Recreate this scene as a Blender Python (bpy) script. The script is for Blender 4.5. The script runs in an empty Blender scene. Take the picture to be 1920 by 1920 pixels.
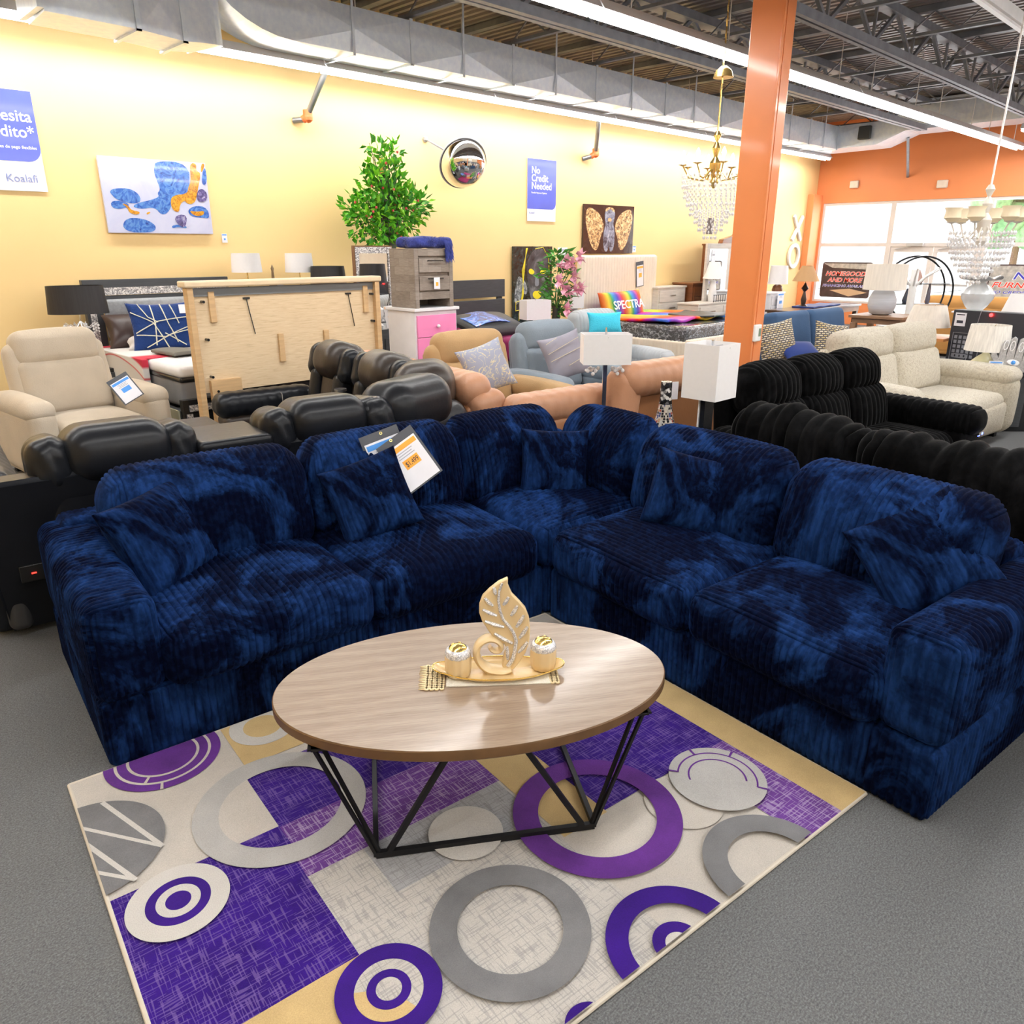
import bpy, math, random
import numpy as np
from mathutils import Vector, Matrix
random.seed(7); np.random.seed(7)
SC = bpy.context.scene
COL = SC.collection
PI = math.pi

# ---------------------------------------------------------------- camera
FPX = 1430.0; PITCH = math.atan(495/1430.0); YAW = math.radians(45.4); CAMH = 1.75
cam_d = bpy.data.cameras.new('camera'); cam = bpy.data.objects.new('camera', cam_d); COL.objects.link(cam)
cam.location = (0, 0, CAMH); cam.rotation_euler = (PI/2 - PITCH, 0, YAW - PI/2)
cam_d.sensor_width = 36; cam_d.lens = 36*FPX/1920; cam_d.clip_end = 200
SC.camera = cam

# ---------------------------------------------------------------- world, exposure, lights
w = bpy.data.worlds.new('world'); SC.world = w; w.use_nodes = True
w.node_tree.nodes['Background'].inputs[0].default_value = (0.93, 0.97, 1.0, 1)
w.node_tree.nodes['Background'].inputs[1].default_value = 3.2
SC.view_settings.view_transform = 'Standard'; SC.view_settings.look = 'None'
SC.view_settings.gamma = 1; SC.view_settings.use_curve_mapping = False
SC.view_settings.exposure = 0.22
SC.cycles.max_bounces = 8; SC.cycles.diffuse_bounces = 4; SC.cycles.glossy_bounces = 4
SC.cycles.transparent_max_bounces = 12; SC.cycles.caustics_reflective = False; SC.cycles.caustics_refractive = False
SC.cycles.sample_clamp_indirect = 6; SC.cycles.use_denoising = True

LIGHT_ROWS = [(8.42, 3.657, -2.5, 18.3), (4.72, 3.6, -2.5, 18.6), (1.2, 3.6, -2.5, 18.6), (-2.3, 3.6, -2.5, 18.6), (-5.8, 3.6, -2.5, 18.6)]
ROW_POWER = 10.0   # watts per metre of tube row
def area(name, loc, sx, sy, power, rot=(0,0,0), color=(1,1,1), parent=None):
    d = bpy.data.lights.new(name, 'AREA'); d.shape = 'RECTANGLE'; d.size = sx; d.size_y = sy
    d.energy = power; d.color = color
    o = bpy.data.objects.new(name, d); COL.objects.link(o); o.location = loc; o.rotation_euler = rot
    if parent: o.parent = parent
    return o
def sunlight():
    area('daylight', (19.6, 6.0, 1.6), 5.0, 2.6, 160, (PI/2, 0, PI/2), (0.95, 0.98, 1.0))
sunlight()

# ---------------------------------------------------------------- helpers
def lin(h):
    if isinstance(h, (tuple, list)): return tuple(h)[:3]
    h = h.lstrip('#'); r = [int(h[i:i+2], 16)/255 for i in (0, 2, 4)]
    return tuple(c/12.92 if c <= .04045 else ((c+.055)/1.055)**2.4 for c in r)
class NT:
    def __init__(s, m):
        s.t = m.node_tree; s.n = s.t.nodes; s.b = s.n['Principled BSDF']; s.tc = None
    def node(s, typ, **kw):
        n = s.n.new(typ)
        for k, v in kw.items(): setattr(n, k, v)
        return n
    def link(s, a, b): s.t.links.new(a, b)
    def coord(s, scale=(1, 1, 1), kind='Object'):
        if not s.tc: s.tc = s.node('ShaderNodeTexCoord')
        mp = s.node('ShaderNodeMapping'); s.link(s.tc.outputs[kind], mp.inputs[0]); mp.inputs['Scale'].default_value = scale
        return mp.outputs[0]
    def noise(s, scale, vec=None, detail=3, rough=.5, dist=0):
        n = s.node('ShaderNodeTexNoise'); n.inputs['Scale'].default_value = scale; n.inputs['Detail'].default_value = detail
        n.inputs['Roughness'].default_value = rough; n.inputs['Distortion'].default_value = dist
        s.link(vec if vec else s.coord(), n.inputs['Vector']); return n.outputs[0]
    def ramp(s, fac, stops, interp='LINEAR'):
        r = s.node('ShaderNodeValToRGB'); cr = r.color_ramp; cr.interpolation = interp
        while len(cr.elements) < len(stops): cr.elements.new(0.5)
        for e, (p, c) in zip(cr.elements, stops):
            e.position = p; c = lin(c) if not isinstance(c, (int, float)) else (c, c, c); e.color = (*c, 1)
        s.link(fac, r.inputs[0]); return r.outputs[0]
    def mix(s, fac, a, b, blend='MIX'):
        m = s.node('ShaderNodeMix', data_type='RGBA', blend_type=blend)
        for v, i in ((fac, 0), (a, 6), (b, 7)):
            if hasattr(v, 'is_linked'): s.link(v, m.inputs[i])
            elif i == 0: m.inputs[0].default_value = v
            else: m.inputs[i].default_value = (*lin(v), 1)
        return m.outputs[2]
    def math(s, op, a, b=None, c=None):
        m = s.node('ShaderNodeMath', operation=op)
        for v, i in ((a, 0), (b, 1), (c, 2)):
            if v is None: continue
            if hasattr(v, 'is_linked'): s.link(v, m.inputs[i])
            else: m.inputs[i].default_value = v
        return m.outputs[0]
    def bump(s, h, strength=.3, dist=.01):
        b = s.node('ShaderNodeBump'); b.inputs['Strength'].default_value = strength; b.inputs['Distance'].default_value = dist
        s.link(h, b.inputs['Height']); s.link(b.outputs[0], s.b.inputs['Normal'])
    def base(s, c): s.link(c, s.b.inputs['Base Color'])
MATS = {}
def mat(name, c, rough=.6, metal=0, spec=.5, var=0, vscale=8, bump=0, bscale=60, sheen=0, sheenr=.3, emit=0, trans=0, coat=0, ior=1.45, stretch=(1,1,1), alpha=1):
    if name in MATS: return MATS[name]
    m = bpy.data.materials.new(name); m.use_nodes = True; t = NT(m); b = t.b; c = lin(c)
    b.inputs['Base Color'].default_value = (*c, 1); b.inputs['Roughness'].default_value = rough
    b.inputs['Metallic'].default_value = metal; b.inputs['Specular IOR Level'].default_value = spec
    b.inputs['IOR'].default_value = ior
    if sheen: b.inputs['Sheen Weight'].default_value = sheen; b.inputs['Sheen Roughness'].default_value = sheenr
    if trans: b.inputs['Transmission Weight'].default_value = trans
    if coat: b.inputs['Coat Weight'].default_value = coat; b.inputs['Coat Roughness'].default_value = .08
    if emit: b.inputs['Emission Color'].default_value = (*c, 1); b.inputs['Emission Strength'].default_value = emit
    if alpha < 1: b.inputs['Alpha'].default_value = alpha
    if var or not (emit or trans):
        v = var or .04
        n = t.noise(vscale, t.coord(stretch)); t.base(t.ramp(n, [(.25, tuple(x*(1-v) for x in c)), (.75, tuple(min(1, x*(1+v)) for x in c))]))
    if bump:
        n = t.noise(bscale, t.coord(stretch), 4); t.bump(n, bump)
    MATS[name] = m; return m

class M:
    """mesh collector; m = material slot index"""
    def __init__(s): s.v = []; s.f = []; s.mi = []; s.X = Matrix()
    def add(s, vs, fs, m=0, X=None):
        o = len(s.v); T = s.X @ X if X is not None else s.X
        s.v += [tuple(T @ Vector(p)) for p in vs]; s.f += [tuple(i+o for i in f) for f in fs]; s.mi += [m]*len(fs); return s
    def box(s, c, d, rz=0, m=0, rx=0, ry=0, taper=1):
        x, y, z = (a/2 for a in d); t = taper
        vs = [(-x,-y,-z),(x,-y,-z),(x,y,-z),(-x,y,-z),(-x*t,-y*t,z),(x*t,-y*t,z),(x*t,y*t,z),(-x*t,y*t,z)]
        X = Matrix.Translation(c) @ Matrix.Rotation(rz,4,'Z') @ Matrix.Rotation(ry,4,'Y') @ Matrix.Rotation(rx,4,'X')
        return s.add(vs, [(0,3,2,1),(4,5,6,7),(0,1,5,4),(1,2,6,5),(2,3,7,6),(3,0,4,7)], m, X)
    def bb(s, x0, x1, y0, y1, z0, z1, m=0): return s.box(((x0+x1)/2,(y0+y1)/2,(z0+z1)/2), (abs(x1-x0),abs(y1-y0),abs(z1-z0)), m=m)
    def bar(s, a, b, w, h=None, m=0, up=(0,0,1)):
        a, b = Vector(a), Vector(b); d = (b-a); L = d.length
        if L < 1e-6: return s
        d.normalize(); u = Vector(up)
        if abs(d.dot(u)) > .98: u = Vector((0,1,0))
        r = d.cross(u).normalized(); u = r.cross(d); h = h or w
        vs = [tuple(p + r*sx*w/2 + u*sz*h/2) for p in (a, b) for sx, sz in ((-1,-1),(1,-1),(1,1),(-1,1))]
        return s.add(vs, [(0,1,2,3),(7,6,5,4),(0,4,5,1),(1,5,6,2),(2,6,7,3),(3,7,4,0)], m)
    def cyl(s, a, b, r0, r1=None, n=16, m=0, cap=True):
        r1 = r0 if r1 is None else r1; a, b = Vector(a), Vector(b); d = (b-a).normalized()
        u = Vector((0,0,1)) if abs(d.z) < .9 else Vector((1,0,0)); x = d.cross(u).normalized(); y = d.cross(x)
        vs = []
        for p, r in ((a, r0), (b, r1)):
            for k in range(n):
                t = 2*PI*k/n; vs.append(tuple(p + x*math.cos(t)*r + y*math.sin(t)*r))
        fs = [(k, (k+1)%n, n+(k+1)%n, n+k) for k in range(n)]
        if cap: fs += [tuple(range(n))[::-1], tuple(range(n, 2*n))]
        return s.add(vs, fs, m)
    def tube(s, pts, r, n=8, m=0, closed=False):
        P = [Vector(p) for p in pts]; N = len(P); vs = []; prev = None
        for i, p in enumerate(P):
            a = P[(i-1) % N] if (closed or i) else p; b = P[(i+1) % N] if (closed or i < N-1) else p
            d = (b-a).normalized()
            if prev is None:
                u = Vector((0,0,1)) if abs(d.z) < .9 else Vector((1,0,0)); x = d.cross(u).normalized()
            else: x = (prev - d*prev.dot(d)).normalized()
            prev = x; y = d.cross(x); rr = r[i] if isinstance(r, (list, tuple)) else r
            for k in range(n):
                t = 2*PI*k/n; vs.append(tuple(p + x*math.cos(t)*rr + y*math.sin(t)*rr))
        fs = []
        for i in range(N if closed else N-1):
            j = (i+1) % N
            fs += [(i*n+k, i*n+(k+1)%n, j*n+(k+1)%n, j*n+k) for k in range(n)]
        if not closed: fs += [tuple(range(n))[::-1], tuple(range((N-1)*n, N*n))]
        return s.add(vs, fs, m)
    def lathe(s, prof, c=(0,0,0), n=28, m=0, sx=1, sy=1, X=None):
        vs = []; fs = []
        for r, z in prof:
            for k in range(n):
                t = 2*PI*k/n; vs.append((c[0]+r*math.cos(t)*sx, c[1]+r*math.sin(t)*sy, c[2]+z))
        for i in range(len(prof)-1):
            fs += [(i*n+k, i*n+(k+1)%n, (i+1)*n+(k+1)%n, (i+1)*n+k) for k in range(n)]
        if prof[0] == prof[-1]: return s.add(vs, fs, m, X)
        if prof[0][0] > 1e-4: fs.append(tuple(range(n))[::-1])
        if prof[-1][0] > 1e-4: fs.append(tuple(range((len(prof)-1)*n, len(prof)*n)))
        return s.add(vs, fs, m, X)
    def shell(s, prof, c=(0,0,0), n=32, m=0, sx=1, sy=1, th=.004):
        """open lampshade style wall with thickness"""
        p = prof + [(max(r-th, .001), z) for r, z in prof[::-1]]
        vs = []; fs = []
        for r, z in p:
            for k in range(n):
                t = 2*PI*k/n; vs.append((c[0]+r*math.cos(t)*sx, c[1]+r*math.sin(t)*sy, c[2]+z))
        L = len(p)
        for i in range(L):
            j = (i+1) % L
            fs += [(i*n+k, i*n+(k+1)%n, j*n+(k+1)%n, j*n+k) for k in range(n)]
        return s.add(vs, fs, m)
    def prism(s, poly, t, X=None, m=0, z0=0):
        """poly in local XY, extruded z0..z0+t"""
        n = len(poly)
        vs = [(x, y, z0) for x, y in poly] + [(x, y, z0+t) for x, y in poly]
        fs = [tuple(range(n))[::-1], tuple(range(n, 2*n))] + [(k, (k+1)%n, n+(k+1)%n, n+k) for k in range(n)]
        return s.add(vs, fs, m, X)
    def sph(s, c, r, n=12, m=0, sz=1):
        h = n//2
        return s.lathe([(max(r*math.sin(PI*i/h), 1e-5), -r*math.cos(PI*i/h)*sz) for i in range(h+1)], c, n, m)
    def np(s, V, F, m=0, X=None):
        T = s.X @ X if X is not None else s.X
        A = np.array(T)[:3, :3]; b = np.array(T)[:3, 3]; V = V @ A.T + b
        o = len(s.v); s.v += [tuple(p) for p in V.tolist()]; s.f += [tuple(i+o for i in f) for f in F.tolist()]; s.mi += [m]*len(F); return s

def setp(o, label=None, cat=None, group=None, kind=None):
    if label: o['label'] = label
    if cat: o['category'] = cat
    if group: o['group'] = group
    if kind: o['kind'] = kind
    return o
def build(name, mb, mats, parent=None, smooth=True, bevel=0, loc=None, rot=None, angle=40, seg=2, **tags):
    me = bpy.data.meshes.new(name); me.from_pydata(mb.v, [], mb.f)
    if not isinstance(mats, (list, tuple)): mats = [mats]
    for k in mats: me.materials.append(k)
    me.polygons.foreach_set('material_index', mb.mi)
    me.polygons.foreach_set('use_smooth', [bool(smooth)]*len(mb.f)); me.update()
    if smooth:
        try: me.set_sharp_from_angle(angle=math.radians(angle))
        except Exception: pass
    o = bpy.data.objects.new(name, me); COL.objects.link(o)
    if parent: o.parent = parent
    if loc is not None: o.location = loc
    if rot is not None: o.rotation_euler = rot if isinstance(rot, (tuple, list)) else (0, 0, rot)
    if bevel:
        bm = o.modifiers.new('bevel', 'BEVEL'); bm.width = bevel; bm.segments = seg; bm.limit_method = 'ANGLE'; bm.angle_limit = math.radians(35)
        bm.harden_normals = False
    setp(o, **tags); return o
def thing(name, label, cat, loc=(0,0,0), rz=0, group=None):
    o = bpy.data.objects.new(name, None); COL.objects.link(o); o.empty_display_size = .1
    o.location = loc; o.rotation_euler = rz if isinstance(rz, (tuple, list)) else (0, 0, rz)
    return setp(o, label, cat, group)
def kids(o): return [c for c in bpy.data.objects if c.parent == o]
def dup(o, loc=None, rz=None, label=None, group=None, parent=None):
    c = o.copy(); COL.objects.link(c)
    if parent: c.parent = parent
    for k in kids(o): dup(k, parent=c)
    if loc is not None: c.location = loc
    if rz is not None: c.rotation_euler = rz if isinstance(rz, (tuple, list)) else (0, 0, rz)
    if label: c['label'] = label
    if group: c['group'] = group
    return c

# picture ray helpers: real-world points measured from the photograph
_F = Vector((math.cos(YAW)*math.cos(PITCH), math.sin(YAW)*math.cos(PITCH), -math.sin(PITCH)))
_R = Vector((math.sin(YAW), -math.cos(YAW), 0)); _U = _R.cross(_F)
def ray(x, y): return _F + _R*((x-960)/FPX) - _U*((y-960)/FPX)
def pz(x, y, z): d = ray(x, y); t = (z-CAMH)/d.z; return (d.x*t, d.y*t, z)
def pY(x, y, Y): d = ray(x, y); t = Y/d.y; return (d.x*t, Y, CAMH+d.z*t)
def pX(x, y, X): d = ray(x, y); t = X/d.x; return (X, d.y*t, CAMH+d.z*t)
def at(x, y, D):
    d = ray(x, y); t = D/(d.x*math.cos(YAW)+d.y*math.sin(YAW)); return (d.x*t, d.y*t, CAMH+d.z*t)
TH = math.radians(-7); CT, ST = math.cos(TH), math.sin(TH)
def fl(u, v, z=0): return (u*CT-v*ST, u*ST+v*CT, z)      # sofa / rug frame to room

# soft shapes -----------------------------------------------------------
def _axis(h, r, step, dense):
    a = max(3, int(math.ceil(r*.785/(step if dense else max(step, .02)))) + 1)
    if not dense: a = 4
    e = [h-r+r*math.tan(PI/4*i/a) for i in range(1, a+1)]
    mid = list(np.linspace(-(h-r), h-r, max(2, int(math.ceil(2*(h-r)/step))+1)))
    return np.array([-x for x in e[::-1]] + mid + e)
def cushion(w, d, h, r=.06, ribs=None, pitch=.026, amp=.006, puff=(0,0,0), deform=None, step=.06, dense=(0,0,0), wob=0, axis_r=None):
    """rounded soft box centred on the origin; ribs(P,N)->rib coordinate"""
    r = min(r, w/2*.98, d/2*.98, h/2*.98); H = np.array([w/2, d/2, h/2])
    ax = [_axis(H[i], r, pitch/7 if dense[i] else step, dense[i]) for i in range(3)]
    Ps = []; Fs = []; o = 0
    for a in range(3):
        b, c = [(1,2),(2,0),(0,1)][a]
        for sgn in (-1, 1):
            B, Cc = np.meshgrid(ax[b], ax[c], indexing='ij')
            P = np.zeros(B.shape+(3,)); P[..., a] = sgn*H[a]; P[..., b] = B; P[..., c] = Cc
            nb, nc = B.shape; idx = np.arange(nb*nc).reshape(nb, nc)+o
            q = np.stack([idx[:-1,:-1], idx[1:,:-1], idx[1:,1:], idx[:-1,1:]], -1).reshape(-1, 4)
            if sgn < 0: q = q[:, ::-1]
            Ps.append(P.reshape(-1, 3)); Fs.append(q); o += nb*nc
    P0 = np.concatenate(Ps); F = np.concatenate(Fs)
    _, inv, first = (lambda u: (u[0], u[2], u[1]))(np.unique(np.round(P0, 5), axis=0, return_index=True, return_inverse=True))
    inv = inv.reshape(-1); P0 = P0[first]; F = inv[F]
    Cl = np.clip(P0, -(H-r), H-r); D = P0-Cl; L = np.linalg.norm(D, axis=1, keepdims=True); L[L == 0] = 1; N = D/L
    P = Cl + N*r
    q = np.clip(P/H, -1, 1)
    for a in range(3):
        if puff[a]:
            b, c = [i for i in range(3) if i != a]
            P[:, a] += np.sign(P[:, a])*np.abs(N[:, a])*puff[a]*(1-q[:, b]**2)*(1-q[:, c]**2)
    if ribs is not None:
        s = ribs(P0, N)
        if wob: s = s + wob*np.sin(P0[:, 0]*9+P0[:, 1]*7+P0[:, 2]*11)
        P = P - N*(amp*(1-np.abs(np.sin(PI*s/pitch))**.6))[:, None]
    if deform: P = deform(P)
    return P, F
ribx = lambda P, N: P[:, 0]
riby = lambda P, N: P[:, 1]
def ribmix(P, N): return np.where(np.abs(N[:, 1]) > .75, P[:, 0], P[:, 1])
def ribmix2(P, N): return np.where(np.abs(N[:, 2]) > .75, P[:, 1], P[:, 0])
def soft(w, d, h, r=.05, c=(0,0,0), rot=(0,0,0), mb=None, m=0, **k):
    P, F = cushion(w, d, h, r, **k); mb = mb or M()
    X = Matrix.Translation(c) @ Matrix.Rotation(rot[2],4,'Z') @ Matrix.Rotation(rot[1],4,'Y') @ Matrix.Rotation(rot[0],4,'X')
    return mb.np(P, F, m, X)
def pillow(w, h, t, pitch=0, amp=.004, n=26, ear=.1, mb=None, m=0, X=None, crump=0):
    """throw pillow in local XZ, thickness along Y"""
    nx = int(w/pitch*7) if pitch else n
    V = []; F = []; o = 0
    x, z = np.meshgrid(np.linspace(-1, 1, nx), np.linspace(-1, 1, n), indexing='ij')
    prof = ((1-np.abs(x)**2.6)*(1-np.abs(z)**2.6)).clip(0)**.5
    X_ = x*(1-ear*(1-z**2))*w/2; Z_ = z*(1-ear*(1-x**2))*h/2
    rib = amp*(1-np.abs(np.sin(PI*X_/pitch))**.75) if pitch else 0
    cr = crump*(np.sin(7*x+3*z)*np.cos(5*z-2*x)) if crump else 0
    vs = []
    for sg in (-1, 1):
        Y_ = sg*(t/2*prof + .006 - rib*(prof > .02) + cr*prof)
        P = np.stack([X_, Y_, Z_], -1).reshape(-1, 3); idx = np.arange(nx*n).reshape(nx, n)+o
        q = np.stack([idx[:-1,:-1], idx[1:,:-1], idx[1:,1:], idx[:-1,1:]], -1).reshape(-1, 4)
        if sg > 0: q = q[:, ::-1]
        V.append(P); F.append(q); o += nx*n
    V = np.concatenate(V); F = np.concatenate(F)
    _, first, inv = np.unique(np.round(V, 5), axis=0, return_index=True, return_inverse=True)
    # close the rim
    idx = np.arange(nx*n).reshape(nx, n); rim = np.concatenate([idx[:, 0], idx[-1, 1:], idx[::-1, -1][1:], idx[0, ::-1][1:-1]])
    rf = np.array([[rim[i], rim[(i+1) % len(rim)], rim[(i+1) % len(rim)]+nx*n, rim[i]+nx*n] for i in range(len(rim))])
    mb = mb or M(); return mb.np(V, np.concatenate([F, rf[:, ::-1]]), m, X)

_fc = {}
def text_mesh(body, size, depth=.001, align='LEFT', shear=0, bold=0):
    cu = bpy.data.curves.new('t', 'FONT'); cu.body = body; cu.size = size; cu.align_x = align; cu.shear = shear; cu.offset = bold*size
    cu.extrude = depth; cu.resolution_u = 3; cu.space_line = 1.0
    o = bpy.data.objects.new('t', cu); COL.objects.link(o)
    bpy.context.view_layer.update()
    me = bpy.data.meshes.new_from_object(o.evaluated_get(bpy.context.evaluated_depsgraph_get()))
    vs = [tuple(v.co) for v in me.vertices]; fs = [tuple(p.vertices) for p in me.polygons]
    bpy.data.objects.remove(o); bpy.data.curves.remove(cu); bpy.data.meshes.remove(me)
    return vs, fs
def letters(mb, body, size, X, m=0, width=None, **k):
    vs, fs = text_mesh(body, size, **k)
    if width:
        xs = [v[0] for v in vs]; L = max(xs)-min(xs); s = width/L; vs = [(v[0]*s, v[1], v[2]) for v in vs]
    return mb.add(vs, fs, m, X)
def face_frame(o, x, z):
    """matrix whose local XY maps to world directions x (right), z (up), origin o"""
    x = Vector(x).normalized(); z = Vector(z); z = (z - x*z.dot(x)).normalized(); n = x.cross(z)
    return Matrix(((x.x, z.x, n.x, o[0]), (x.y, z.y, n.y, o[1]), (x.z, z.z, n.z, o[2]), (0,0,0,1)))
FRONT = Matrix(((1,0,0,0),(0,0,-1,0),(0,1,0,0),(0,0,0,1)))    # local XY drawing -> XZ plane facing -Y
# ================================================================ STRUCTURE
XF, YW, XL, YR, ZC = 19.2, 9.0, -3.0, -8.0, 4.52
m_yel = mat('yellow_paint', (.88,.64,.30), .55, var=.02, vscale=1.5, bump=.05, bscale=300)
m_org = mat('orange_paint', (.80,.27,.10), .5, var=.03, vscale=2)
m_orgp = mat('orange_gloss_paint', (.72,.23,.075), .32, var=.04, vscale=3, coat=.3)
m_wall = mat('cream_paint', (.75,.66,.5), .6)
m_white = mat('white_paint', (.85,.85,.85), .4)
m_frame = mat('window_frame_white', (.72,.66,.63), .4)
m_black = mat('black_metal', (.02,.02,.022), .4, metal=.6)
m_steel = mat('grey_joist_steel', (.24,.26,.30), .5, metal=.3, var=.2)
m_galv = bpy.data.materials.new('galvanised_sheet'); m_galv.use_nodes = True
_t = NT(m_galv); _n = _t.noise(14, _t.coord((1,1,1)), 4, .6)
_t.base(_t.ramp(_n, [(.3, (.70,.79,.93)), (.7, (.84,.92,1.0))])); _t.b.inputs['Metallic'].default_value = .25; _t.b.inputs['Roughness'].default_value = .3
m_glass = bpy.data.materials.new('window_glass'); m_glass.use_nodes = True
_t = NT(m_glass); _gl = _t.node('ShaderNodeBsdfGlossy'); _gl.inputs['Roughness'].default_value = .02
_tr = _t.node('ShaderNodeBsdfTransparent'); _mx = _t.node('ShaderNodeMixShader'); _mx.inputs[0].default_value = .06
_t.link(_tr.outputs[0], _mx.inputs[1]); _t.link(_gl.outputs[0], _mx.inputs[2]); _t.link(_mx.outputs[0], _t.n['Material Output'].inputs[0])
m_tube = mat('lit_tube', (1,.985,.96), emit=20)
# carpet
m_carpet = bpy.data.materials.new('grey_loop_carpet'); m_carpet.use_nodes = True; _t = NT(m_carpet)
_n1 = _t.noise(190, _t.coord((1,1,1)), 2, .7); _n2 = _t.noise(1.2, _t.coord(), 3); _n3 = _t.noise(70, _t.coord((1,3.2,1)), 2)
_c = _t.ramp(_n1, [(.36, (.033,.036,.040)), (.5, (.107,.115,.122)), (.66, (.245,.26,.275))])
_c = _t.mix(.45, _c, _t.ramp(_n3, [(.35, (.07,.072,.075)), (.65, (.19,.193,.195))]))
_c = _t.mix(.35, _c, _t.ramp(_n2, [(.3, (.085,.085,.085)), (.7, (.135,.135,.13))]))
_t.base(_c); _t.b.inputs['Roughness'].default_value = .95; _t.bump(_n1, .5, .004)

def struct(name, mb, m, **k):
    o = build(name, mb, m, smooth=False, **k); o['kind'] = 'structure'; return o
struct('floor', M().bb(XL-.2, XF+.2, YR-.2, YW+.2, -.12, 0), m_carpet)
struct('wall_back', M().bb(XL, XF+.15, YW, YW+.15, 0, ZC+.1), m_yel)
struct('wall_left', M().bb(XL-.15, XL, YR, YW+.15, 0, ZC+.1), m_yel)
struct('wall_rear', M().bb(XL-.15, XF+.15, YR-.15, YR, 0, ZC+.1), m_wall)
WZ0, WZ1 = .50, 2.76
WY = [8.80, 7.16, 5.20, 3.30]    # mullion lines of the shop front
fw = M(); fw.bb(XF, XF+.2, YR, YW, WZ1, ZC+.1); fw.bb(XF, XF+.2, WY[0], YW, 0, WZ1); fw.bb(XF, XF+.2, WY[1], WY[0], 0, WZ0)
fw.bb(XF, XF+.2, WY[3], WY[2], 0, WZ0); fw.bb(XF, XF+.2, YR, WY[3], 0, WZ1)
struct('wall_front', fw, m_org)
struct('trim_1', M().bb(XF-.45, XF-.002, YW-.16, YW-.002, 0, 2.95), m_org, bevel=.01)
struct('baseboard_back', M().bb(XL, XF-.46, YW-.02, YW-.002, 0, .1), mat('dark_vinyl_base', (.03,.03,.03), .5))
# corrugated roof deck, ribs running towards the yellow wall
dk = M(); vs = []; fs = []; x = XL-.1; k = 0; P = .14
prof = []
while x < XF+.3:
    prof += [(x, 0), (x+.06, 0), (x+.08, .045), (x+.135, .045)]; x += P
for px_, pz_ in prof: vs += [(px_, YR-.1, ZC+pz_), (px_, YW+.1, ZC+pz_)]
fs = [(2*i, 2*i+1, 2*i+3, 2*i+2) for i in range(len(prof)-1)]
dk.add(vs, fs); dk.bb(XL-.1, XF+.3, YR-.1, YW+.1, ZC+.06, ZC+.12)
m_deck = mat('roof_deck_steel', (.30,.275,.28), .4, metal=.1, var=.25, vscale=3, stretch=(1,.2,1))
struct('ceiling', dk, m_deck)
# shop front windows
def window(name, y0, y1, door=False):
    f = M(); t = .055
    x0, x1 = XF+.02, XF+.14
    f.bb(x0, x1, y0-t, y0, WZ0 if not door else 0, WZ1); f.bb(x0, x1, y1, y1+t, WZ0 if not door else 0, WZ1)
    f.bb(x0, x1, y0, y1, WZ1-.06, WZ1); f.bb(x0, x1, y0, y1, 1.78, 1.86)
    if not door: f.bb(x0-.03, x1, y0, y1, WZ0, WZ0+.05)
    o = struct(name, f, m_frame)
    g = M().bb(XF+.07, XF+.08, y0, y1, 1.86, WZ1-.06)
    if not door: g.bb(XF+.07, XF+.08, y0, y1, WZ0+.05, 1.78)
    build('window_pane', g, m_glass, o, smooth=False); return o
window('window_1', WY[1]+.055, WY[0]-.055); window('window_2', WY[3]+.055, WY[2]-.055)
o = window('door_1', WY[2]+.055, WY[1]-.055, True)
ym = (WY[1]+WY[2])/2
for a, b in ((WY[2]+.06, ym-.005), (ym+.005, WY[1]-.06)):
    f = M(); x0, x1 = XF+.04, XF+.09
    f.bb(x0, x1, a, a+.09, .02, 1.78); f.bb(x0, x1, b-.09, b, .02, 1.78); f.bb(x0, x1, a+.09, b-.09, 1.66, 1.78); f.bb(x0, x1, a+.09, b-.09, .02, .25)
    d = build('door_leaf', f, m_frame, o, smooth=False)
    build('door_pane', M().bb(XF+.06, XF+.065, a+.09, b-.09, .25, 1.66), m_glass, d, smooth=False)
    build('door_closer', M().bb(XF-.06, XF+.02, (a+b)/2-.25, (a+b)/2+.1, 1.79, 1.86).bar((XF-.03, (a+b)/2, 1.79), (XF+.02, (a+b)/2+.35, 1.72), .02), mat('closer_grey', (.5,.48,.47), .4), o, smooth=False)
    build('push_bar', M().bb(XF-.03, XF, a+.1, b-.1, .95, 1.0), mat('closer_grey', (.5,.48,.47), .4), o, smooth=False)

# outside: pavement, a pale building and trees across the lot
struct('pavement', M().bb(XF+.2, 45, -22, 24, -.15, -.02), mat('outside_concrete', (.6,.6,.58), .8))
bl = thing('building', 'pale plain building seen through the left shop window', 'building', (40, 17, 0))
build('wall', M().bb(-4, 4, -6, 6, 0, 5), mat('outside_wall', (.72,.72,.74), .8), bl, smooth=False)
build('window', M().bb(-4.03, -3.99, -1, .2, 2.2, 3.2), mat('outside_window', (.3,.45,.5), .3), bl, smooth=False)
def tree_out(n, x, y, h, seed):
    rng = random.Random(seed); t = thing('tree', n, 'tree', (x, y, -.02), 0, 'trees outside the shop window')
    build('trunk', M().cyl((0,0,0), (0,0,h*.5), .14, .09, 8), mat('bark', (.2,.13,.08), .9), t)
    c = M()
    for i in range(16):
        P_, F_ = cushion(1.3, 1.3, 1.1, .5, step=.3); c.np(P_*rng.uniform(.7, 1.15), F_, 0, Matrix.Translation((rng.uniform(-1.2,1.2), rng.uniform(-1.2,1.2), h*rng.uniform(.4,.95))))
    build('crown', c, mat('outside_leaves', (.22,.42,.20), .7, var=.5, vscale=6, bump=.6, bscale=9), t)
tree_out('leafy green tree outside, behind the hanging chandelier', 31, 7.4, 5.2, 1)
tree_out('leafy green tree outside, at the right edge of the shop window', 29, 3.2, 5.0, 2)
tree_out('leafy green tree outside, behind the right window poster', 37, 6.2, 4.6, 3)
area('sky_glow_outside', (30, 5, 9), 16, 16, 2600, (0, math.radians(25), 0), (.97,.99,1))

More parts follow.
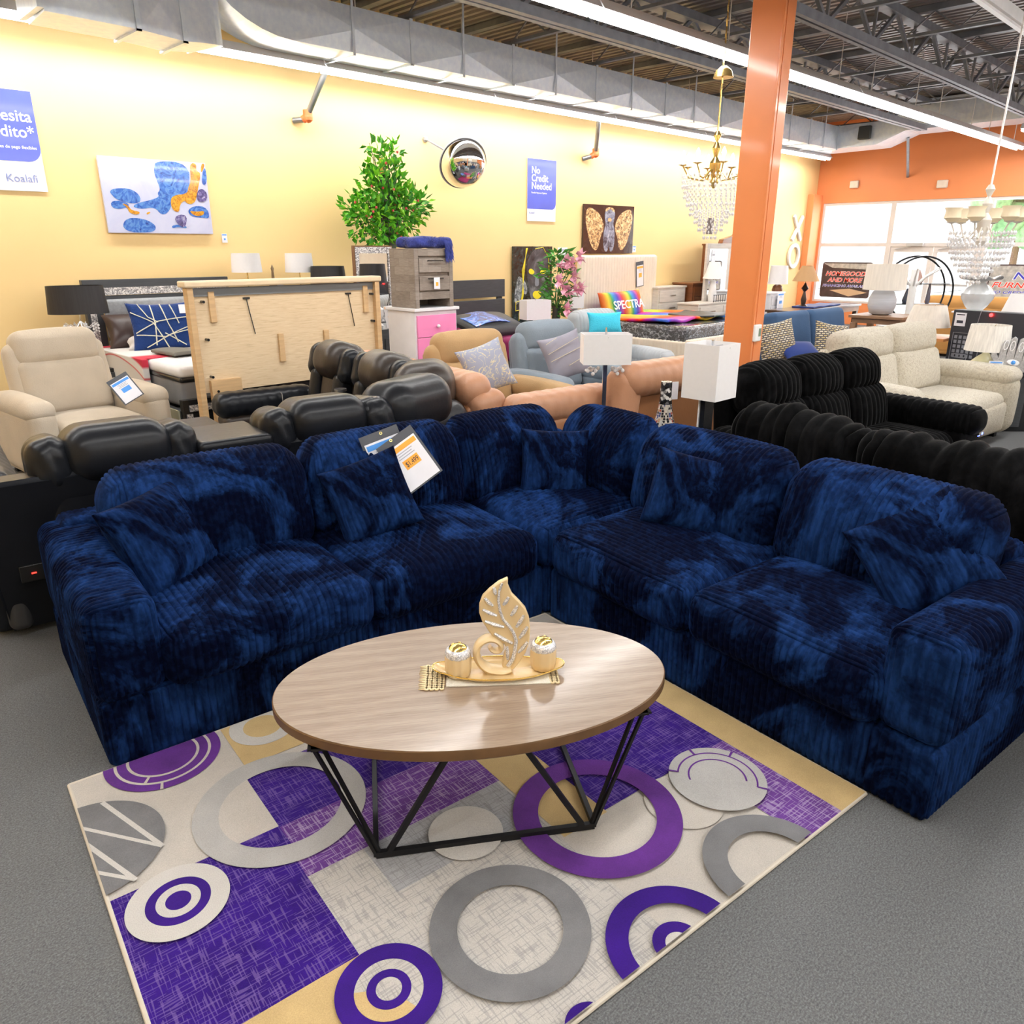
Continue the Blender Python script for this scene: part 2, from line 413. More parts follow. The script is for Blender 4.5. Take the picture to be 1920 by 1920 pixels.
# orange column with thermostat
PX0, PX1, PY0, PY1 = 6.45, 6.65, 3.47, 3.76
col_ = M(); col_.bb(PX0, PX1, PY0, PY1, 0, ZC); 
o = build('pillar', col_, m_orgp, smooth=False, bevel=.012); o['kind'] = 'structure'
build('pillar_flange', M().bb(PX0-.012, PX0+.02, PY0-.012, PY0+.004, 0, ZC).bb(PX0+.035, PX0+.045, PY0-.01, PY0+.004, 0, ZC), m_orgp, o, smooth=False, bevel=.003)
t = thing('thermostat', 'white wall thermostat with a grey screen on the orange pillar', 'thermostat', (6.48, PY0-.002, .98+.03))
p_ = at(1419, 627, 6.9)
t.location = (6.50, PY0-.0025, p_[2])
build('housing', M().bb(-.055, .055, -.035, -.0, -.075, .075), m_white, t, bevel=.01)
build('screen', M().bb(.0, .04, -.037, -.034, -.03, .04), mat('lcd_green', (.18,.25,.18), .2), t, smooth=False)

# ---------------------------------------------------------------- roof steel
def truss(name, label, y, x0, x1, zt, zb, n, w, seg):
    t = thing(name, label, 'truss', (0, y, 0))
    build('top_chord', M().bb(x0, x1, -w, w, zt-.09, zt), m_steel, t, smooth=False)
    c = M(); c.bb(x0, x1, -w, -.015, zb-.0, zb+.09); c.bb(x0, x1, .015, w, zb, zb+.09)
    build('bottom_chord', c, m_steel, t, smooth=False)
    k = 0; x = x0
    while x + seg <= x1+.01:
        build('web_bar', M().bar((x, 0, zt-.05), (x+seg*.5, 0, zb+.05), .04).bar((x+seg*.5, 0, zb+.05), (x+seg, 0, zt-.05), .04).bar((x+seg*.5, 0, zb+.05), (x+seg*.5+.02, 0, zt-.05), .03), m_steel, t, smooth=False)
        x += seg
truss('roof_girder', 'grey steel roof girder nearer the yellow wall and the duct', 6.1, 1.9, 17.2, ZC-.08, 3.90, 0, .09, 1.2)
truss('roof_girder', 'grey steel roof girder behind the orange pillar', 4.25, 2.2, 18.6, ZC-.08, 3.92, 0, .07, 1.2)
truss('roof_girder', 'grey steel roof girder at the top right corner of the photo', 1.9, 3.0, 18.9, ZC-.08, 3.92, 0, .07, 1.2)
jx = 1.2
first = None
while jx < 19:
    if first is None:
        first = thing('roof_joist', 'slim steel roof joist running towards the yellow wall', 'joist', (jx, 0, 0), 0, 'roof joists under the corrugated deck')
        build('top_chord', M().bb(-.05, .05, -4, YW-.1, ZC-.075, ZC-.005), m_steel, first, smooth=False)
        build('bottom_chord', M().bb(-.03, .03, -3.5, YW-.5, 4.20, 4.235), m_steel, first, smooth=False)
        wb = M(); y = -3.5
        while y < YW-1.2: wb.bar((0, y, 4.225), (0, y+.3, ZC-.07), .016).bar((0, y+.3, ZC-.07), (0, y+.6, 4.225), .016); y += .6
        build('web_bar', wb, m_steel, first, smooth=False)
    else: dup(first, (jx, 0, 0))
    jx += 1.65

# ---------------------------------------------------------------- ducts
def duct_panel(mb, x0, x1, y0, y1, z0, z1, pop=.024):
    """one sheet metal section with cross-broken faces"""
    c = [(x0,y0,z0),(x1,y0,z0),(x1,y0,z1),(x0,y0,z1),(x0,y1,z0),(x1,y1,z0),(x1,y1,z1),(x0,y1,z1)]
    xm, ym_, zm = (x0+x1)/2, (y0+y1)/2, (z0+z1)/2
    mb.add(c+[(xm, y0-pop, zm), (xm, ym_, z0-pop*.6)], [(0,1,8),(1,2,8),(2,3,8),(3,0,8),(0,9,1),(1,9,5),(5,9,4),(4,9,0),(3,2,6,7),(4,7,6,5),(0,3,7,4),(1,5,6,2)])
    return mb
dz0, dz1, dy0, dy1 = 3.72, 4.15, 7.8, 8.33
t = thing('air_duct', 'long galvanised sheet metal duct hung along the yellow wall', 'duct', (0,0,0))
xs = [4.62, 6.1, 7.71, 9.36, 11.05, 12.7, 14.35, 16.0, 17.3]
for a, b in zip(xs[:-1], xs[1:]):
    build('duct_section', duct_panel(M(), a, b, dy0, dy1, dz0, dz1), m_galv, t, smooth=False)
    build('seam_flange', M().bb(b-.018, b+.018, dy0-.016, dy1+.016, dz0-.016, dz0).bb(b-.018, b+.018, dy0-.016, dy0, dz0-.016, dz1+.016), m_galv, t, smooth=False)
    h = (a+b)/2-.05
    build('hanger_strap', M().bb(h-.014, h+.014, dy0-.034, dy0-.027, dz0-.034, ZC).bb(h-.014, h+.014, dy0-.034, dy1+.022, dz0-.034, dz0-.028), m_galv, t, smooth=False)
# rising elbow at its left end
el = M(); N = 9; out = []; inn = []
for i in range(N+1):
    a = PI/2*i/N*1.0
    out.append((4.62-1.0*math.sin(a), dz0+ .78*(1-math.cos(a))))
    inn.append((4.62-.55*math.sin(a), dz1+ .35*(1-math.cos(a))))
for i in range(N):
    q = [out[i], out[i+1], inn[i+1], inn[i]]
    v = [(x, dy0, z) for x, z in q]+[(x, dy1, z) for x, z in q]
    el.add(v, [(0,3,2,1) if 0 else (0,1,2,3),(4,7,6,5),(0,4,5,1),(3,2,6,7)])
el.bb(out[-1][0], inn[-1][0], dy0, dy1, out[-1][1]-.0, max(out[-1][1]+.01, ZC))
build('duct_elbow', el, m_galv, t, smooth=False)
t = thing('air_duct', 'short galvanised duct section hung lower at the top left corner', 'duct', (0,0,0))
Z0 = 3.5
for (xa, ya, xb, yb) in ((2.25,7.48,2.97,7.51),(2.97,7.51,3.42,7.64)):
    s_ = M(); W_ = .52
    q = [(xa,ya),(xb,yb),(xb+.06,yb+W_),(xa+.02,ya+W_)]; zt = 4.3
    v = [(x,y,Z0) for x,y in q]+[(x,y,zt) for x,y in q]
    xm, ym_ = (xa+xb)/2, (ya+yb)/2-.012; v += [(xm, ym_, (Z0+zt)/2-.15)]
    s_.add(v, [(0,3,2,1),(4,5,6,7),(1,2,6,5),(2,3,7,6),(3,0,4,7),(0,1,8),(1,5,8),(5,4,8),(4,0,8)])
    build('duct_section', s_, m_galv, t, smooth=False)
    build('seam_flange', M().bb(xb-.02, xb+.02, yb-.02, yb+W_+.02, Z0-.018, Z0).bb(xb-.02, xb+.02, yb-.02, yb, Z0-.018, zt), m_galv, t, smooth=False)
s_ = M(); prev = None
for i in range(9):
    a = PI/2*i/8; x = 3.42+.48*math.sin(a); y = 7.64+.30*(1-math.cos(a)); cur = [(x,y,Z0+.01*i),(x-.12*math.sin(a),y+.50,Z0+.01*i),(x-.12*math.sin(a),y+.50,4.3),(x,y,4.3)]
    if prev: s_.add(prev+cur, [(0,1,5,4),(0,4,7,3),(1,2,6,5),(3,7,6,2)])
    prev = cur
s_.add(prev, [(0,1,2,3)])
build('duct_elbow', s_, m_galv, t, smooth=True, angle=20)
build('duct_end_cap', M().bb(2.20, 2.25, 7.47, 8.0, Z0+.02, 4.3), m_galv, t, smooth=False)
# duct across the shop front
t = thing('air_duct', 'wide galvanised duct crossing in front of the orange wall', 'duct', (0,0,0))
for (ya, yb, za, zb) in ((8.33, 7.0, 3.72, 3.74), (7.0, 6.45, 3.74, 3.95), (6.45, 5.0, 3.95, 3.96), (5.0, 3.4, 3.96, 3.97), (3.4, 1.8, 3.97, 3.97)):
    s_ = M(); x0, x1 = 17.3, 18.1; h0 = .43 if ya > 7 else .52; h1 = .43 if yb > 6.9 else .52
    v = [(x0,ya,za),(x0,yb,zb),(x0,yb,zb+h1),(x0,ya,za+h0),(x1,ya,za),(x1,yb,zb),(x1,yb,zb+h1),(x1,ya,za+h0),(x0-.015,(ya+yb)/2,(za+zb)/2+.3)]
    s_.add(v, [(0,1,8),(1,2,8),(2,3,8),(3,0,8),(0,4,5,1),(4,7,6,5),(3,2,6,7),(0,3,7,4),(1,5,6,2)])
    build('duct_section', s_, m_galv, t, smooth=False)
build('air_grille', M().bb(17.2, 17.285, 7.1, 7.35, 3.85, 4.1), mat('duct_opening', (.05,.055,.06), .5), t, bevel=.02)
for y in (6.6, 3.3): build('brace_rod', M().bar((17.9, y, 3.9), (19.18, y+.35, 3.25), .05), m_steel, t, smooth=False)

# ---------------------------------------------------------------- strip lights
m_fix = mat('white_enamel', (.8,.8,.82), .35)
pos_txt = ['strip light hung beside the duct along the yellow wall', 'strip light in the bright row passing behind the orange pillar',
           'strip light in the row above the camera', 'strip light in the row behind the camera', 'strip light in the last row behind the camera']
for ri, (y, z, xa, xb) in enumerate(LIGHT_ROWS):
    L = 2.6; n = int((xb-xa)/L); first = None
    for i in range(n):
        x = xb - L*(i+.5)
        if first is None:
            first = thing('strip_light', 'white twin tube ' + pos_txt[ri], 'light', (x, y, z), 0, 'strip lights row ' + ['beside the duct', 'behind the pillar', 'overhead', 'rear', 'last'][ri])
            h = M(); h.add([(-L/2+.01,-.11,.0),(-L/2+.01,.11,.0),(-L/2+.01,.045,.09),(-L/2+.01,-.045,.09),(L/2-.01,-.11,.0),(L/2-.01,.11,.0),(L/2-.01,.045,.09),(L/2-.01,-.045,.09)],
                [(0,1,2,3),(7,6,5,4),(0,4,5,1),(1,5,6,2),(2,6,7,3),(3,7,4,0)])
            build('housing', h, m_fix, first, smooth=False)
            for s in (-1, 1): build('tube', M().cyl((-L/2+.02, s*.05, -.022), (L/2-.02, s*.05, -.022), .019, n=10), m_tube, first)
            [build('hanger_chain', M().cyl((q,0,.09), (q,0,ZC-z), .006, n=6), m_fix, first) for q in (-.8,.8)]
            area('lamp_light', (0,0,-.05), L-.05, .16, ROW_POWER*L, (0,0,0), (1,.985,.96), first)
        else: dup(first, (x, y, z))
for x, y, z, r, lb in ((17.4, 8.25, 3.55, .03, 'short strip light under the duct corner at the front wall'), (14.6, 3.2, 3.6, PI/2, 'strip light over the shop front at the right edge')):
    if r > 1: c = dup(first, (16.8, 3.0, 3.72), PI/2, lb); c['group'] = ''; del c['group']
# unlit conduit fixture
t = thing('strip_light', 'unlit white channel fixture near the top right corner', 'light', (0, 2.42, 3.62))
build('housing', M().bb(6.2, 12, -.05, .05, 0, .09).bb(6.2, 12, -.02, .02, -.02, 0), m_fix, t, smooth=False)

# ---------------------------------------------------------------- pipes, boxes on the walls
m_pipe = mat('galvanised_pipe', (.25,.26,.27), .4, metal=.7); m_valve = mat('orange_red_fitting', (.75,.16,.05), .45)
for (a, b, e, lb) in (((605,147),(577,215),(550,226),'grey pipe with orange red elbow on the wall above the blue canvas'),
                     ((1122,235),(1117,285),(1092,298),'grey pipe with orange red elbow on the wall above the welcome posters')):
    pa = Vector(pY(*a, 8.55)); pb = Vector(pY(*b, 8.85)); pe = Vector(pY(*e, 8.99)); pa = pa+(pa-pb)*.6
    lb = lb.replace('welcome posters', 'winged canvas')
    t = thing('sprinkler_pipe', lb, 'pipe', tuple(pb)); R_ = lambda p: tuple(Vector(p)-pb)
    build('pipe', M().cyl(R_(pa), (0,0,0), .035, n=12), m_pipe, t)
    f = M(); f.cyl((0,0,.05), (0,0,-.06), .055, n=14); f.cyl((0,0,-.02), tuple((pe-pb)*.35+Vector((0,0,-.03))), .045, n=12); f.sph((0,0,-.03), .06)
    build('elbow_fitting', f, m_valve, t)
    build('wall_stub', M().cyl(tuple((pe-pb)*.35+Vector((0,0,-.03))), R_(pe), .035, n=12), m_pipe, t)
for (x, y, w_, lb) in ((1603,346,.2,'small cream emergency light box, left one on the orange wall'), (1768,345,.22,'small cream emergency light box, right one on the orange wall')):
    p = pX(x, y, XF); t = thing('wall_box', lb, 'box', (XF-.001, p[1], p[2]))
    build('cover', M().bb(-.07, 0, -w_/2, w_/2, -.08, .08), mat('ivory_plastic', (.8,.7,.6), .5), t, bevel=.02)
    build('screw_plate', M().bb(-.075, -.068, -.03, .03, -.03, .03), mat('ivory_plastic', (.8,.7,.6), .5), t)
# ================================================================ NAVY SECTIONAL
def pv(x, y, v):
    d = ray(x, y); k = -d.x*ST + d.y*CT; t = v/k; return Vector((d.x*t, d.y*t, CAMH+d.z*t))
def pu(x, y, u):
    d = ray(x, y); k = d.x*CT + d.y*ST; t = u/k; return Vector((d.x*t, d.y*t, CAMH+d.z*t))
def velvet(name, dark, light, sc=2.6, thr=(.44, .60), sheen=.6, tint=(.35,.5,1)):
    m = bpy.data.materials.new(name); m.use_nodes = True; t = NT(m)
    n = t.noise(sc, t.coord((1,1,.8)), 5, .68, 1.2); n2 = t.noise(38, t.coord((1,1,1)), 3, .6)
    c = t.ramp(n, [(thr[0], dark), (thr[1], light)])  # brushed nap patches, with their sheen highlights mixed into the base colour
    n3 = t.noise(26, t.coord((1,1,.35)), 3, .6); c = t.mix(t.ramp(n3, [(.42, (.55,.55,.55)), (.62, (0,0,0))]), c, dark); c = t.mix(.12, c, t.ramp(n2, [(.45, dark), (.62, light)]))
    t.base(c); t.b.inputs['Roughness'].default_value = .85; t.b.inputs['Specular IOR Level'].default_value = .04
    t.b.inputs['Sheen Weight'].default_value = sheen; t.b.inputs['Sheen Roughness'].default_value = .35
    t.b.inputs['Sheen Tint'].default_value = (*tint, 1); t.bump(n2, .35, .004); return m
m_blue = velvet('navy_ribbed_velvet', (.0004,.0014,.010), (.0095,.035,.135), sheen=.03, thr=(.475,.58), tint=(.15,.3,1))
PT = .0265
sofa = thing('sectional_sofa', 'navy blue ribbed velvet corner sectional around the oval wooden coffee table', 'sofa', (0,0,0), TH)
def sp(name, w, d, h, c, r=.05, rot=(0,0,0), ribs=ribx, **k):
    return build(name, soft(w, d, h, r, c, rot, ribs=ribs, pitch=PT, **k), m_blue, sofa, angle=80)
# bases
sp('base', 1.99, 1.03, .27, (1.245, 3.155, .137), .03, ribs=ribmix, dense=(1,1,0), amp=.009)
sp('base', 1.04, 1.86, .27, (2.765, 1.69, .137), .03, ribs=ribmix, dense=(1,1,0), amp=.009)
sp('base', 1.04, 1.03, .27, (2.765, 3.155, .137), .03, ribs=ribmix, dense=(1,1,0), amp=.009)
# arms
def armdef(P):
    P = P.copy(); P[:, 2] += .012*np.sin(P[:, 1]*5); return P
sp('arm', .235, 1.06, .375, (.365, 3.14, .455), .06, ribs=ribmix, dense=(1,1,0), amp=.008, deform=armdef, puff=(.012,0,.012))
sp('arm', 1.06, .235, .375, (2.77, .87, .455), .06, ribs=lambda P, N: np.where(np.abs(N[:,0])>.75, P[:,1], P[:,0]), dense=(1,1,0), amp=.008, puff=(0,.012,.012))
# back frames hidden behind the cushions
sp('back_frame', 2.8, .2, .45, (1.72, 3.56, .46), .05, dense=(1,0,0))
sp('back_frame', .2, 2.5, .45, (3.18, 2.2, .46), .05, ribs=riby, dense=(0,1,0))
# seat cushions
def seatdef(P):
    P = P.copy(); P[:, 2] += .006*np.sin(P[:,0]*8+1)+.006*np.sin(P[:,1]*7); return P
def seat(c, w, d, ribs, dense=(1,0,0), **k):
    sp('seat_cushion', w, d, .23, c, .075, ribs=ribs, dense=dense, amp=.009, puff=(.02,.03,.035), deform=seatdef, **k)
seat((.885, 3.0, .375), .83, .84, ribx)
seat((1.74, 3.0, .375), .87, .84, ribx)
seat((2.62, 3.02, .38), .82, .84, ribmix2, (1,1,0))
seat((2.63, 2.17, .375), .86, .83, ribmix2 if 0 else (lambda P, N: np.where(np.abs(N[:,0])>.75, P[:,1], P[:,0])), (1,1,0))
seat((2.63, 1.355, .375), .86, .79, lambda P, N: np.where(np.abs(N[:,0])>.72, P[:,1], P[:,0]), (1,1,0))
# back cushions: soft slabs with big rounded upper corners, leaning back
def backdef(w, h, side=0):
    def f(P):
        P = P.copy(); zz = (P[:,2]+h/2)/h; xx = P[:,0]/(w/2)
        drop = .045*(np.clip(np.abs(xx)-.70, 0, .3)/.3)**2*np.clip(zz-.4, 0, 1)/.6
        P[:,2] -= drop
        P[:,1] += .10*zz**1.4 - .02
        P[:,1] -= np.where(P[:,1] < .05, .03*np.sin(PI*np.clip(zz,0,1))*(1-xx**2), 0)
        return P
    return f
def back(u, v, w, rz, h=.47, z=.66):
    sp('back_cushion', w, .25, h, (u, v, z), .11, (0,0,rz), ribs=ribx, dense=(1,0,0), amp=.009, puff=(0,.03,.012), deform=backdef(w, h), step=.035)
back(.89, 3.30, .88, 0); back(1.75, 3.31, .87, .0); back(2.52, 3.32, .72, .0, z=.655)
back(2.93, 2.97, .62, -PI/2); back(2.91, 2.23, .86, -PI/2); back(2.91, 1.37, .86, -PI/2)
for u, v in ((.35, 2.75), (2.1, 2.75), (.35, 3.58), (3.2, 3.58), (2.35, .85), (3.2, .85)):
    build('foot', M().bb(u-.03, u+.03, v-.03, v+.03, 0, .02), m_black, sofa, smooth=False)

def put(o, p, x, z):
    """orient a thing: local X along x, local Z along z"""
    x = Vector(x).normalized(); z = Vector(z); z = (z-x*z.dot(x)).normalized(); y = z.cross(x)
    o.matrix_world = Matrix(((x.x,y.x,z.x,p[0]),(x.y,y.y,z.y,p[1]),(x.z,y.z,z.z,p[2]),(0,0,0,1)))
RIGHT = Vector(_R); UPV = Vector((0,0,1)); FWD = Vector((math.cos(YAW), math.sin(YAW), 0))
def rollx(face, roll, lean):
    """frame of a square leaning back: face = outward normal azimuth (rad), roll clockwise seen from front"""
    n = Vector((math.cos(face), math.sin(face), 0)); x = UPV.cross(n)*1.0; x = Vector((-n.y, n.x, 0)); z = (UPV*math.cos(lean) - n*math.sin(lean))
    return x*math.cos(roll) - z*math.sin(roll), x*math.sin(roll) + z*math.cos(roll)
vm = m_blue
pil = [((1.003,3.017,.650), -68.7, -6.4, 25.8, .40, 'leaning by the left arm of the sectional'),
       ((1.897,2.856,.656), -121.9, -17.9, 25.9, .38, 'leaning against the sectional price sheets'),
       ((2.973,2.689,.644), -133.4, 1.8, 17.2, .37, 'standing in the corner of the sectional'),
       ((2.974,1.845,.665), -153.9, 8.9, 20.1, .37, 'on the sectional right of the corner pillow'),
       ((2.93,.80,.665), -168, -38, 32, .41, 'leaning by the right arm of the sectional')]
for p, az, roll, lean, s, lb in pil:
    t = thing('throw_pillow', 'square navy ribbed velvet pillow ' + lb, 'pillow', (0,0,0), 0, 'navy throw pillows on the sectional')
    x, z = rollx(math.radians(az), math.radians(roll), math.radians(lean)); put(t, p, x, z)
    build('cover', pillow(s, s, .16, .024, .005, 44, ear=.06), vm, t, angle=80)

# price sheets hung on the back cushion
m_paper = mat('paper_white', (.82,.82,.88), .35); m_clip = mat('grey_vinyl_sleeve', (.07,.075,.09), .45)
m_orgl = mat('label_orange', (.95,.42,.05), .5); m_bluel = mat('label_blue', (.08,.33,.85), .5); m_ink = mat('ink_dark', (.03,.03,.05), .6)
m_grom = mat('brass_grommet', (.8,.65,.25), .3, metal=.9); m_grey = mat('faint_grey_print', (.45,.45,.52), .6)
def price_sheet(name, label, w, h, colr, price=None, frame=True, group=None, lines=3):
    """hanging price sheet, local XZ plane facing -Y, origin at the centre"""
    t = thing(name, label, 'price sign', (0,0,0), 0, group)
    if frame:
        build('sleeve', M().box((0, .002, 0), (w, .004, h)), m_clip, t, smooth=False)
        build('sheet', M().box((0, -.001, -h*.06), (w*.88, .003, h*.82)), m_paper, t, smooth=False)
    else: build('sheet', M().box((0, 0, 0), (w, .003, h)), m_paper, t, smooth=False)
    top = h*.27 if frame else h*.4
    pr = M(); pr.box((0, -.0032, top), (w*.82, .001, h*.09)); pr.box((w*.02, -.0032, -h*.04), (w*.42, .001, h*.17))
    build('colour_band', pr, colr, t, smooth=False)
    g = M()
    for i in range(lines): g.box((0, -.003, top-h*.085-i*h*.045), (w*(.45-.08*(i%2)), .001, h*.016))
    build('small_print', g, m_grey, t, smooth=False)
    if price:
        l = M(); letters(l, price, h*.13, Matrix.Translation((w*.02-w*.17, -.0042, -h*.085)) @ FRONT, width=w*.34, depth=.0004); build('price_lettering', l, m_ink, t, smooth=False)
    return t
t = price_sheet('price_sheet', 'black framed price sheet reading $1,499 with orange bands, on the navy sectional', .205, .27, m_orgl, '$1,499')
x, z = rollx(math.radians(-113.7), math.radians(-30.2), math.radians(17.3)); put(t, (2.136,2.864,.789), x, z)
g = M(); g.lathe([(.004,-.001),(.0075,-.001),(.0075,.001),(.004,.001),(.004,-.001)], (0,0,0), 14, X=Matrix.Translation((-.02,-.003,.128)) @ Matrix.Rotation(PI/2,4,'X')); build('grommet', g, m_grom, t)
t = price_sheet('price_sheet', 'price sheet with a blue band half hidden behind the orange one on the sectional', .20, .285, m_bluel)
x, z = rollx(math.radians(-110), math.radians(-15), math.radians(17)); put(t, (2.085,2.965,.785), x, z)
g = M(); g.lathe([(.004,-.001),(.0075,-.001),(.0075,.001),(.004,.001),(.004,-.001)], (0,0,0), 14, X=Matrix.Translation((.01,-.003,.128)) @ Matrix.Rotation(PI/2,4,'X')); build('grommet', g, m_grom, t)

# ================================================================ RUG
def fab(name, c, var=.12, hatch=None, hs=1.0):
    m = bpy.data.materials.new(name); m.use_nodes = True; t = NT(m); c = lin(c)
    n = t.noise(5, None, 4, .6); f = t.noise(330, None, 2, .6)
    cc = t.ramp(n, [(.3, tuple(x*(1-var) for x in c)), (.7, tuple(min(1,x*(1+var)) for x in c))])
    cc = t.mix(.22, cc, t.ramp(f, [(.3, tuple(x*.45 for x in c)), (.7, tuple(min(1,x*1.5) for x in c))]))
    if hatch:
        for sc_ in ((14,210,1),(210,14,1)):
            h = t.noise(1.0*hs, t.coord(sc_), 0, .5); a = t.math('GREATER_THAN', h, .61)
            cc = t.mix(t.math('MULTIPLY', a, .5), cc, hatch)
    t.base(cc); t.b.inputs['Roughness'].default_value = .9; t.b.inputs['Sheen Weight'].default_value = .06; t.b.inputs['Specular IOR Level'].default_value = .15
    t.bump(f, .4, .003); return m
RM = [fab('rug_cream', (.46,.425,.38), .09), fab('rug_grey', (.16,.16,.165), .25), fab('rug_light_grey', (.38,.37,.355), .12),
      fab('rug_deep_purple', (.026,.004,.16), .3, (.16,.10,.30)), fab('rug_lilac', (.12,.04,.22), .25, (.42,.34,.5)),
      fab('rug_gold', (.50,.36,.17), .15), fab('rug_plum_ring', (.10,.025,.2), .3), fab('rug_hatched_cream', (.46,.435,.40), .08, (.26,.25,.25)),
      fab('rug_white', (.50,.48,.45), .06), fab('rug_violet_pile', (.032,.006,.17), .3), fab('rug_hatched_grey', (.33,.33,.34), .15, (.2,.2,.2))]
CRM, GRY, LGR, DPU, LIL, GLD, PLM, HCR, WHT, VIO, HGR = range(11)
RX0, RX1, RY0, RY1 = .118, 2.246, .955, 2.645
def clip(poly):
    for ax, lim, sg in ((0, RX0, 1), (0, RX1, -1), (1, RY0, 1), (1, RY1, -1)):
        out = []
        for i in range(len(poly)):
            a, b = poly[i-1], poly[i]; ia, ib = (a[ax]-lim)*sg >= 0, (b[ax]-lim)*sg >= 0
            if ia != ib:
                t_ = (lim-a[ax])/(b[ax]-a[ax]); out.append((a[0]+(b[0]-a[0])*t_, a[1]+(b[1]-a[1])*t_))
            if ib: out.append(b)
        poly = out
        if len(poly) < 3: return []
    return poly
rug = M(); rug.bb(RX0, RX1, RY0, RY1, 0, .010, m=CRM); lay = [.0102]
def rp(poly, m, adv=1):
    p = clip(poly)
    if p:
        lay[0] += .00022*adv; rug.add([(x, y, lay[0]) for x, y in p], [tuple(range(len(p)))], m)
def rr_(x0, x1, y0, y1, m): rp([(x0,y0),(x1,y0),(x1,y1),(x0,y1)], m)
def ring(cx, cy, r0, r1, m, a0=0, a1=360, n=96, raise_=0):
    lay[0] += .0004; N = max(2, int(n*abs(a1-a0)/360))
    for i in range(N):
        a = math.radians(a0+(a1-a0)*i/N); b = math.radians(a0+(a1-a0)*(i+1)/N)
        P_ = [(cx+r0*math.cos(a), cy+r0*math.sin(a)), (cx+r1*math.cos(a), cy+r1*math.sin(a)), (cx+r1*math.cos(b), cy+r1*math.sin(b))]
        if r0 > 0: P_.append((cx+r0*math.cos(b), cy+r0*math.sin(b)))
        p = clip(P_)
        if p: rug.add([(x, y, lay[0]) for x, y in p], [tuple(range(len(p)))], m)
rr_(.60, 1.29, .95, 1.76, HCR); rr_(.78, 1.29, 1.55, 1.76, HGR); rr_(.10, .60, 1.43, 2.015, DPU); rr_(.60, 1.30, 1.76, 2.005, LIL)
rr_(.61, 1.32, 2.005, 2.33, DPU); rr_(.10, .60, .95, 1.43, GLD); rr_(1.30, 1.485, 1.42, 2.2, GLD); rr_(.63, .87, 2.37, 2.66, GLD)
rr_(1.485, 2.095, 1.43, 2.35, DPU); rr_(1.89, 2.095, .95, 1.43, LIL); rr_(2.095, 2.25, .95, 2.30, GLD)
ring(.767, 2.569, .071, .122, WHT)
ring(.416, 2.61, 0, .195, PLM); ring(.416, 2.61, .152, .162, CRM); ring(.416, 2.61, .112, .122, CRM); ring(.416, 2.61, .16, .197, CRM, -107, -104); ring(.416, 2.61, .12, .155, CRM, -128, -124)
ring(1.72, 1.30, 0, .13, CRM)
ring(.656, 2.10, .195, .275, LGR); 
lay[0] += .0003
N_ = 40
p_ = [(.61, 2.005)] + [(.656+.195*math.cos(math.radians(a)), 2.10+.195*math.sin(math.radians(a))) for a in np.linspace(104, 209, 30)]
rp(p_, CRM)
p_ = [(.61, 2.005)] + [(.656+.195*math.cos(math.radians(a)), 2.10+.195*math.sin(math.radians(a))) for a in np.linspace(209, 257, 16)]
rp(p_, DPU)
ring(.103, 2.262, 0, .224, GRY)
for a, b, w_ in (((165,475),(425,662),.012),((75,585),(425,662),.010),((90,650),(310,808),.012),((120,772),(300,805),.010)):
    A_ = pz(120+a[0]/2.2857, 1300+a[1]/2.2857, .01); B_ = pz(120+b[0]/2.2857, 1300+b[1]/2.2857, .01)
    A_ = (A_[0]*CT+A_[1]*ST, -A_[0]*ST+A_[1]*CT); B_ = (B_[0]*CT+B_[1]*ST, -B_[0]*ST+B_[1]*CT)
    d = Vector((B_[0]-A_[0], B_[1]-A_[1])).normalized(); n_ = Vector((-d.y, d.x))*w_/1.6
    rp([(A_[0]+n_.x, A_[1]+n_.y), (B_[0]+n_.x, B_[1]+n_.y), (B_[0]-n_.x, B_[1]-n_.y), (A_[0]-n_.x, A_[1]-n_.y)], WHT)
ring(.275, 1.893, .086, .137, WHT); ring(.275, 1.893, .059, .086, VIO); ring(.275, 1.893, .034, .059, WHT); ring(.275, 1.893, 0, .034, VIO)
ring(1.064, 1.619, 0, .117, WHT)
ring(1.449, 1.43, .191, .273, PLM)
ring(.959, 1.253, .143, .218, GRY)
ring(.61, 1.290, .085, .132, VIO); ring(.61, 1.29, .055, .085, HCR); ring(.61, 1.29, .055, .085, GLD, 150, 290); ring(.61, 1.29, .032, .055, VIO); ring(.61, 1.29, 0, .032, HCR)
ring(1.277, .938, .132, .193, VIO); ring(1.277, .938, .036, .070, VIO); ring(1.277, .938, 0, .036, WHT)
ring(1.712, .952, .131, .205, GRY); ring(.938, .914, 0, .062, VIO)
ring(1.895, 1.300, 0, .165, LGR); ring(1.895, 1.300, .130, .136, PLM, -60, 130); ring(1.895, 1.300, .094, .100, PLM, -50, 150)
for a in (-60, 20, 75, 130): ring(1.895, 1.3, .133, .165, PLM, a-1.5, a+1.5)
t = build('area_rug', rug, RM, rot=TH, smooth=False, label='rectangular purple, grey and cream rug with rings under the oval coffee table', cat='rug')
bd = M()
for a, b in (((RX0,RY0),(RX1,RY0)),((RX1,RY0),(RX1,RY1)),((RX0,RY1),(RX1,RY1)),((RX0,RY0),(RX0,RY1))): bd.cyl((*a,.006), (*b,.006), .0068, n=8)
build('bound_edge', bd, mat('rug_binding', (.55,.5,.42), .8), t)

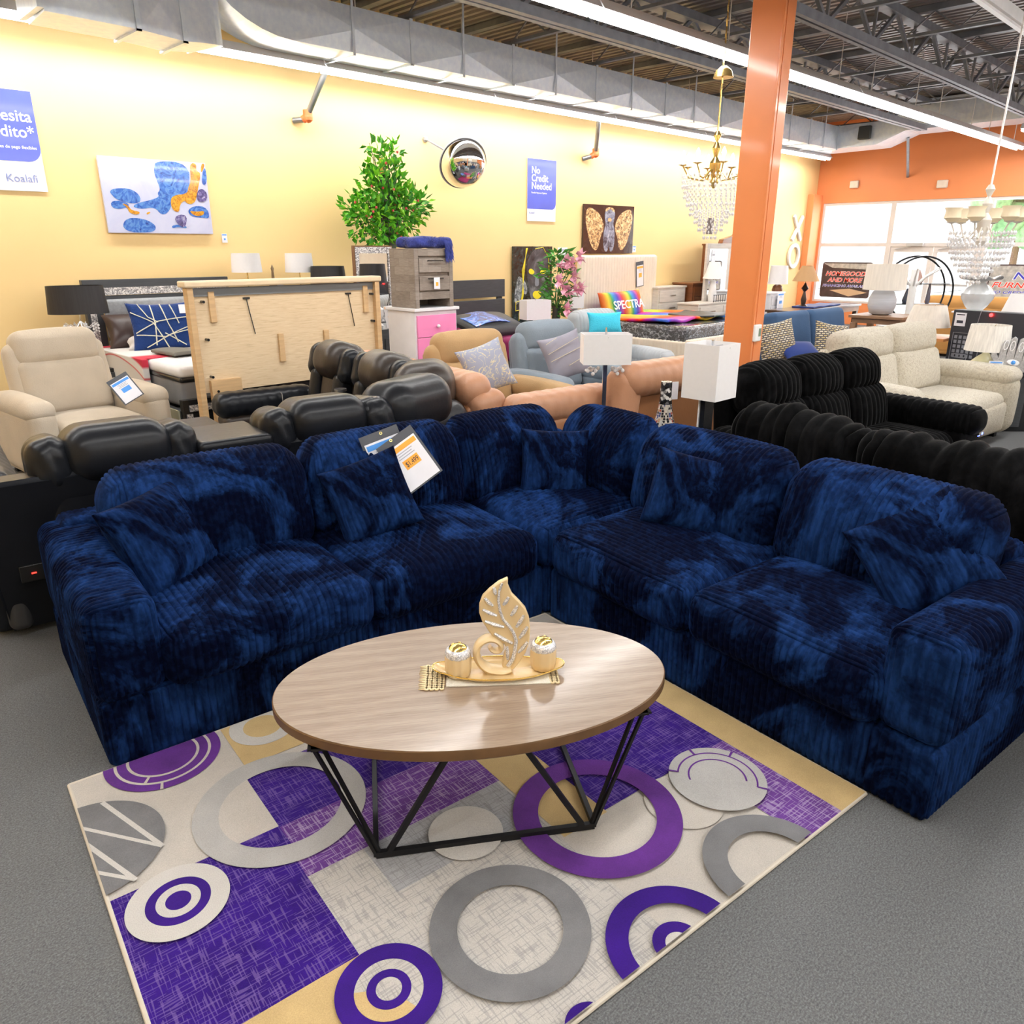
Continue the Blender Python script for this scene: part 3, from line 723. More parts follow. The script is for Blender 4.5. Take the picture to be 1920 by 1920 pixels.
# ================================================================ OVAL COFFEE TABLE
m_oak = bpy.data.materials.new('grey_oak'); m_oak.use_nodes = True; _t = NT(m_oak)
_w = _t.node('ShaderNodeTexWave', wave_type='BANDS', bands_direction='Y'); _t.link(_t.coord((.35,1,1)), _w.inputs[0])
_w.inputs['Scale'].default_value = 5; _w.inputs['Distortion'].default_value = 7; _w.inputs['Detail'].default_value = 3; _w.inputs['Detail Scale'].default_value = .7
_g = _t.noise(6, _t.coord((2,38,10)), 5, .65)
_c = _t.ramp(_w.outputs[1], [(0, (.20,.135,.09)), (.55, (.245,.17,.12)), (1, (.30,.22,.155))])
_t.base(_t.mix(.55, _c, _t.ramp(_g, [(.3, (.16,.105,.068)), (.62, (.31,.235,.175))]))); _t.b.inputs['Roughness'].default_value = .3; _t.b.inputs['Coat Weight'].default_value = .25
_t.b.inputs['Coat Roughness'].default_value = .12
m_edge = mat('table_edge_brown', (.13,.07,.03), .4, var=.25, vscale=12)
TZ = .45; ta = math.radians(-34.1)
table = thing('coffee_table', 'oval coffee table with a grey brown wooden top on black metal legs', 'table', (1.417, 1.607, .011), ta)
TZ -= .011
tp = M(); n = 96; A_, B_ = .627, .375
rings = [(1-.006, 0), (1, -.004), (1, -.032), (.99, -.036)]
vs = [(A_*s*math.cos(2*PI*k/n), B_*s*math.sin(2*PI*k/n), TZ+z) for s, z in rings for k in range(n)]
tp.add(vs, [tuple(range(n))], 0); tp.add(vs, [(i*n+k, (i+1)*n+k, (i+1)*n+(k+1)%n, i*n+(k+1)%n) for i in range(3) for k in range(n)] + [tuple(range(3*n, 4*n))[::-1]], 1)
build('tabletop', tp, [m_oak, m_edge], table, angle=30)
zt = TZ-.036; b_ = .013
def L_(p): x, y = p[0]-1.417, p[1]-1.607; c, s = math.cos(-ta), math.sin(-ta); return (x*c-y*s, x*s+y*c)
fx, fy = .34, .247
fr = M()
for sy in (-1, 1): fr.bar((-fx, sy*fy, b_), (fx, sy*fy, b_), .016, .02)
for sx in (-1, 1): fr.bar((sx*fx, -fy, b_), (sx*fx, fy, b_), .016, .02)
build('floor_frame', fr, m_black, table, smooth=False)
for sx in (-1, 1):
    for sy in (-1, 1):
        a = (sx*fx, sy*fy, b_); 
        build('leg', M().bar(a, (sx*.505, sy*.205, zt), .010).bar((sx*(fx-.012), sy*fy, b_), (sx*.485, sy*.185, zt), .010), m_black, table, smooth=False)
        build('leg', M().bar((sx*(fx-.035), sy*fy, b_), (sx*.07, sy*.235, zt), .016), m_black, table, smooth=False)
build('top_bracket', M().bb(-.5, .5, -.245, -.215, zt-.006, zt).bb(-.5, .5, .215, .245, zt-.006, zt).bb(-.51, -.48, -.24, .24, zt-.006, zt).bb(.48, .51, -.24, .24, zt-.006, zt), m_black, table, smooth=False)

# decor on the table
TT = .4505
m_gold = mat('champagne_gold_ceramic', (.72,.55,.31), .32, var=.06, coat=.3); m_goldm = mat('gold_rim', (.85,.62,.2), .22, metal=.9)
def glitter(name, a=(.75,.75,.78), b=(.2,.2,.24), sc=420):
    m = bpy.data.materials.new(name); m.use_nodes = True; t = NT(m)
    v = t.node('ShaderNodeTexVoronoi'); v.inputs['Scale'].default_value = sc; t.link(t.coord(), v.inputs['Vector'])
    s = t.node('ShaderNodeSeparateColor'); t.link(v.outputs['Color'], s.inputs[0])
    t.base(t.ramp(s.outputs[0], [(.2, b), (.6, a), (.95, (1,1,1))])); t.b.inputs['Metallic'].default_value = .3; t.b.inputs['Roughness'].default_value = .25
    t.bump(s.outputs[1], .6, .002); return m
m_glit = glitter('silver_glitter', (.85,.85,.88), (.42,.42,.46))
p0 = Vector(pz(935, 1262, TT)); az = math.radians(-41)
p0l = p0 - Vector((math.cos(az), math.sin(az), 0))*.028
lace = thing('lace_runner', 'cream lace runner folded under the gold tray on the coffee table', 'cloth', (p0.x, p0.y, TT), az)
lc = M(); rng = random.Random(3)
lc.bb(-.14, .19, -.075, .05, .0005, .004)
build('cloth', lc, mat('cream_cloth', (.72,.68,.58), .9, bump=.4, bscale=200), lace, smooth=False)
lf = M()
for i in range(14):
    y = -.085+.0105*i
    for k in range(4):
        x = -.20+.0155*k; lf.lathe([(.0025,0),(.0085,0),(.0085,.0035),(.0025,.0035),(.0025,0)], (x+rng.uniform(-.001,.001), y, .001), 8)
    lf.prism([(-.205,y-.004),(-.223-rng.uniform(0,.006),y),(-.205,y+.004)], .003, z0=.001)
build('lace_edge', lf, mat('cream_lace', (.72,.58,.35), .8), lace); lf = M()
for i in range(12):
    y = -.07+.0105*i
    for k in range(2): lf.lathe([(.0025,0),(.0085,0),(.0085,.0035),(.0025,.0035),(.0025,0)], (.195+.0155*k, y, .001), 8)
build('lace_edge', lf, mat('cream_lace', (.72,.58,.35), .8), lace)
lace.location = (p0l.x, p0l.y, TT)
tray = thing('tray', 'long wavy gold serving tray on the lace runner', 'tray', (p0.x, p0.y, TT+.0045), az)
tr = M(); n = 64
def trp(s, z): 
    o_ = []
    for k in range(n):
        a = 2*PI*k/n; x = .175*math.cos(a); y = .058*math.sin(a)*(1+.12*math.cos(4*a))
        y *= 1.15; x = math.copysign(abs(math.cos(a))**.75*.212, math.cos(a)); o_.append((x*s, y*s+(.0 if s > .8 else 0), z+ (.012*max(0, abs(x)/.212-.6)/.4 if s > .9 else 0)))
    return o_
lv = [trp(.001, 0), trp(.80, 0), trp(.93, .006), trp(1.0, .014), trp(1.0, .017), trp(.93, .009), trp(.80, .003), trp(.001, .003)]
vs = sum(lv, []); tr.add(vs, [(i*n+k, i*n+(k+1)%n, (i+1)*n+(k+1)%n, (i+1)*n+k) for i in range(7) for k in range(n)])
build('dish', tr, mat('pale_gold_tray', (.70,.52,.27), .3, coat=.3), tray)
build('rim', M().tube([(x, y, z) for x, y, z in trp(1.0, .0155)], .0022, 6, closed=True), m_goldm, tray)
U_ = 2.58/FPX/5.333
def cp(x, y): return ((x-955)*U_, (1100-y)*U_)
leaf = thing('leaf_sculpture', 'gold leaf sculpture with a curled stem and glitter veins on the tray', 'sculpture', (p0.x, p0.y, TT+.0078), az)
out_ = [(1045,125),(1042,190),(1080,285),(1150,365),(1205,435),(1240,530),(1252,650),(1245,780),(1215,890),(1160,990),(1100,1070),(1060,1095),(1010,1100),(985,1020),(1010,900),(1030,850),(1000,790),(930,740),(880,690),(840,620),(805,560),(778,470),(780,390),(812,300),(880,230),(960,165)]
lm = M(); pts = [cp(*q) for q in out_]
XF_ = Matrix.Translation((0, .012, 0)) @ FRONT
lm.prism(pts, .022, X=XF_)
build('leaf_blade', lm, m_gold, leaf, bevel=.004)
sc_ = M(); sp_ = [(1075,1060),(1010,1085),(930,1082),(850,1060),(790,1010),(755,945),(745,880),(765,810),(815,760),(875,742),(935,762),(975,810),(975,860),(930,880),(885,860),(870,825)]
P_ = [(cp(*q)[0], 0, cp(*q)[1]) for q in sp_]
sm = []
for i in range(len(P_)-1):
    for k in range(4):
        a = Vector(P_[max(i-1,0)]); b = Vector(P_[i]); c = Vector(P_[i+1]); d = Vector(P_[min(i+2,len(P_)-1)]); u = k/4
        sm.append(.5*((2*b)+(c-a)*u+(2*a-5*b+4*c-d)*u*u+(3*b-a-3*c+d)*u**3))
N = len(sm); sc_.tube(sm, [.0135*(1-.55*(i/N)**2) for i in range(N)], 10); 
sc_.v = [(x, y*2.2, z) for x, y, z in sc_.v]
build('curled_stem', sc_, m_gold, leaf)
build('foot', M().box((cp(945,1096)[0], 0, .004), (.075, .045, .009)), m_gold, leaf, bevel=.003)
vn = M()
mid = [(990,170),(962,250),(955,340),(970,450),(1000,540),(1055,610),(1095,680),(1120,760),(1110,850),(1090,950),(1040,1030)]
vm_ = [((915,210),(930,280)),((830,315),(905,395)),((810,430),(940,495)),((830,550),(1005,615)),((915,680),(1085,790)),((1050,310),(1000,390)),((1130,400),(1070,500)),((1190,500),(1120,620)),((1225,620),(1150,735)),((1225,780),(1140,890)),((1035,820),(1040,960))]
mz = [(cp(*q)[0], -.0115, cp(*q)[1]) for q in mid]
vn.tube(mz, [.0038+.0034*i/10 for i in range(11)], 6)
for a, b in vm_:
    a, b = cp(*a), cp(*b); vn.tube([(a[0], -.011, a[1]), ((a[0]+b[0])/2, -.012, (a[1]+b[1])/2-.0015), (b[0], -.011, b[1])], [.0042,.0068,.0042], 6)
build('glitter_vein', vn, m_glit, leaf)
for cx, cy, lb in ((572, 1120, 'left'), (1385, 1075, 'right')):
    x = (cx-955)*U_; q = Vector((x, -.012 if lb == 'left' else .014, 0)); q.rotate(Matrix.Rotation(az, 3, 'Z'))
    t = thing('candle_holder', f'small fluted gold candle holder with glitter rim, {lb} of the leaf sculpture', 'candle holder', (p0.x+q.x, p0.y+q.y, TT+.0078), az, 'candle holders on the tray')
    cu_ = M(); n = 40; prof = [(.032,0),(.038,.005),(.041,.025),(.0415,.06),(.037,.082)]
    vs = [((r*(1+.035*math.cos(10*2*PI*k/n)))*math.cos(2*PI*k/n), (r*(1+.035*math.cos(10*2*PI*k/n)))*math.sin(2*PI*k/n), z) for r, z in prof for k in range(n)]
    cu_.add(vs, [tuple(range(n))[::-1]] + [(i*n+k, i*n+(k+1)%n, (i+1)*n+(k+1)%n, (i+1)*n+k) for i in range(4) for k in range(n)] + [tuple(range(4*n, 5*n))])
    build('cup', cu_, m_gold, t, angle=60)
    build('glitter_rim', M().lathe([(.040,.070),(.0415,.080),(.037,.091),(.029,.096)], n=30), m_glit, t)
    dm = M(); dm.lathe([(.032,.091),(.027,.100),(.015,.107),(.001,.110)], n=24)
    for k in range(5): dm.lathe([(.004,0),(.007,.001),(.004,.004)], (.018*math.cos(k*1.256), .018*math.sin(k*1.256), .102), 8)
    build('pierced_dome', dm, m_goldm, t)
# ================================================================ OTHER SEATING
def couch(name, label, p, rz, W, D, Hh, n, m, aw=.2, ah=.60, sz=.46, lean=.2, pitch=0, amp=.01, head=.26, group=None, foot=True, cat='sofa', puff=.03, wings=False, armr=.08, arms=(1,1), st=.05):
    t = thing(name, label, cat, (p[0], p[1], 0), rz, group)
    rk = dict(ribs=ribx, pitch=pitch, amp=amp, dense=(1,0,0)) if pitch else {}
    rky = dict(ribs=riby, pitch=pitch, amp=amp, dense=(0,1,0)) if pitch else {}
    iw = W-aw*(arms[0]+arms[1]); cx = (arms[0]-arms[1])*aw/2
    B = lambda nm, mb: build(nm, mb, m, t, angle=70)
    B('base', soft(W-.06, D-.16, .26, .03, (0, .04, .17), step=st*2))
    for i, s in enumerate((-1, 1)):
        if arms[i]:
            mb = soft(aw, D*.92, ah-.06, armr, (s*(W/2-aw/2), -.02, .06+(ah-.06)/2), puff=(.01,.015,.02), step=st, **rky)
            soft(aw*1.12, D*.86, .16, .075, (s*(W/2-aw/2), -.03, ah-.02), mb=mb, step=st, puff=(.0,.02,.02), **rky); B('arm', mb)
    sw = iw/n
    for i in range(n):
        x = cx - iw/2 + sw*(i+.5)
        B('seat_cushion', soft(sw-.01, D*.66, .2, .07, (x, -D*.12, sz-.1), puff=(0,.02,.03), step=st, **rk))
        if foot: B('footrest', soft(sw-.02, .1, .28, .04, (x, -D/2+.07, .24), puff=(0,.02,0), step=st, **rk))
        y = D/2-.20; hz = Hh-head
        B('backrest', soft(sw-.01, .20, hz-sz+.08, .07, (x, y-.02, (sz+hz)/2), (-lean,0,0), puff=(0,puff,0), step=st, **rk))
        if head: B('headrest', soft(sw-.02, .24, head+.03, .09, (x, y+.03+lean*.22, Hh-head/2-.01), (-lean*.8,0,0), puff=(0,puff,.02), step=st, **rk))
        if wings:
            for s in (-1, 1): B('back_wing', soft(.16, .2, .62, .07, (x+s*(sw/2-.03), y+.06, Hh-.40), (-lean,0,s*.12), puff=(0,.02,.01), step=st))
    B('back_panel', soft(iw+.04, .1, Hh-.24, .04, (cx, D/2-.05, (Hh-.1)/2+.02), (-lean*.45,0,0), step=st*2, **rk))
    build('foot', M().bb(-W/2+.06, -W/2+.12, -D/2+.14, -D/2+.2, 0, .05), m_black, t, smooth=False)
    build('foot', M().bb(W/2-.12, W/2-.06, -D/2+.14, -D/2+.2, 0, .05), m_black, t, smooth=False)
    build('foot', M().bb(-W/2+.06, -W/2+.12, D/2-.2, D/2-.14, 0, .05), m_black, t, smooth=False)
    build('foot', M().bb(W/2-.12, W/2-.06, D/2-.2, D/2-.14, 0, .05), m_black, t, smooth=False)
    return t
def suede(name, c, v=.08): return mat(name, c, .9, spec=.15, var=v, vscale=5, sheen=.3, bump=.25, bscale=120)
m_beige = suede('beige_suede', (.50,.43,.34)); m_tan = suede('tan_suede', (.40,.26,.13)); m_gry = suede('slate_grey_suede', (.21,.25,.29))
m_lgry = suede('light_grey_ribbed', (.42,.44,.46)); m_navyg = suede('blue_grey_chenille', (.055,.105,.20)); m_stitch = mat('pale_stitching', (.6,.55,.45), .8)
m_leath = mat('black_leather', (.009,.010,.013), .34, spec=.28, var=.2, vscale=4, bump=.08, bscale=45, coat=.03)
m_leathb = mat('brown_black_leather', (.030,.021,.016), .38, spec=.45, var=.2, vscale=4, bump=.1, bscale=45, coat=.03)
m_brown = mat('caramel_leather', (.46,.23,.13), .42, var=.12, vscale=3, bump=.25, bscale=25)
m_brownd = mat('caramel_leather_back', (.30,.13,.055), .42, var=.1, vscale=3, bump=.1, bscale=45)
m_shear = bpy.data.materials.new('cream_shearling'); m_shear.use_nodes = True; _t = NT(m_shear)
_n = _t.noise(55, None, 4, .7, 1.0); _t.base(_t.ramp(_n, [(.3, (.50,.41,.28)), (.55, (.76,.69,.55))])); _t.b.inputs['Roughness'].default_value = .95; _t.b.inputs['Sheen Weight'].default_value = .5; _t.bump(_n, 1.0, .02)
m_bvel = velvet('black_ribbed_velour', (.0012,.0012,.0013), (.010,.010,.011), 3, (.42,.66), .06, (1,1,1))

t = couch('recliner', 'beige suede recliner with a price tag on its right arm, before the grey bed', at(142, 700, 6.25), .08, 1.08, .98, 1.1, 1, m_beige, aw=.2, ah=.60, wings=True, cat='recliner', lean=.22)
build('stitch_line', M().tube([(-.27, -.515, .10), (-.27,-.5,.30), (-.265,-.47,.45)], .004, 6).tube([(.27, -.515, .10), (.27,-.5,.30), (.265,-.47,.45)], .004, 6), m_stitch, t)
pb = t
s = price_sheet('price_sheet', 'black framed blue price tag on the right arm of the beige recliner', .17, .22, m_bluel)
x, z = rollx(math.radians(-105), math.radians(-28), math.radians(25)); put(s, at(235, 728, 6.0), x, z)

couch('recliner', 'tan suede recliner holding a grey patterned pillow', at(925, 690, 6.4), -.1, 1.15, .98, 1.07, 1, m_tan, aw=.22, cat='recliner', wings=True, armr=.1)
couch('recliner', 'slate grey suede recliner, right of the tan one', at(1070, 670, 7.35), -.1, 1.12, .98, 1.07, 1, m_gry, aw=.22, cat='recliner', wings=True, armr=.1)
couch('recliner', 'light grey ribbed recliner with an aqua pillow behind the square lampshade', at(1150, 648, 8.75), -.15, 1.1, .98, 1.07, 1, m_lgry, aw=.22, cat='recliner', pitch=.05, amp=.008, armr=.09)
def decor_pillow(label, p, az, roll, lean, w, h, t_, m, extra=None, group=None):
    t = thing('throw_pillow', label, 'pillow', (0,0,0), 0, group)
    x, z = rollx(math.radians(az), math.radians(roll), math.radians(lean)); put(t, p, x, z)
    build('cover', pillow(w, h, t_, n=26), m, t, angle=80); return t
# blue-grey figured pillows
m_gpil = bpy.data.materials.new('grey_gold_thread_fabric'); m_gpil.use_nodes = True; _t = NT(m_gpil)
_n = _t.noise(9, None, 3, .6, 1.5); _a = _t.math('LESS_THAN', _t.math('ABSOLUTE', _t.math('SUBTRACT', _n, .5)), .013)
_t.base(_t.mix(_a, (.30,.32,.40), (.62,.54,.32))); _t.b.inputs['Roughness'].default_value = .85
decor_pillow('grey pillow with gold thread pattern on the tan recliner', at(912, 690, 6.1), -112, -16, 22, .40, .40, .15, m_gpil)
t = decor_pillow('grey pillow with diagonal pale lines on the slate recliner', at(1058, 668, 7.1), -115, -14, 20, .42, .42, .15, mat('mauve_grey_plush', (.27,.26,.31), .9, var=.1))
ln = M()
for a, b in (((-.18,.05),(.16,.12)),((-.18,-.02),(.17,.03)),((-.02,-.1),(.17,-.06)),((-.17,.14),(-.05,.17))):
    ln.bar((a[0],-.078,a[1]), ((a[0]+b[0])/2,-.086,(a[1]+b[1])/2), .007, .004).bar(((a[0]+b[0])/2,-.086,(a[1]+b[1])/2), (b[0],-.078,b[1]), .007, .004)
build('stripe_embroidery', ln, mat('pale_gold_thread', (.6,.52,.35), .6), t, smooth=False)
decor_pillow('small aqua fluffy pillow on the light grey ribbed recliner', at(1134, 606, 8.6), -120, 0, 15, .40, .24, .14, mat('aqua_fluff', (.06,.55,.75), .95, bump=.8, bscale=80))
# ----------------------------------------------- black leather reclining sectional
rs = thing('reclining_sectional', 'black leather power reclining sectional wrapping behind the left side of the navy sofa', 'sofa', (0,0,0), TH)
R = lambda nm, mb, m=m_leath, **k: build(nm, mb, m, rs, angle=70, **k)
wr = lambda P: P + np.stack([.003*np.sin(P[:,1]*60+P[:,0]*40), .004*np.sin(P[:,0]*90+P[:,2]*35), .003*np.sin(P[:,0]*70-P[:,2]*50)], 1)
R('outside_back', M().add([(.02,3.80,.80),(2.1,3.80,.80),(2.1,3.98,.06),(.12,3.98,.06),(.02,3.95,.80),(2.1,3.95,.80),(2.1,4.2,.06),(.12,4.2,.06)], [(0,1,2,3)[::-1],(4,5,6,7),(0,4,5,1)[::-1] ,(1,5,6,2),(2,6,7,3),(3,7,4,0)]), bevel=.02)
R('side_panel', soft(.10, 1.0, .52, .04, (.14, 4.45, .30)), mat('lit_black_leather', (.04,.04,.043), .5))  # greyer base colour stands in for light on this outer side
build('usb_light', M().bb(.215, .235, 3.885, 3.895, .338, .343), mat('red_led', (1,.03,.02), emit=4), rs, smooth=False)
R('usb_plate', M().bb(.17, .28, 3.89, 3.92, .30, .38), mat('black_plastic', (.01,.01,.01), .3), bevel=.004)
R('arm', soft(.30, 1.0, .2, .09, (.11, 4.46, .70), step=.03, deform=wr))
R('arm_base', soft(.26, .95, .62, .06, (.14, 4.48, .33)))
for u0, u1 in ((.30, 1.0), (1.36, 2.04)):
    um = (u0+u1)/2; w_ = u1-u0
    R('seat_back', soft(w_, .30, .42, .11, (um, 3.98, .64), step=.03))
    R('headrest', soft(w_*.68, .38, .27, .12, (um+.01, 3.955, .85), (-.1,0,0), step=.02))
    for s in (-1, 1): R('headrest_side', soft(w_*.27, .33, .25, .10, (um+s*w_*.39, 3.965, .825), (-.1,0,0), step=.012, deform=wr))
    R('seat_cushion', soft(w_-.02, .6, .22, .08, (um, 4.45, .38)))
R('console_lid', soft(.37, .42, .07, .03, (1.18, 3.98, .82), step=.03)); R('console', soft(.35, .9, .7, .03, (1.18, 4.4, .42)))
# curved corner with headrest
R('corner_base', soft(.95, .95, .5, .1, (2.40, 4.25, .28)))
R('corner_back', soft(.95, .35, .5, .13, (2.32, 4.06, .58), (0,0,.35), step=.04))
R('corner_headrest', soft(.62, .38, .34, .15, (2.30, 4.03, .85), (-.1,0,.42), step=.02))
R('corner_headrest', soft(.22, .36, .28, .12, (1.99, 3.94, .81), (-.1,0,.2), step=.012, deform=wr))
R('corner_headrest', soft(.42, .40, .36, .15, (2.60, 4.32, .88), (-.1,0,.9), step=.02), m_leathb)
# two seats facing left, each with a rolled headrest
for v, g in ((4.75, 0), (5.50, 1)):
    R('seat_back', soft(.24, .66, .62, .10, (2.62, v, .66), (0,.22,0), step=.03), m_leathb)
    R('headrest', soft(.36, .42, .30, .14, (2.56, v-.02, .93), (0,.3,0), step=.025), m_leathb)
    for s in (-1, 1): R('headrest_side', soft(.30, .15, .26, .10, (2.58, v+s*.26, .90), (0,.3,0), step=.012, deform=wr), m_leath)
    R('back_bolster', soft(.16, .14, .42, .06, (2.46, v-.2, .66), (0,.22,0), step=.03)); R('back_bolster', soft(.16, .14, .42, .06, (2.46, v+.2, .66), (0,.22,0), step=.03))
    R('back_insert', soft(.10, .24, .40, .04, (2.47, v, .66), (0,.22,0), step=.03), m_leathb)
    R('seat_cushion', soft(.62, .62, .22, .08, (2.2, v, .40), step=.04))
    R('footrest', soft(.10, .60, .30, .05, (1.88, v, .24), step=.04))
R('console', soft(.7, .14, .55, .04, (2.3, 5.125, .32)))
cr = M()
for k in range(2): cr.lathe([(.035,-.01),(.045,-.01),(.045,.006),(.035,.006),(.035,-.01)], (2.40-.02*k, 5.13, .68+.1*k), 16, X=None)
R('cup_holder', cr, mat('steel_ring', (.4,.4,.42), .3, metal=.9))
R('arm', soft(.80, .24, .20, .09, (2.12, 5.98, .60), step=.025, deform=wr)); R('arm_base', soft(.76, .22, .5, .05, (2.14, 5.98, .28)), m_leathb)
R('arm_seam', M().tube([(2.22, 5.855, .52), (2.22,5.86,.66), (2.22,5.98,.703), (2.22,6.1,.66)], .004, 6), mat('leather_thread', (.18,.16,.14), .7))
R('base', soft(.7, 2.2, .2, .03, (2.4, 5.0, .13)))

# ----------------------------------------------- caramel leather sofas around the wood table
def puckered(P): return P + np.stack([0*P[:,0], .0018*np.sin(P[:,0]*70), .0022*np.sin(P[:,0]*63+P[:,1]*30)], 1)
def pucky(P): return P + np.stack([.0018*np.sin(P[:,1]*70), 0*P[:,0], .0022*np.sin(P[:,1]*63+P[:,0]*30)], 1)
bs = thing('leather_sofa', 'caramel leather sofa with its back against the black sectional, near the tan recliner', 'sofa', (0,0,0), TH)
K = lambda nm, mb, o, m=m_brown: build(nm, mb, m, o, angle=70)
K('back_roll', soft(.26, 1.75, .24, .12, (2.93, 5.0, .84), (0,-.12,0), deform=pucky, step=.02), bs)
K('back_cushion', soft(.26, 1.7, .5, .11, (3.02, 5.0, .60), (0,-.12,0), step=.04), bs)
K('outside_back', soft(.08, 1.7, .66, .03, (2.86, 5.0, .42)), bs, m_brownd)
K('side_panel', soft(.28, .22, .74, .09, (3.02, 4.18, .48), (0,-.12,0), deform=puckered, step=.02), bs)
K('seat_cushion', soft(.3, 1.4, .22, .08, (3.14, 5.05, .36)), bs); K('base', soft(.42, 1.6, .26, .03, (3.06, 5.0, .15)), bs, m_brownd)
bs = thing('leather_sofa', 'low caramel leather seat showing its puckered back roll behind the corner of the navy sectional', 'sofa', (0,0,0), TH)
bs['label'] = 'low caramel leather seat, puckered back roll, behind the navy corner cushions'
K('back_roll', soft(.95, .25, .22, .11, (3.52, 4.02, .71), (0,0,.0), deform=puckered, step=.02), bs)
K('outside_back', soft(.95, .12, .55, .04, (3.52, 3.98, .36)), bs, m_brownd); K('seat_cushion', soft(.85, .3, .22, .08, (3.60, 4.2, .34)), bs)
bs = thing('leather_sofa', 'tall caramel leather sofa back between the two square lampshades', 'sofa', (0,0,0), TH)
K('back_roll', soft(1.10, .26, .25, .12, (4.42, 3.78, .865), deform=puckered, step=.02), bs)
K('back_roll_end', soft(.22, .26, .50, .10, (3.93, 3.82, .70), (0,.16,0), deform=puckered, step=.02), bs)
K('outside_back', soft(.95, .10, .78, .03, (4.50, 3.80, .42)), bs, m_brownd); K('seat_cushion', soft(.95, .3, .24, .08, (4.45, 4.02, .38)), bs)
K('base', soft(1.0, .42, .24, .03, (4.45, 3.98, .14)), bs, m_brownd)
m_lwood = bpy.data.materials.new('light_oak'); m_lwood.use_nodes = True; _t = NT(m_lwood)
def wood(m, stops, sc=(1.5,1.5,30), dirn=None, rough=.45):
    t = NT(m); n = t.noise(4, t.coord(sc), 5, .6, .4); t.base(t.ramp(n, stops)); t.b.inputs['Roughness'].default_value = rough
wood(m_lwood, [(.3, (.42,.29,.16)), (.7, (.60,.44,.27))], (2,22,22))
wt = thing('coffee_table', 'light oak coffee table in front of the tan and slate recliners', 'table', fl(4.10, 4.55), TH)
build('tabletop', M().bb(-.55, .55, -.28, .28, .42, .46), m_lwood, wt, smooth=False, bevel=.004)
build('lower_shelf', M().bb(-.45, .45, -.22, .22, .12, .15), m_lwood, wt, smooth=False)
for sx in (-1, 1):
    for sy in (-1, 1): build('leg', M().bb(sx*.50-.03, sx*.50+.03, sy*.24-.03, sy*.24+.03, 0, .42), m_lwood, wt, smooth=False)

# ----------------------------------------------- black ribbed velour pair
ns = thing('velour_sofa', 'black chunky ribbed velour sofa with its back to the navy sectional', 'sofa', (0,0,0), TH)
N_ = lambda nm, mb, o: build(nm, mb, m_bvel, o, angle=80)
def lump(P): return P + np.stack([.012*np.sin(P[:,1]*9)*np.sin(P[:,2]*7), .006*np.sin(P[:,2]*12), .016*np.sin(P[:,1]*11+1)*np.sin(P[:,0]*9+2)+.012*np.sin(P[:,1]*27)], 1)
N_('back', soft(.30, .78, .62, .14, (3.62, 2.20, .645), ribs=riby, pitch=.085, amp=.022, dense=(0,1,0), deform=lump, step=.03), ns)
N_('back', soft(.30, 2.45, .61, .14, (3.62, .62, .63), ribs=riby, pitch=.085, amp=.022, dense=(0,1,0), deform=lump, step=.03), ns)
N_('outside_back', soft(.16, 2.6, .5, .05, (3.50, 1.08, .27), ribs=riby, pitch=.07, amp=.012, dense=(0,1,0)), ns)
N_('seat_cushion', soft(.55, .84, .24, .08, (4.02, 1.70, .36), ribs=riby, pitch=.07, amp=.012, dense=(0,1,0)), ns)
N_('seat_cushion', soft(.62, 1.4, .24, .08, (4.05, .6, .36), ribs=riby, pitch=.07, amp=.012, dense=(0,1,0)), ns)
N_('base', soft(.8, 2.4, .22, .03, (3.95, .95, .13)), ns)
ls = thing('velour_loveseat', 'black ribbed velour reclining sofa facing the camera before the orange pillar', 'sofa', fl(4.98, 2.80), TH)
rb = dict(ribs=ribx, pitch=.055, amp=.013, dense=(1,0,0), step=.03)
for i, x in enumerate((-.50, .02, .54)):
    N_('headrest', soft(.55, .26, .34, .12, (x, .22, .86), (-.18,0,0), puff=(0,.05,.02), **rb), ls)
    N_('backrest', soft(.55, .24, .42, .11, (x, .12, .60), (-.2,0,0), puff=(0,.05,.0), **rb), ls)
    N_('seat_cushion', soft(.54, .66, .24, .09, (x, -.2, .38), puff=(0,0,.03), **rb), ls)
N_('arm', soft(.28, .95, .22, .1, (.90, -.16, .58), ribs=riby, pitch=.055, amp=.012, dense=(0,1,0), step=.03), ls); N_('arm', soft(.28, .95, .22, .1, (-.88, -.16, .54), ribs=riby, pitch=.055, amp=.012, dense=(0,1,0), step=.03), ls)
N_('arm_base', soft(.26, .9, .48, .05, (.90, -.14, .28), ribs=riby, pitch=.055, amp=.01, dense=(0,1,0)), ls)
N_('base', soft(1.7, .9, .24, .03, (0, -.05, .14)), ls); N_('back_panel', soft(1.62, .1, .76, .04, (0, .34, .48), (-.1,0,0)), ls)
build('usb_light', M().bb(.80, .83, -.652, -.648, .50, .505).bb(.86, .875, -.652, -.648, .505, .52), mat('blue_led', (.1,.15,1), emit=6), ls, smooth=False)
m_espr = mat('espresso_wood', (.06,.028,.014), .3, var=.2, vscale=6, coat=.4)
dt = thing('coffee_table', 'dark espresso coffee table at the right edge of the photo', 'table', fl(5.75, 1.35), TH)
build('tabletop', M().bb(-.35, .75, -.42, .42, .455, .50), mat('espresso_top', (.11,.075,.06), .22, var=.1, coat=.5), dt, smooth=False, bevel=.006)
build('apron', M().bb(-.32, .72, -.39, .39, .37, .455), m_espr, dt, smooth=False)
for sx in (-.30, .70):
    for sy in (-1, 1): build('leg', M().bb(sx-.03, sx+.03, sy*.36-.03, sy*.36+.03, 0, .37), m_espr, dt, smooth=False)

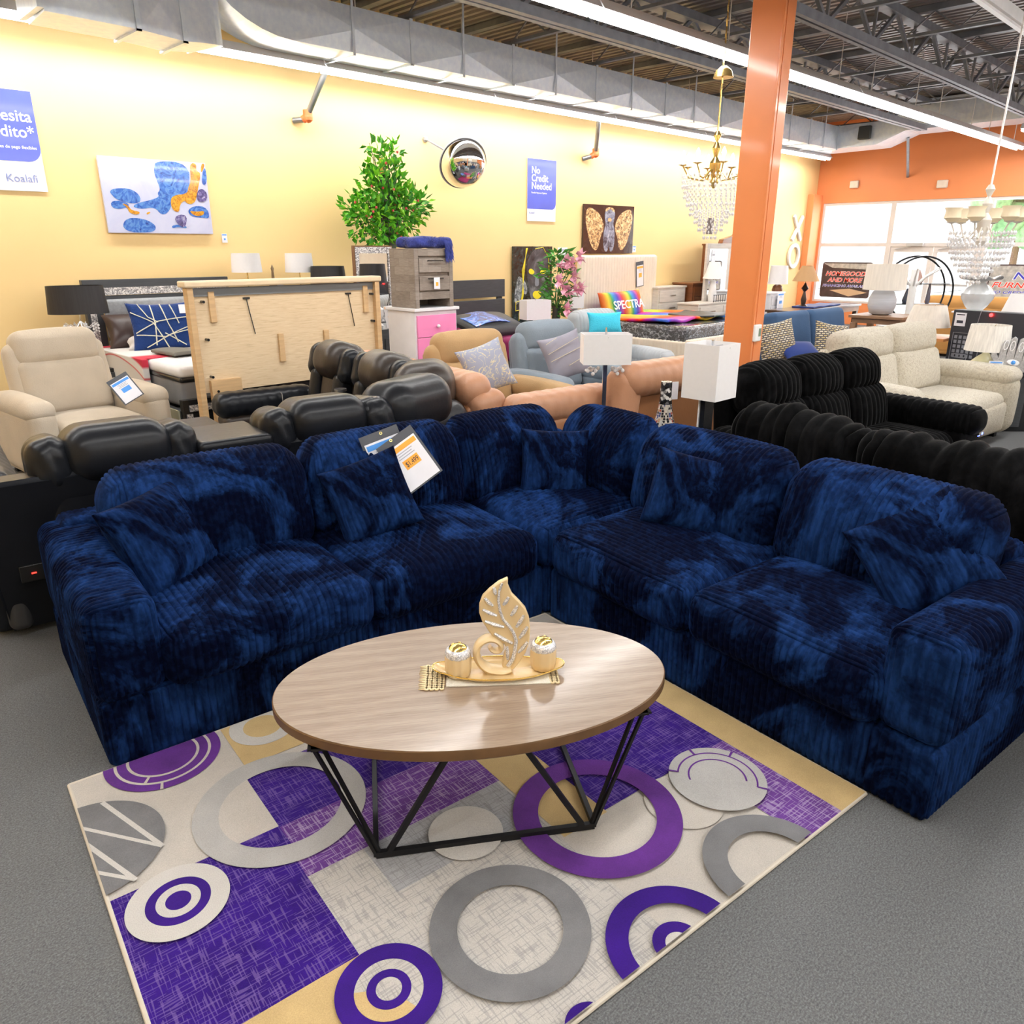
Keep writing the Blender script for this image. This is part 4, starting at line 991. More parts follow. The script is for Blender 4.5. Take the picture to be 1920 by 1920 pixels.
# ----------------------------------------------- cream shearling set and blue-grey sofa
couch('shearling_sofa', 'cream shearling reclining sofa behind the black velour one', fl(7.22, 3.27), TH, 2.2, 1.0, 1.05, 2, m_shear, aw=.26, ah=.62, armr=.11, puff=.05, lean=.22)
couch('shearling_chair', 'cream shearling armchair cut off by the right edge', fl(7.55, 1.75), TH-.6, 1.0, .95, 1.0, 1, m_shear, aw=.26, ah=.6, armr=.11, puff=.04, cat='armchair')
couch('fabric_sofa', 'blue grey fabric sofa with maze patterned pillows beside the pillar', at(1545, 650, 9.1), -.12, 1.9, .95, 1.02, 2, m_navyg, aw=.2, ah=.62, head=0, foot=False)
m_maze = bpy.data.materials.new('maze_pattern_fabric'); m_maze.use_nodes = True; _t = NT(m_maze)
_b = _t.node('ShaderNodeTexBrick'); _b.inputs['Scale'].default_value = 11; _b.inputs['Mortar Size'].default_value = .07; _b.inputs['Color1'].default_value = (.72,.66,.52,1); _b.inputs['Color2'].default_value = (.50,.36,.13,1); _b.inputs['Mortar'].default_value = (.07,.06,.06,1)
_mp = _t.coord((1,1,1)); _sx = _t.node('ShaderNodeSeparateXYZ'); _t.link(_mp, _sx.inputs[0]); _cb = _t.node('ShaderNodeCombineXYZ'); _t.link(_sx.outputs[0], _cb.inputs[0]); _t.link(_sx.outputs[2], _cb.inputs[1]); _t.link(_cb.outputs[0], _b.inputs['Vector']); _t.base(_b.outputs[0])
decor_pillow('white and gold maze patterned pillow right beside the thermostat', at(1457, 642, 8.35), -120, -8, 18, .46, .46, .15, m_maze)
decor_pillow('maze patterned pillow mostly hidden behind the blue grey sofa arm', at(1557, 640, 8.75), -120, 10, 18, .42, .42, .14, m_maze)
decor_pillow('navy plush cushion lying on the blue grey sofa seat', at(1500, 660, 8.35), -110, 5, 60, .5, .35, .12, mat('royal_plush', (.01,.03,.16), .9, sheen=.4))
# ================================================================ WALL PIECES
def wq(x0, y0, x1, y1, Y=8.985):
    """centre, width, height on a wall-parallel plane from the measured corner points"""
    a = pY(x0, y0, Y); b = pY(x1, y1, Y); return ((a[0]+b[0])/2, Y, (a[2]+b[2])/2), abs(b[0]-a[0]), abs(a[2]-b[2])
m_pblue = mat('poster_blue', (.085,.115,.55), .35, var=.1, vscale=3, coat=.3); m_pwhite = mat('poster_white', (.80,.80,.86), .4)
m_tw = mat('print_white', (.9,.9,.92), .4)
def rpoly(w, h, r, corners=(1,1,1,1), n=6):
    P = []
    for i, (cx, cy, a0) in enumerate(((w/2-r, -h/2+r, -90), (w/2-r, h/2-r, 0), (-w/2+r, h/2-r, 90), (-w/2+r, -h/2+r, 180))):
        if corners[i]: P += [(cx+r*math.cos(math.radians(a0+90*k/n)), cy+r*math.sin(math.radians(a0+90*k/n))) for k in range(n+1)]
        else: P.append((math.copysign(w/2, cx), math.copysign(h/2, cy)))
    return P
def tx(o, nm, body, size, x, z, m, y=-.006, **k):
    l = M(); letters(l, body, size, Matrix.Translation((x, y, z)) @ FRONT, depth=.0006, **k); return build(nm, l, m, o, smooth=False)
# left poster, cut off by the frame
zt = pY(57, 172, 8.985)[2]; zb = pY(88, 360, 8.985)[2]; xr = pY(72, 260, 8.985)[0]; h = zt-zb; w_ = h*.66
t = thing('poster', 'tall blue and white poster cut by the left edge, with large white lettering', 'poster', (xr-w_/2, 8.985, (zt+zb)/2))
build('sheet', M().box((0,0,0), (w_, .006, h)), m_pwhite, t, smooth=False)
build('blue_field', M().prism(rpoly(w_, h*.70, .12, (1,0,0,0)), .002, X=Matrix.Translation((0,-.003,h*.15)) @ FRONT), m_pblue, t, smooth=False)
s_ = h/1.15
for body, sz, z in (('¿No necesita', .185, .20), ('crédito*?', .185, .02)): tx(t, 'lettering', body.replace('¿No ', 'Ne').replace('Nene', 'Ne').replace('?', ''), sz*s_, w_/2-.03, z*s_+.02, m_tw, align='RIGHT', bold=.012)
tx(t, 'lettering', 'Opciones de pago flexibles', .052*s_, w_/2-.03, -.085*s_, m_tw, align='RIGHT', bold=.01)
tx(t, 'lettering', 'Koalafi', .13*s_, w_/2-.07, -.47*s_, mat('print_slate', (.25,.3,.55), .5), align='RIGHT')
# No Credit Needed poster
c_, w_, h = wq(989, 296, 1041, 416)
t = thing('poster', 'blue and white poster reading No Credit Needed in the middle of the yellow wall', 'poster', c_)
build('sheet', M().box((0,0,0), (w_, .006, h)), m_pwhite, t, smooth=False)
build('blue_field', M().prism(rpoly(w_, h*.80, .09, (1,0,0,0)), .002, X=Matrix.Translation((0,-.003,h*.10)) @ FRONT), m_pblue, t, smooth=False)
for i, b_ in enumerate(('No', 'Credit', 'Needed')): tx(t, 'lettering', b_, h*.16, -w_*.37, h*(.27-.125*i), m_tw, bold=.014)
tx(t, 'lettering', 'Flexible Payment Options', h*.038, -w_*.37, h*-.05, m_tw, bold=.01)
tx(t, 'lettering', 'Koalafi', h*.05, -w_*.44, h*-.38, mat('print_slate', (.25,.3,.55), .5))
# canvases
def art(name, colors, sc, dist=2, gloss=.12, detail=5, rg=.6):
    m = bpy.data.materials.new(name); m.use_nodes = True; t = NT(m); n = t.noise(sc, None, detail, rg, dist)
    t.base(t.ramp(n, colors)); t.b.inputs['Roughness'].default_value = gloss; t.b.inputs['Coat Weight'].default_value = .4; t.b.inputs['Coat Roughness'].default_value = .03
    b = t.noise(4, None, 2); t.bump(b, .12, .02); return m
def chaikin(p, n=2):
    for _ in range(n): p = [q for i in range(len(p)) for q in ((p[i-1][0]*.72+p[i][0]*.28, p[i-1][1]*.72+p[i][1]*.28), (p[i-1][0]*.28+p[i][0]*.72, p[i-1][1]*.28+p[i][1]*.72))]
    return p
def flat(t, nm, polys, m, y=-.016, th=.0008, smooth=True):
    """painted shapes on a canvas face"""
    g = M()
    for i, p in enumerate(polys): g.prism(chaikin(p) if smooth else p, th, X=Matrix.Translation((0, y-.0002*i, 0)) @ FRONT)
    return build(nm, g, m, t, smooth=False)
def sc_pts(pts, x0, y0, x1, y1, w, h): return [((x-x0)/(x1-x0)*w-w/2, h/2-(y-y0)/(y1-y0)*h) for x, y in pts]
c_, w_, h = wq(180, 291, 399, 439, 8.97)
t = thing('canvas_print', 'wide glossy blue, gold and white fluid paint canvas on the yellow wall', 'picture', c_)
build('canvas', M().box((0,.0,0), (w_, .03, h)), art('lavender_gloss', [(.2, (.46,.50,.72)), (.8, (.60,.62,.78))], 2), t, smooth=False, bevel=.003)
mb_ = art('blue_swirl_paint', [(.3, (.005,.02,.18)), (.45, (.02,.12,.5)), (.6, (.10,.27,.62)), (.75, (.01,.05,.3))], 9, 3)
mg_ = art('gold_swirl_paint', [(.35, (.25,.08,.01)), (.5, (.62,.27,.01)), (.7, (.75,.42,.04))], 16, 3)
mk_ = art('dark_swirl_paint', [(.3, (.02,.02,.08)), (.55, (.12,.1,.3)), (.75, (.6,.6,.8))], 14, 3)
Q = lambda p: sc_pts(p, 505, 865, 1190, 1318, w_, h)    # from the enlarged photo
# skew-free drawing coordinates measured row by row
def U2(pts):
    o = []
    for x, y in pts:
        xl = 505+(590-505)*(y-865)/(1318-865); xr = 1165+(1218-1165)*(y-905)/(1318-905); o.append(((x-xl)/(xr-xl)*w_-w_/2, h/2-(y-(865+(x-505)*.06))/(1318-865-(x-505)*.055)*h))
    return o
flat(t, 'blue_paint', [U2([(855,890),(1060,905),(1065,1040),(1045,1100),(960,1110),(940,1190),(890,1215),(850,1160),(760,1180),(700,1150),(880,1110),(860,1080),(885,1060),(845,980),(840,930)]),
    U2([(580,1065),(640,1052),(720,1060),(770,1110),(750,1150),(640,1130),(600,1100)]), U2([(590,1120),(700,1140),(690,1170),(600,1180)]),
    U2([(665,1235),(760,1225),(850,1260),(860,1300),(820,1316),(670,1312)]), U2([(1055,1160),(1170,1150),(1200,1230),(1150,1225),(1060,1215)]), U2([(1150,940),(1170,930),(1180,1030),(1140,1030)]), U2([(950,1290),(1000,1280),(1050,1290),(1040,1270),(960,1265)])], mb_)
flat(t, 'gold_paint', [U2([(1060,905),(1110,905),(1105,950),(1140,960),(1120,1040),(1110,1100),(1095,1140),(1050,1145),(1030,1120),(1000,1150),(1000,1195),(960,1185),(940,1130),(960,1090),(1050,1085),(1055,1040),(1075,1010)]),
    U2([(650,1140),(690,1150),(710,1185),(765,1190),(750,1212),(700,1200),(690,1170)]), U2([(1055,1180),(1110,1190),(1160,1180),(1155,1210),(1100,1218)]), U2([(1140,905),(1165,908),(1150,950),(1135,960)]), U2([(800,1195),(825,1190),(815,1205),(800,1208)])], mg_, -.0175)
flat(t, 'dark_paint', [U2([(1115,1055),(1165,1055),(1185,1110),(1150,1135),(1105,1120)])], mk_, -.019)
flat(t, 'dark_paint', [U2([(965,1215),(1045,1200),(1045,1270),(1020,1285),(985,1260)])], mk_, -.019)
c_, w_, h = wq(1094, 382, 1184, 475, 8.97)
t = thing('canvas_print', 'dark square canvas with a figure between two golden wings, above the cream headboard', 'picture', c_)
build('canvas', M().box((0,.0,0), (w_, .03, h)), art('dark_umber_paint', [(.3, (.02,.012,.012)), (.7, (.05,.03,.028))], 4), t, smooth=False)
gw = art('gold_leaf_wings', [(.38, (.10,.04,.01)), (.5, (.55,.30,.10)), (.6, (.9,.62,.32))], 22, 1, .3)
wing = [(-.10,.02),(-.14,.20),(-.22,.34),(-.34,.42),(-.43,.44),(-.47,.30),(-.46,.12),(-.42,-.08),(-.37,-.28),(-.30,-.42),(-.24,-.44),(-.20,-.34),(-.17,-.15)]
for s in (-1, 1): flat(t, 'wing', [[(s*x*w_, y*h) for x, y in (wing if s > 0 else wing[::-1])]], gw)
fig = [(-.03,.46),(.05,.46),(.10,.38),(.10,.24),(.07,.12),(.10,.02),(.12,-.2),(.09,-.46),(.01,-.46),(0,-.2),(-.01,-.46),(-.09,-.46),(-.12,-.2),(-.10,.02),(-.07,.12),(-.10,.24),(-.10,.38)]
flat(t, 'figure', [[(x*w_, y*h) for x, y in fig]], art('silver_blue_paint', [(.35, (.05,.05,.07)), (.55, (.28,.32,.42)), (.7, (.6,.62,.7))], 9, 1))
flat(t, 'gold_headdress', [[(-.07*w_,.46*h),(-.10*w_,.36*h),(-.05*w_,.38*h),(0,.44*h),(.05*w_,.38*h),(.10*w_,.36*h),(.07*w_,.46*h)], [(-.03*w_,.16*h),(.03*w_,.16*h),(.04*w_,.22*h),(0,.25*h),(-.04*w_,.22*h)]], gw, -.018)
c_, w_, h = wq(961, 462, 1032, 604, 8.96)
t = thing('canvas_print', 'tall black canvas of a face with yellow eyelids and lips, behind the pink flowers', 'picture', c_)
build('canvas', M().box((0,.0,0), (w_, .03, h)), art('black_green_paint', [(.35, (.01,.014,.014)), (.6, (.03,.05,.05)), (.8, (.25,.32,.30))], 7, 2), t, smooth=False)
S = lambda p: [(x*w_, y*h) for x, y in p]
flat(t, 'face', [S([(-.02,.44),(.12,.49),(.28,.47),(.38,.38),(.40,.22),(.36,.05),(.32,-.10),(.24,-.22),(.12,-.28),(0,-.24),(-.08,-.12),(-.13,.02),(-.16,.18),(-.14,.34)])], art('slate_face_paint', [(.3, (.02,.025,.03)), (.5, (.07,.085,.10)), (.75, (.30,.33,.36))], 3.5, .6))
ymat = mat('yellow_gold_paint', (.85,.72,.03), .3)
flat(t, 'eyelid', [S([(-.13,.18),(-.08,.23),(.02,.20),(.04,.16),(-.05,.14)])], ymat, -.018); flat(t, 'eyelid', [S([(.16,.16),(.22,.21),(.32,.22),(.36,.18),(.26,.14)])], ymat, -.018)
flat(t, 'lips', [S([(-.02,-.10),(.06,-.06),(.10,-.075),(.15,-.06),(.24,-.10),(.20,-.16),(.11,-.18),(.02,-.16)])], ymat, -.018)
flat(t, 'nose', [S([(.08,.16),(.12,.16),(.17,.01),(.10,-.015),(.03,.01)])], mat('pale_slate_paint', (.2,.22,.25), .3), -.018)
flat(t, 'hand', [S([(-.48,-.12),(-.40,.10),(-.34,.14),(-.20,.06),(-.14,-.02),(-.16,-.12),(-.26,-.08),(-.34,-.2),(-.45,-.25)])], art('pale_hand_paint', [(.35, (.05,.06,.07)), (.55, (.3,.34,.36)), (.7, (.6,.64,.66))], 12, 1.5))
gd = M()
for k in range(5): gd.tube([( (-.16+.01*k)*w_-.02, -.018, (.48-.0*k)*h), ((-.22-.015*k)*w_, -.018, .2*h), ((-.28+.01*k)*w_, -.018, -.1*h), ((-.36)*w_, -.018, (-.36-.02*k)*h)], .004, 5)
gd.tube([(.05*w_,-.018,.47*h),(.25*w_,-.018,.49*h),(.40*w_,-.018,.36*h),(.43*w_,-.018,.1*h)], .006, 5); gd.tube([(-.44*w_,-.018,-.2*h),(-.30*w_,-.018,-.18*h),(-.30*w_,-.018,-.30*h),(-.44*w_,-.018,-.31*h)], .007, 5, closed=True)
build('gold_bead_chain', gd, ymat, t)
# small tags on the wall
for (x0,y0,x1,y1,lb,nm) in ((415,438,427,455,'small blue and white price card right of the fluid paint canvas', 'price_card'), (1046,464,1063,500,'plain white notice sheet above the pink flowers','price_card'), (1186,461,1192,473,'tiny white price card beside the winged canvas','price_card')):
    c_, w_, h = wq(x0,y0,x1,y1,8.992); t = thing(nm, lb, 'price card', c_)
    build('card', M().box((0,0,0), (w_, .004, h)), m_paper, t, smooth=False)
    build('print', M().box((0,-.003,h*.36), (w_*.8,.001,h*.12)).box((0,-.003,-h*.12), (w_*.35,.001,h*.18)), m_bluel if x0 != 1046 else m_grey, t, smooth=False)
# X O letters
m_lett = mat('white_grey_letter', (.72,.68,.66), .5)
c_ = pY(1495, 428, 8.97); s_ = .42
t = thing('letter_x', 'white wooden letter X mounted on the yellow wall near the corner', 'letter', c_)
build('body', M().bar((-.22,0,-.27), (.22,0,.27), .09, .05, up=(0,1,0)).bar((-.22,0,.27), (.22,0,-.27), .085, .049, up=(0,1,0)), m_lett, t, smooth=False, bevel=.006)
c_ = pY(1488, 480, 8.97); t = thing('letter_o', 'white wooden letter O mounted under the letter X', 'letter', c_)
build('body', M().lathe([(.20,-.025),(.285,-.025),(.285,.025),(.20,.025),(.20,-.025)], n=40, X=Matrix.Rotation(PI/2,4,'X')), m_lett, t, smooth=True, bevel=.005)
# convex mirror
c_ = Vector(pY(868, 306, 8.62)); t = thing('convex_mirror', 'round convex security mirror on a wall arm over the slatted headboard', 'mirror', (0,0,0))
dirn = Vector((-.32,-.80,-.40)).normalized(); xr_ = (-dirn).cross(UPV).normalized(); put(t, c_, xr_, UPV - dirn*UPV.dot(dirn))
m_chr = mat('chrome', (.85,.85,.87), .04, metal=1, var=.001); R0 = .33
dm = M(); dm.lathe([(R0*.97*math.sin(math.radians(a)), .26*math.cos(math.radians(a))) for a in range(90, -1, -6)], n=40, X=Matrix.Rotation(PI/2,4,'X')); build('mirror_dome', dm, m_chr, t)
build('rim', M().tube([(R0*math.cos(a*PI/20), 0, R0*math.sin(a*PI/20)) for a in range(40)], .012, 8, closed=True), mat('grey_rim', (.35,.35,.37), .4), t)
bpy.context.view_layer.update(); wl_ = t.matrix_world.inverted() @ (c_+Vector((-.35, 8.985-c_.y, .30)))
build('arm', M().bar((-.12,.02,.08), tuple(wl_), .02).sph(tuple(wl_), .04, 8), mat('grey_rim', (.35,.35,.37), .4), t, smooth=False)

# ================================================================ FURNITURE ALONG THE YELLOW WALL
m_glitS = glitter('glitter_strip', (.6,.6,.62), (.25,.25,.27), 90)
m_char = mat('charcoal_laminate', (.055,.06,.068), .4, var=.15, vscale=6, stretch=(1,1,12)); m_blk = mat('black_lacquer', (.012,.013,.015), .25, coat=.3)
m_wd1 = bpy.data.materials.new('knotty_light_oak_back'); m_wd1.use_nodes = True; wood(m_wd1, [(.25, (.50,.36,.20)), (.42, (.66,.50,.31)), (.72, (.74,.59,.39))], (2,2,22), rough=.6)
m_wdf = mat('honey_oak_frame', (.56,.37,.19), .5, var=.12, vscale=5, stretch=(1,1,10))
# big headboard seen from behind
hy = 6.22; xa = pY(343, 523, hy)[0]; xb = pY(705, 523, hy)[0]; W_ = xb-xa; ht = 1.485
t = thing('headboard', 'tall light oak bed headboard standing with its back to the camera', 'headboard', (xa+W_/2, hy, 0))
build('back_panel', M().bb(-W_/2+.05, W_/2-.05, -.0, .03, .62, ht-.05), m_wd1, t, smooth=False)
build('top_rail', M().bb(-W_/2-.02, W_/2+.02, -.06, .09, ht-.03, ht+.02), mat('cream_oak_cap', (.72,.57,.38), .45), t, smooth=False, bevel=.012)
build('steel_strip', M().bb(-W_/2+.05, W_/2-.03, -.012, -.001, ht-.10, ht-.035), mat('grey_strip', (.18,.19,.20), .5), t, smooth=False)
build('side_post', M().bb(-W_/2, -W_/2+.05, -.04, .04, 0, ht-.03), m_wdf, t, smooth=False, bevel=.004); build('side_post', M().bb(W_/2-.05, W_/2, -.05, .06, 0, ht-.03), m_wdf, t, smooth=False, bevel=.004)
build('lower_panel', M().bb(-W_/2+.25, W_/2-.1, .01, .04, .1, .62), m_blk, t, smooth=False)
build('leg', M().bb(-W_/2+.11, -W_/2+.24, -.03, .02, 0, .66), m_wdf, t, smooth=False); build('bracket', M().bb(-W_/2+.10, -W_/2+.36, -.045, -.0, .56, .72), m_wdf, t, smooth=False)
for x, z in ((-W_/2+.20, 1.30), (W_/2-.14, 1.30), (-.13, .93), (.32, .93)): build('wood_cleat', M().bb(x-.025, x+.025, -.022, 0, z-.12, z+.12), m_wdf, t, smooth=False, bevel=.003)
for x in (-W_/2+.50, W_/2-.32): build('led_wire', M().tube([(x, -.006, ht-.13), (x+.01, -.012, ht-.22), (x+.045, -.01, ht-.42)], .004, 6).bb(x-.03, x+.03, -.01, 0, ht-.135, ht-.12), m_blk, t)
for i, (x, z) in enumerate(((-W_/2+.12, ht-.14), (-W_/2+.12, 1.05), (-W_/2+.12, .75), (W_/2-.08, ht-.14), (W_/2-.08, 1.1), (-W_/2+.15, .63))): build('bolt', M().cyl((x,-.05,z), (x,.0,z), .011, n=10), m_blk, t)

def bed(label, x0, x1, yh, zh, mh, depth=2.0, foot=True, group=None, mz=(.32,.62)):
    t = thing('bed', label, 'bed', ((x0+x1)/2, yh, 0)); w = x1-x0; hd = mh(t, w, zh)
    return t, w
# grey panel bed with glitter trim
x0 = pY(160, 560, 8.8)[0]; x1 = x0+1.55
t = thing('bed', 'black framed bed with grey panelled headboard and glitter strips', 'bed', ((x0+x1)/2, 8.85, 0)); w = x1-x0
f = M(); f.bb(-w/2, w/2, -.02, .06, 1.36, 1.44).bb(-w/2, -w/2+.16, -.02, .06, 0, 1.4).bb(w/2-.16, w/2, -.02, .06, 0, 1.4).bb(-w/2+.1, w/2-.1, -.02, .02, 1.20, 1.28)
build('headboard_frame', f, m_char, t, smooth=False, bevel=.005)
build('glitter_strip', M().bb(-w/2+.04, w/2-.04, -.028, -.0, 1.285, 1.36), m_glitS, t, smooth=False); build('glitter_strip', M().bb(-w/2+.03, -w/2+.09, -.028, 0, .4, 1.28), m_glitS, t, smooth=False)
m_gfab = mat('grey_chenille', (.30,.31,.32), .9, var=.15, vscale=30, bump=.2)
for i in range(4): build('padded_panel', soft(w-.34, .08, .195, .03, (0, -.03, .53+.205*i), puff=(0,.02,0), step=.08), m_gfab, t, angle=80)
build('side_rail', M().bb(-w/2, -w/2+.05, -2.15, 0, .16, .40), m_char, t, smooth=False); build('side_rail', M().bb(w/2-.05, w/2, -2.15, 0, .16, .40), m_char, t, smooth=False)
build('rail_lining', M().bb(-w/2-.012, -w/2, -2.1, -.1, .24, .40), mat('cream_board', (.62,.6,.42), .6), t, smooth=False)
build('footboard', M().bb(-w/2, w/2+.2, -2.2, -2.13, 0, .50), m_blk, t, smooth=False)
for a in ((-w/2+.05, w/2+.1, .40, .455), (-w/2+.6, w/2+.1, .04, .09)): build('glitter_strip', M().bb(a[0], a[1], -2.215, -2.2, a[2], a[3]), m_glitS, t, smooth=False)
build('glitter_strip', M().bb(-w/2+.02, -w/2+.07, -2.215, -2.2, .05, .38), m_glitS, t, smooth=False)
bx, by = (x0+x1)/2, 8.85
t = thing('mattress', 'grey sided pillow top mattress on the black framed grey bed', 'mattress', (bx, by-1.1, 0))
build('side_panel', soft(w-.12, 1.95, .26, .05, (0,0,.53)), mat('grey_mattress_side', (.20,.20,.21), .8, var=.1), t, angle=80); build('border_band', soft(w-.10, 1.97, .05, .02, (0,0,.655)), m_blk, t, angle=80)
build('pillow_top', soft(w-.1, 1.96, .10, .045, (0,0,.715), puff=(0,0,.02)), mat('white_quilt', (.68,.68,.70), .8, bump=.3, bscale=20), t, angle=80)
t = thing('bed_cover', 'white, red and grey printed cover draped over the left side of the grey bed', 'bedding', (bx, by-.8, 0))
m_pr = bpy.data.materials.new('printed_cover'); m_pr.use_nodes = True; _t = NT(m_pr)
_w = _t.node('ShaderNodeTexWave', wave_type='RINGS'); _t.link(_t.coord((1,.7,1)), _w.inputs[0]); _w.inputs['Scale'].default_value = .55; _w.inputs['Distortion'].default_value = 2.5
_t.base(_t.ramp(_w.outputs[1], [(0, (.66,.64,.62)), (.42, (.62,.60,.58)), (.5, (.55,.02,.03)), (.58, (.7,.68,.66)), (.86, (.7,.68,.66)), (.93, (.5,.02,.05))])); _t.b.inputs['Roughness'].default_value = .8
g = M(); g.bb(-w/2+.02, w/2-.1, -.55, .72, .765, .78); g.bb(-w/2-.02, -w/2+.04, -.62, .72, .42, .78); build('cloth', g, m_pr, t, smooth=True, bevel=.02)
build('folded_grey_edge', soft(1.3, .45, .035, .017, (.10, -.42, .80), (0,0,.12), step=.05, deform=lambda P: P+np.stack([0*P[:,0],.03*np.sin(P[:,0]*6),.015*np.sin(P[:,0]*9)],1)), mat('taupe_cloth', (.17,.16,.14), .9), t, angle=80)
decor_pillow('dark brown satin pillow on the grey bed', (bx-w/2+.38, by-.30, .93), -100, 0, 38, .62, .42, .22, mat('brown_satin', (.05,.03,.028), .35, bump=.3, bscale=8))
decor_pillow('white pillow lying under the dark brown one on the grey bed', (bx-w/2+.48, by-.52, .83), -100, 0, 78, .62, .40, .14, mat('white_linen', (.66,.62,.60), .8))
pp = pY(305, 612, by-.68); t = decor_pillow('navy plush pillow with white line pattern on the grey bed', pp, -103, 0, 22, .62, .50, .16, mat('navy_plush', (.008,.035,.16), .95, sheen=.4, bump=.8, bscale=50))
ln = M()
for p in (((-.30,.15),(-.1,.02),(.02,-.25)),((-.22,.24),(-.14,.08),(-.05,.02)),((-.1,.22),(-.08,0),(-.1,-.22)),((.0,.23),(.05,0),(.12,-.2)),((.10,.22),(.16,.0)),((-.28,-.08),(-.05,.03),(.28,.08)),((-.28,-.1),(0,-.14),(.28,-.02)),((-.2,-.24),(.05,-.12),(.28,-.06)),((.0,-.1),(.2,-.23))):
    for a, b in zip(p[:-1], p[1:]):
        f_ = lambda q: (q[0]*.93, -.082*max(.25, (1-(abs(q[0])/.31)**2.6)*(1-(abs(q[1])/.25)**2.6))**.5-.008, q[1]*.93)
        for i in range(4):
            u0_, u1_ = i/4, (i+1)/4; A_ = (a[0]+(b[0]-a[0])*u0_, a[1]+(b[1]-a[1])*u0_); B_ = (a[0]+(b[0]-a[0])*u1_, a[1]+(b[1]-a[1])*u1_); ln.bar(f_(A_), f_(B_), .010, .008)
build('line_pattern', ln, mat('cream_yarn', (.7,.68,.55), .9), t, smooth=False); build('tag', M().box((.21,-.075,.15), (.07,.004,.09)), m_paper, t, smooth=False)
# lamps -----------------------------------------------------------------
m_shadew = mat('white_lampshade', (.80,.79,.80), .8, var=.015, vscale=40); m_shadec = mat('cream_lampshade', (.78,.72,.64), .8, var=.08, vscale=40, stretch=(1,1,.1)); m_shadeb = mat('black_pleated_shade', (.018,.017,.02), .5, var=.3, vscale=60, stretch=(1,1,.05))
m_brass = mat('brass', (.75,.52,.18), .25, metal=.9); m_crys = mat('crystal', (.85,.85,.88), .08, spec=.9, var=.15, vscale=90); m_chrome2 = mat('polished_steel', (.62,.63,.66), .12, metal=.95)
def lamp(label, base, zs, r0, r1, h, shade, prof, mb_, sx=1, sy=1, group=None, name='table_lamp', rz=0, neck=None):
    """base: floor/table point; zs: height of shade bottom above the base point"""
    t = thing(name, label, 'lamp', base, rz, group)
    build('base', M().lathe(prof, n=24), mb_, t, angle=50)
    build('stem', M().cyl((0,0,prof[-1][1]-.01), (0,0,zs+h*.75), .007, n=8), neck or m_brass, t)
    build('lamp_shade', M().shell([(r0, zs), (r1, zs+h)], sx=sx, sy=sy), shade, t, angle=60)
    sp_ = M(); 
    for k in range(3): a = 2*PI*k/3; sp_.cyl((0,0,zs+h*.75), (r1*sx*.98*math.cos(a), r1*sy*.98*math.sin(a), zs+h-.01), .003, n=6)
    sp_.sph((0,0,zs+h*.75), .012, 8); build('shade_spider', sp_, neck or m_brass, t)
    return t
gpr = [(.075,0),(.07,.02),(.03,.05),(.05,.10),(.03,.14),(.045,.20),(.02,.25),(.012,.30)]
def crystals(t, z, r, n=10):
    g = M()
    for k in range(n):
        a = 2*PI*k/n; g.tube([(0,0,z+.02), (r*.5*math.cos(a), r*.5*math.sin(a), z-.05), (r*math.cos(a), r*math.sin(a), z)], .004, 5)
        for q in range(3): g.sph((r*math.cos(a), r*math.sin(a), z-.025-.03*q), .013-.002*q, 6)
    build('crystal_arm', g, m_crys, t)
for (x0_, x1_, yt, yb, lb, sh) in ((435,487,473,510,'white drum table lamp above the headboard, left of its twin', m_shadew), (538,582,473,510,'white drum table lamp above the headboard, right of its twin', m_shadew)):
    Y_ = 8.45; a = pY(x0_, yt, Y_); b = pY(x1_, yb, Y_); p = ((a[0]+b[0])/2, Y_, .95); r = .165
    lamp(lb, p, b[2]-.95, r, r*.92, a[2]-b[2]-.01, sh, gpr, mat('glass_grey', (.35,.3,.25), .1, spec=.8))
pa = pY(436, 505, 8.45)
Y_ = 8.15; a = pY(583, 493, Y_); b = pY(645, 528, Y_)
lamp('black oval pleated table lamp above the right end of the headboard', ((a[0]+b[0])/2, Y_, .95), b[2]-.95-.04, .21, .19, .22, m_shadeb, gpr, m_brass, 1, .62, rz=-.6)
Y_ = 7.2; a = pY(673, 495, Y_); LX = pY(696, 520, 7.2)[0]; b = pY(718, 530, Y_)
t = lamp('black oval table lamp with gold and glass stem before the glitter mirror', ((a[0]+b[0])/2+.02, Y_, .92), b[2]-.92, .15, .135, a[2]-b[2], m_shadeb, [(.07,0),(.075,.02),(.02,.05),(.045,.10),(.025,.16),(.04,.22),(.015,.30)], mat('gold_glass', (.7,.6,.35), .15, spec=.8), 1, .65, rz=-.6)
build('cord', M().tube([(.11,-.05,b[2]-.93), (.17,-.05,b[2]-1.05), (.13,-.03,b[2]-1.18), (.03,0,.02)], .004, 6), m_blk, t)
x_ = pY(510, 500, 8.42)[0]; t = thing('figurine', 'small bronze figurine with a price tag between the two white lamps', 'ornament', (x_, 8.42, .95))
build('body', M().lathe([(.05,0),(.05,.05),(.02,.1),(.035,.25),(.02,.36),(.05,.38),(.05,.42),(.02,.43),(.012,.55),(.018,.58),(.003,.62)], n=16), mat('aged_bronze', (.25,.17,.1), .4, metal=.5), t)
build('tag', M().box((.05,-.06,.38), (.075,.004,.11)), m_paper, t, smooth=False); build('tag_print', M().box((.05,-.063,.36), (.03,.001,.04)), m_orgl, t, smooth=False)
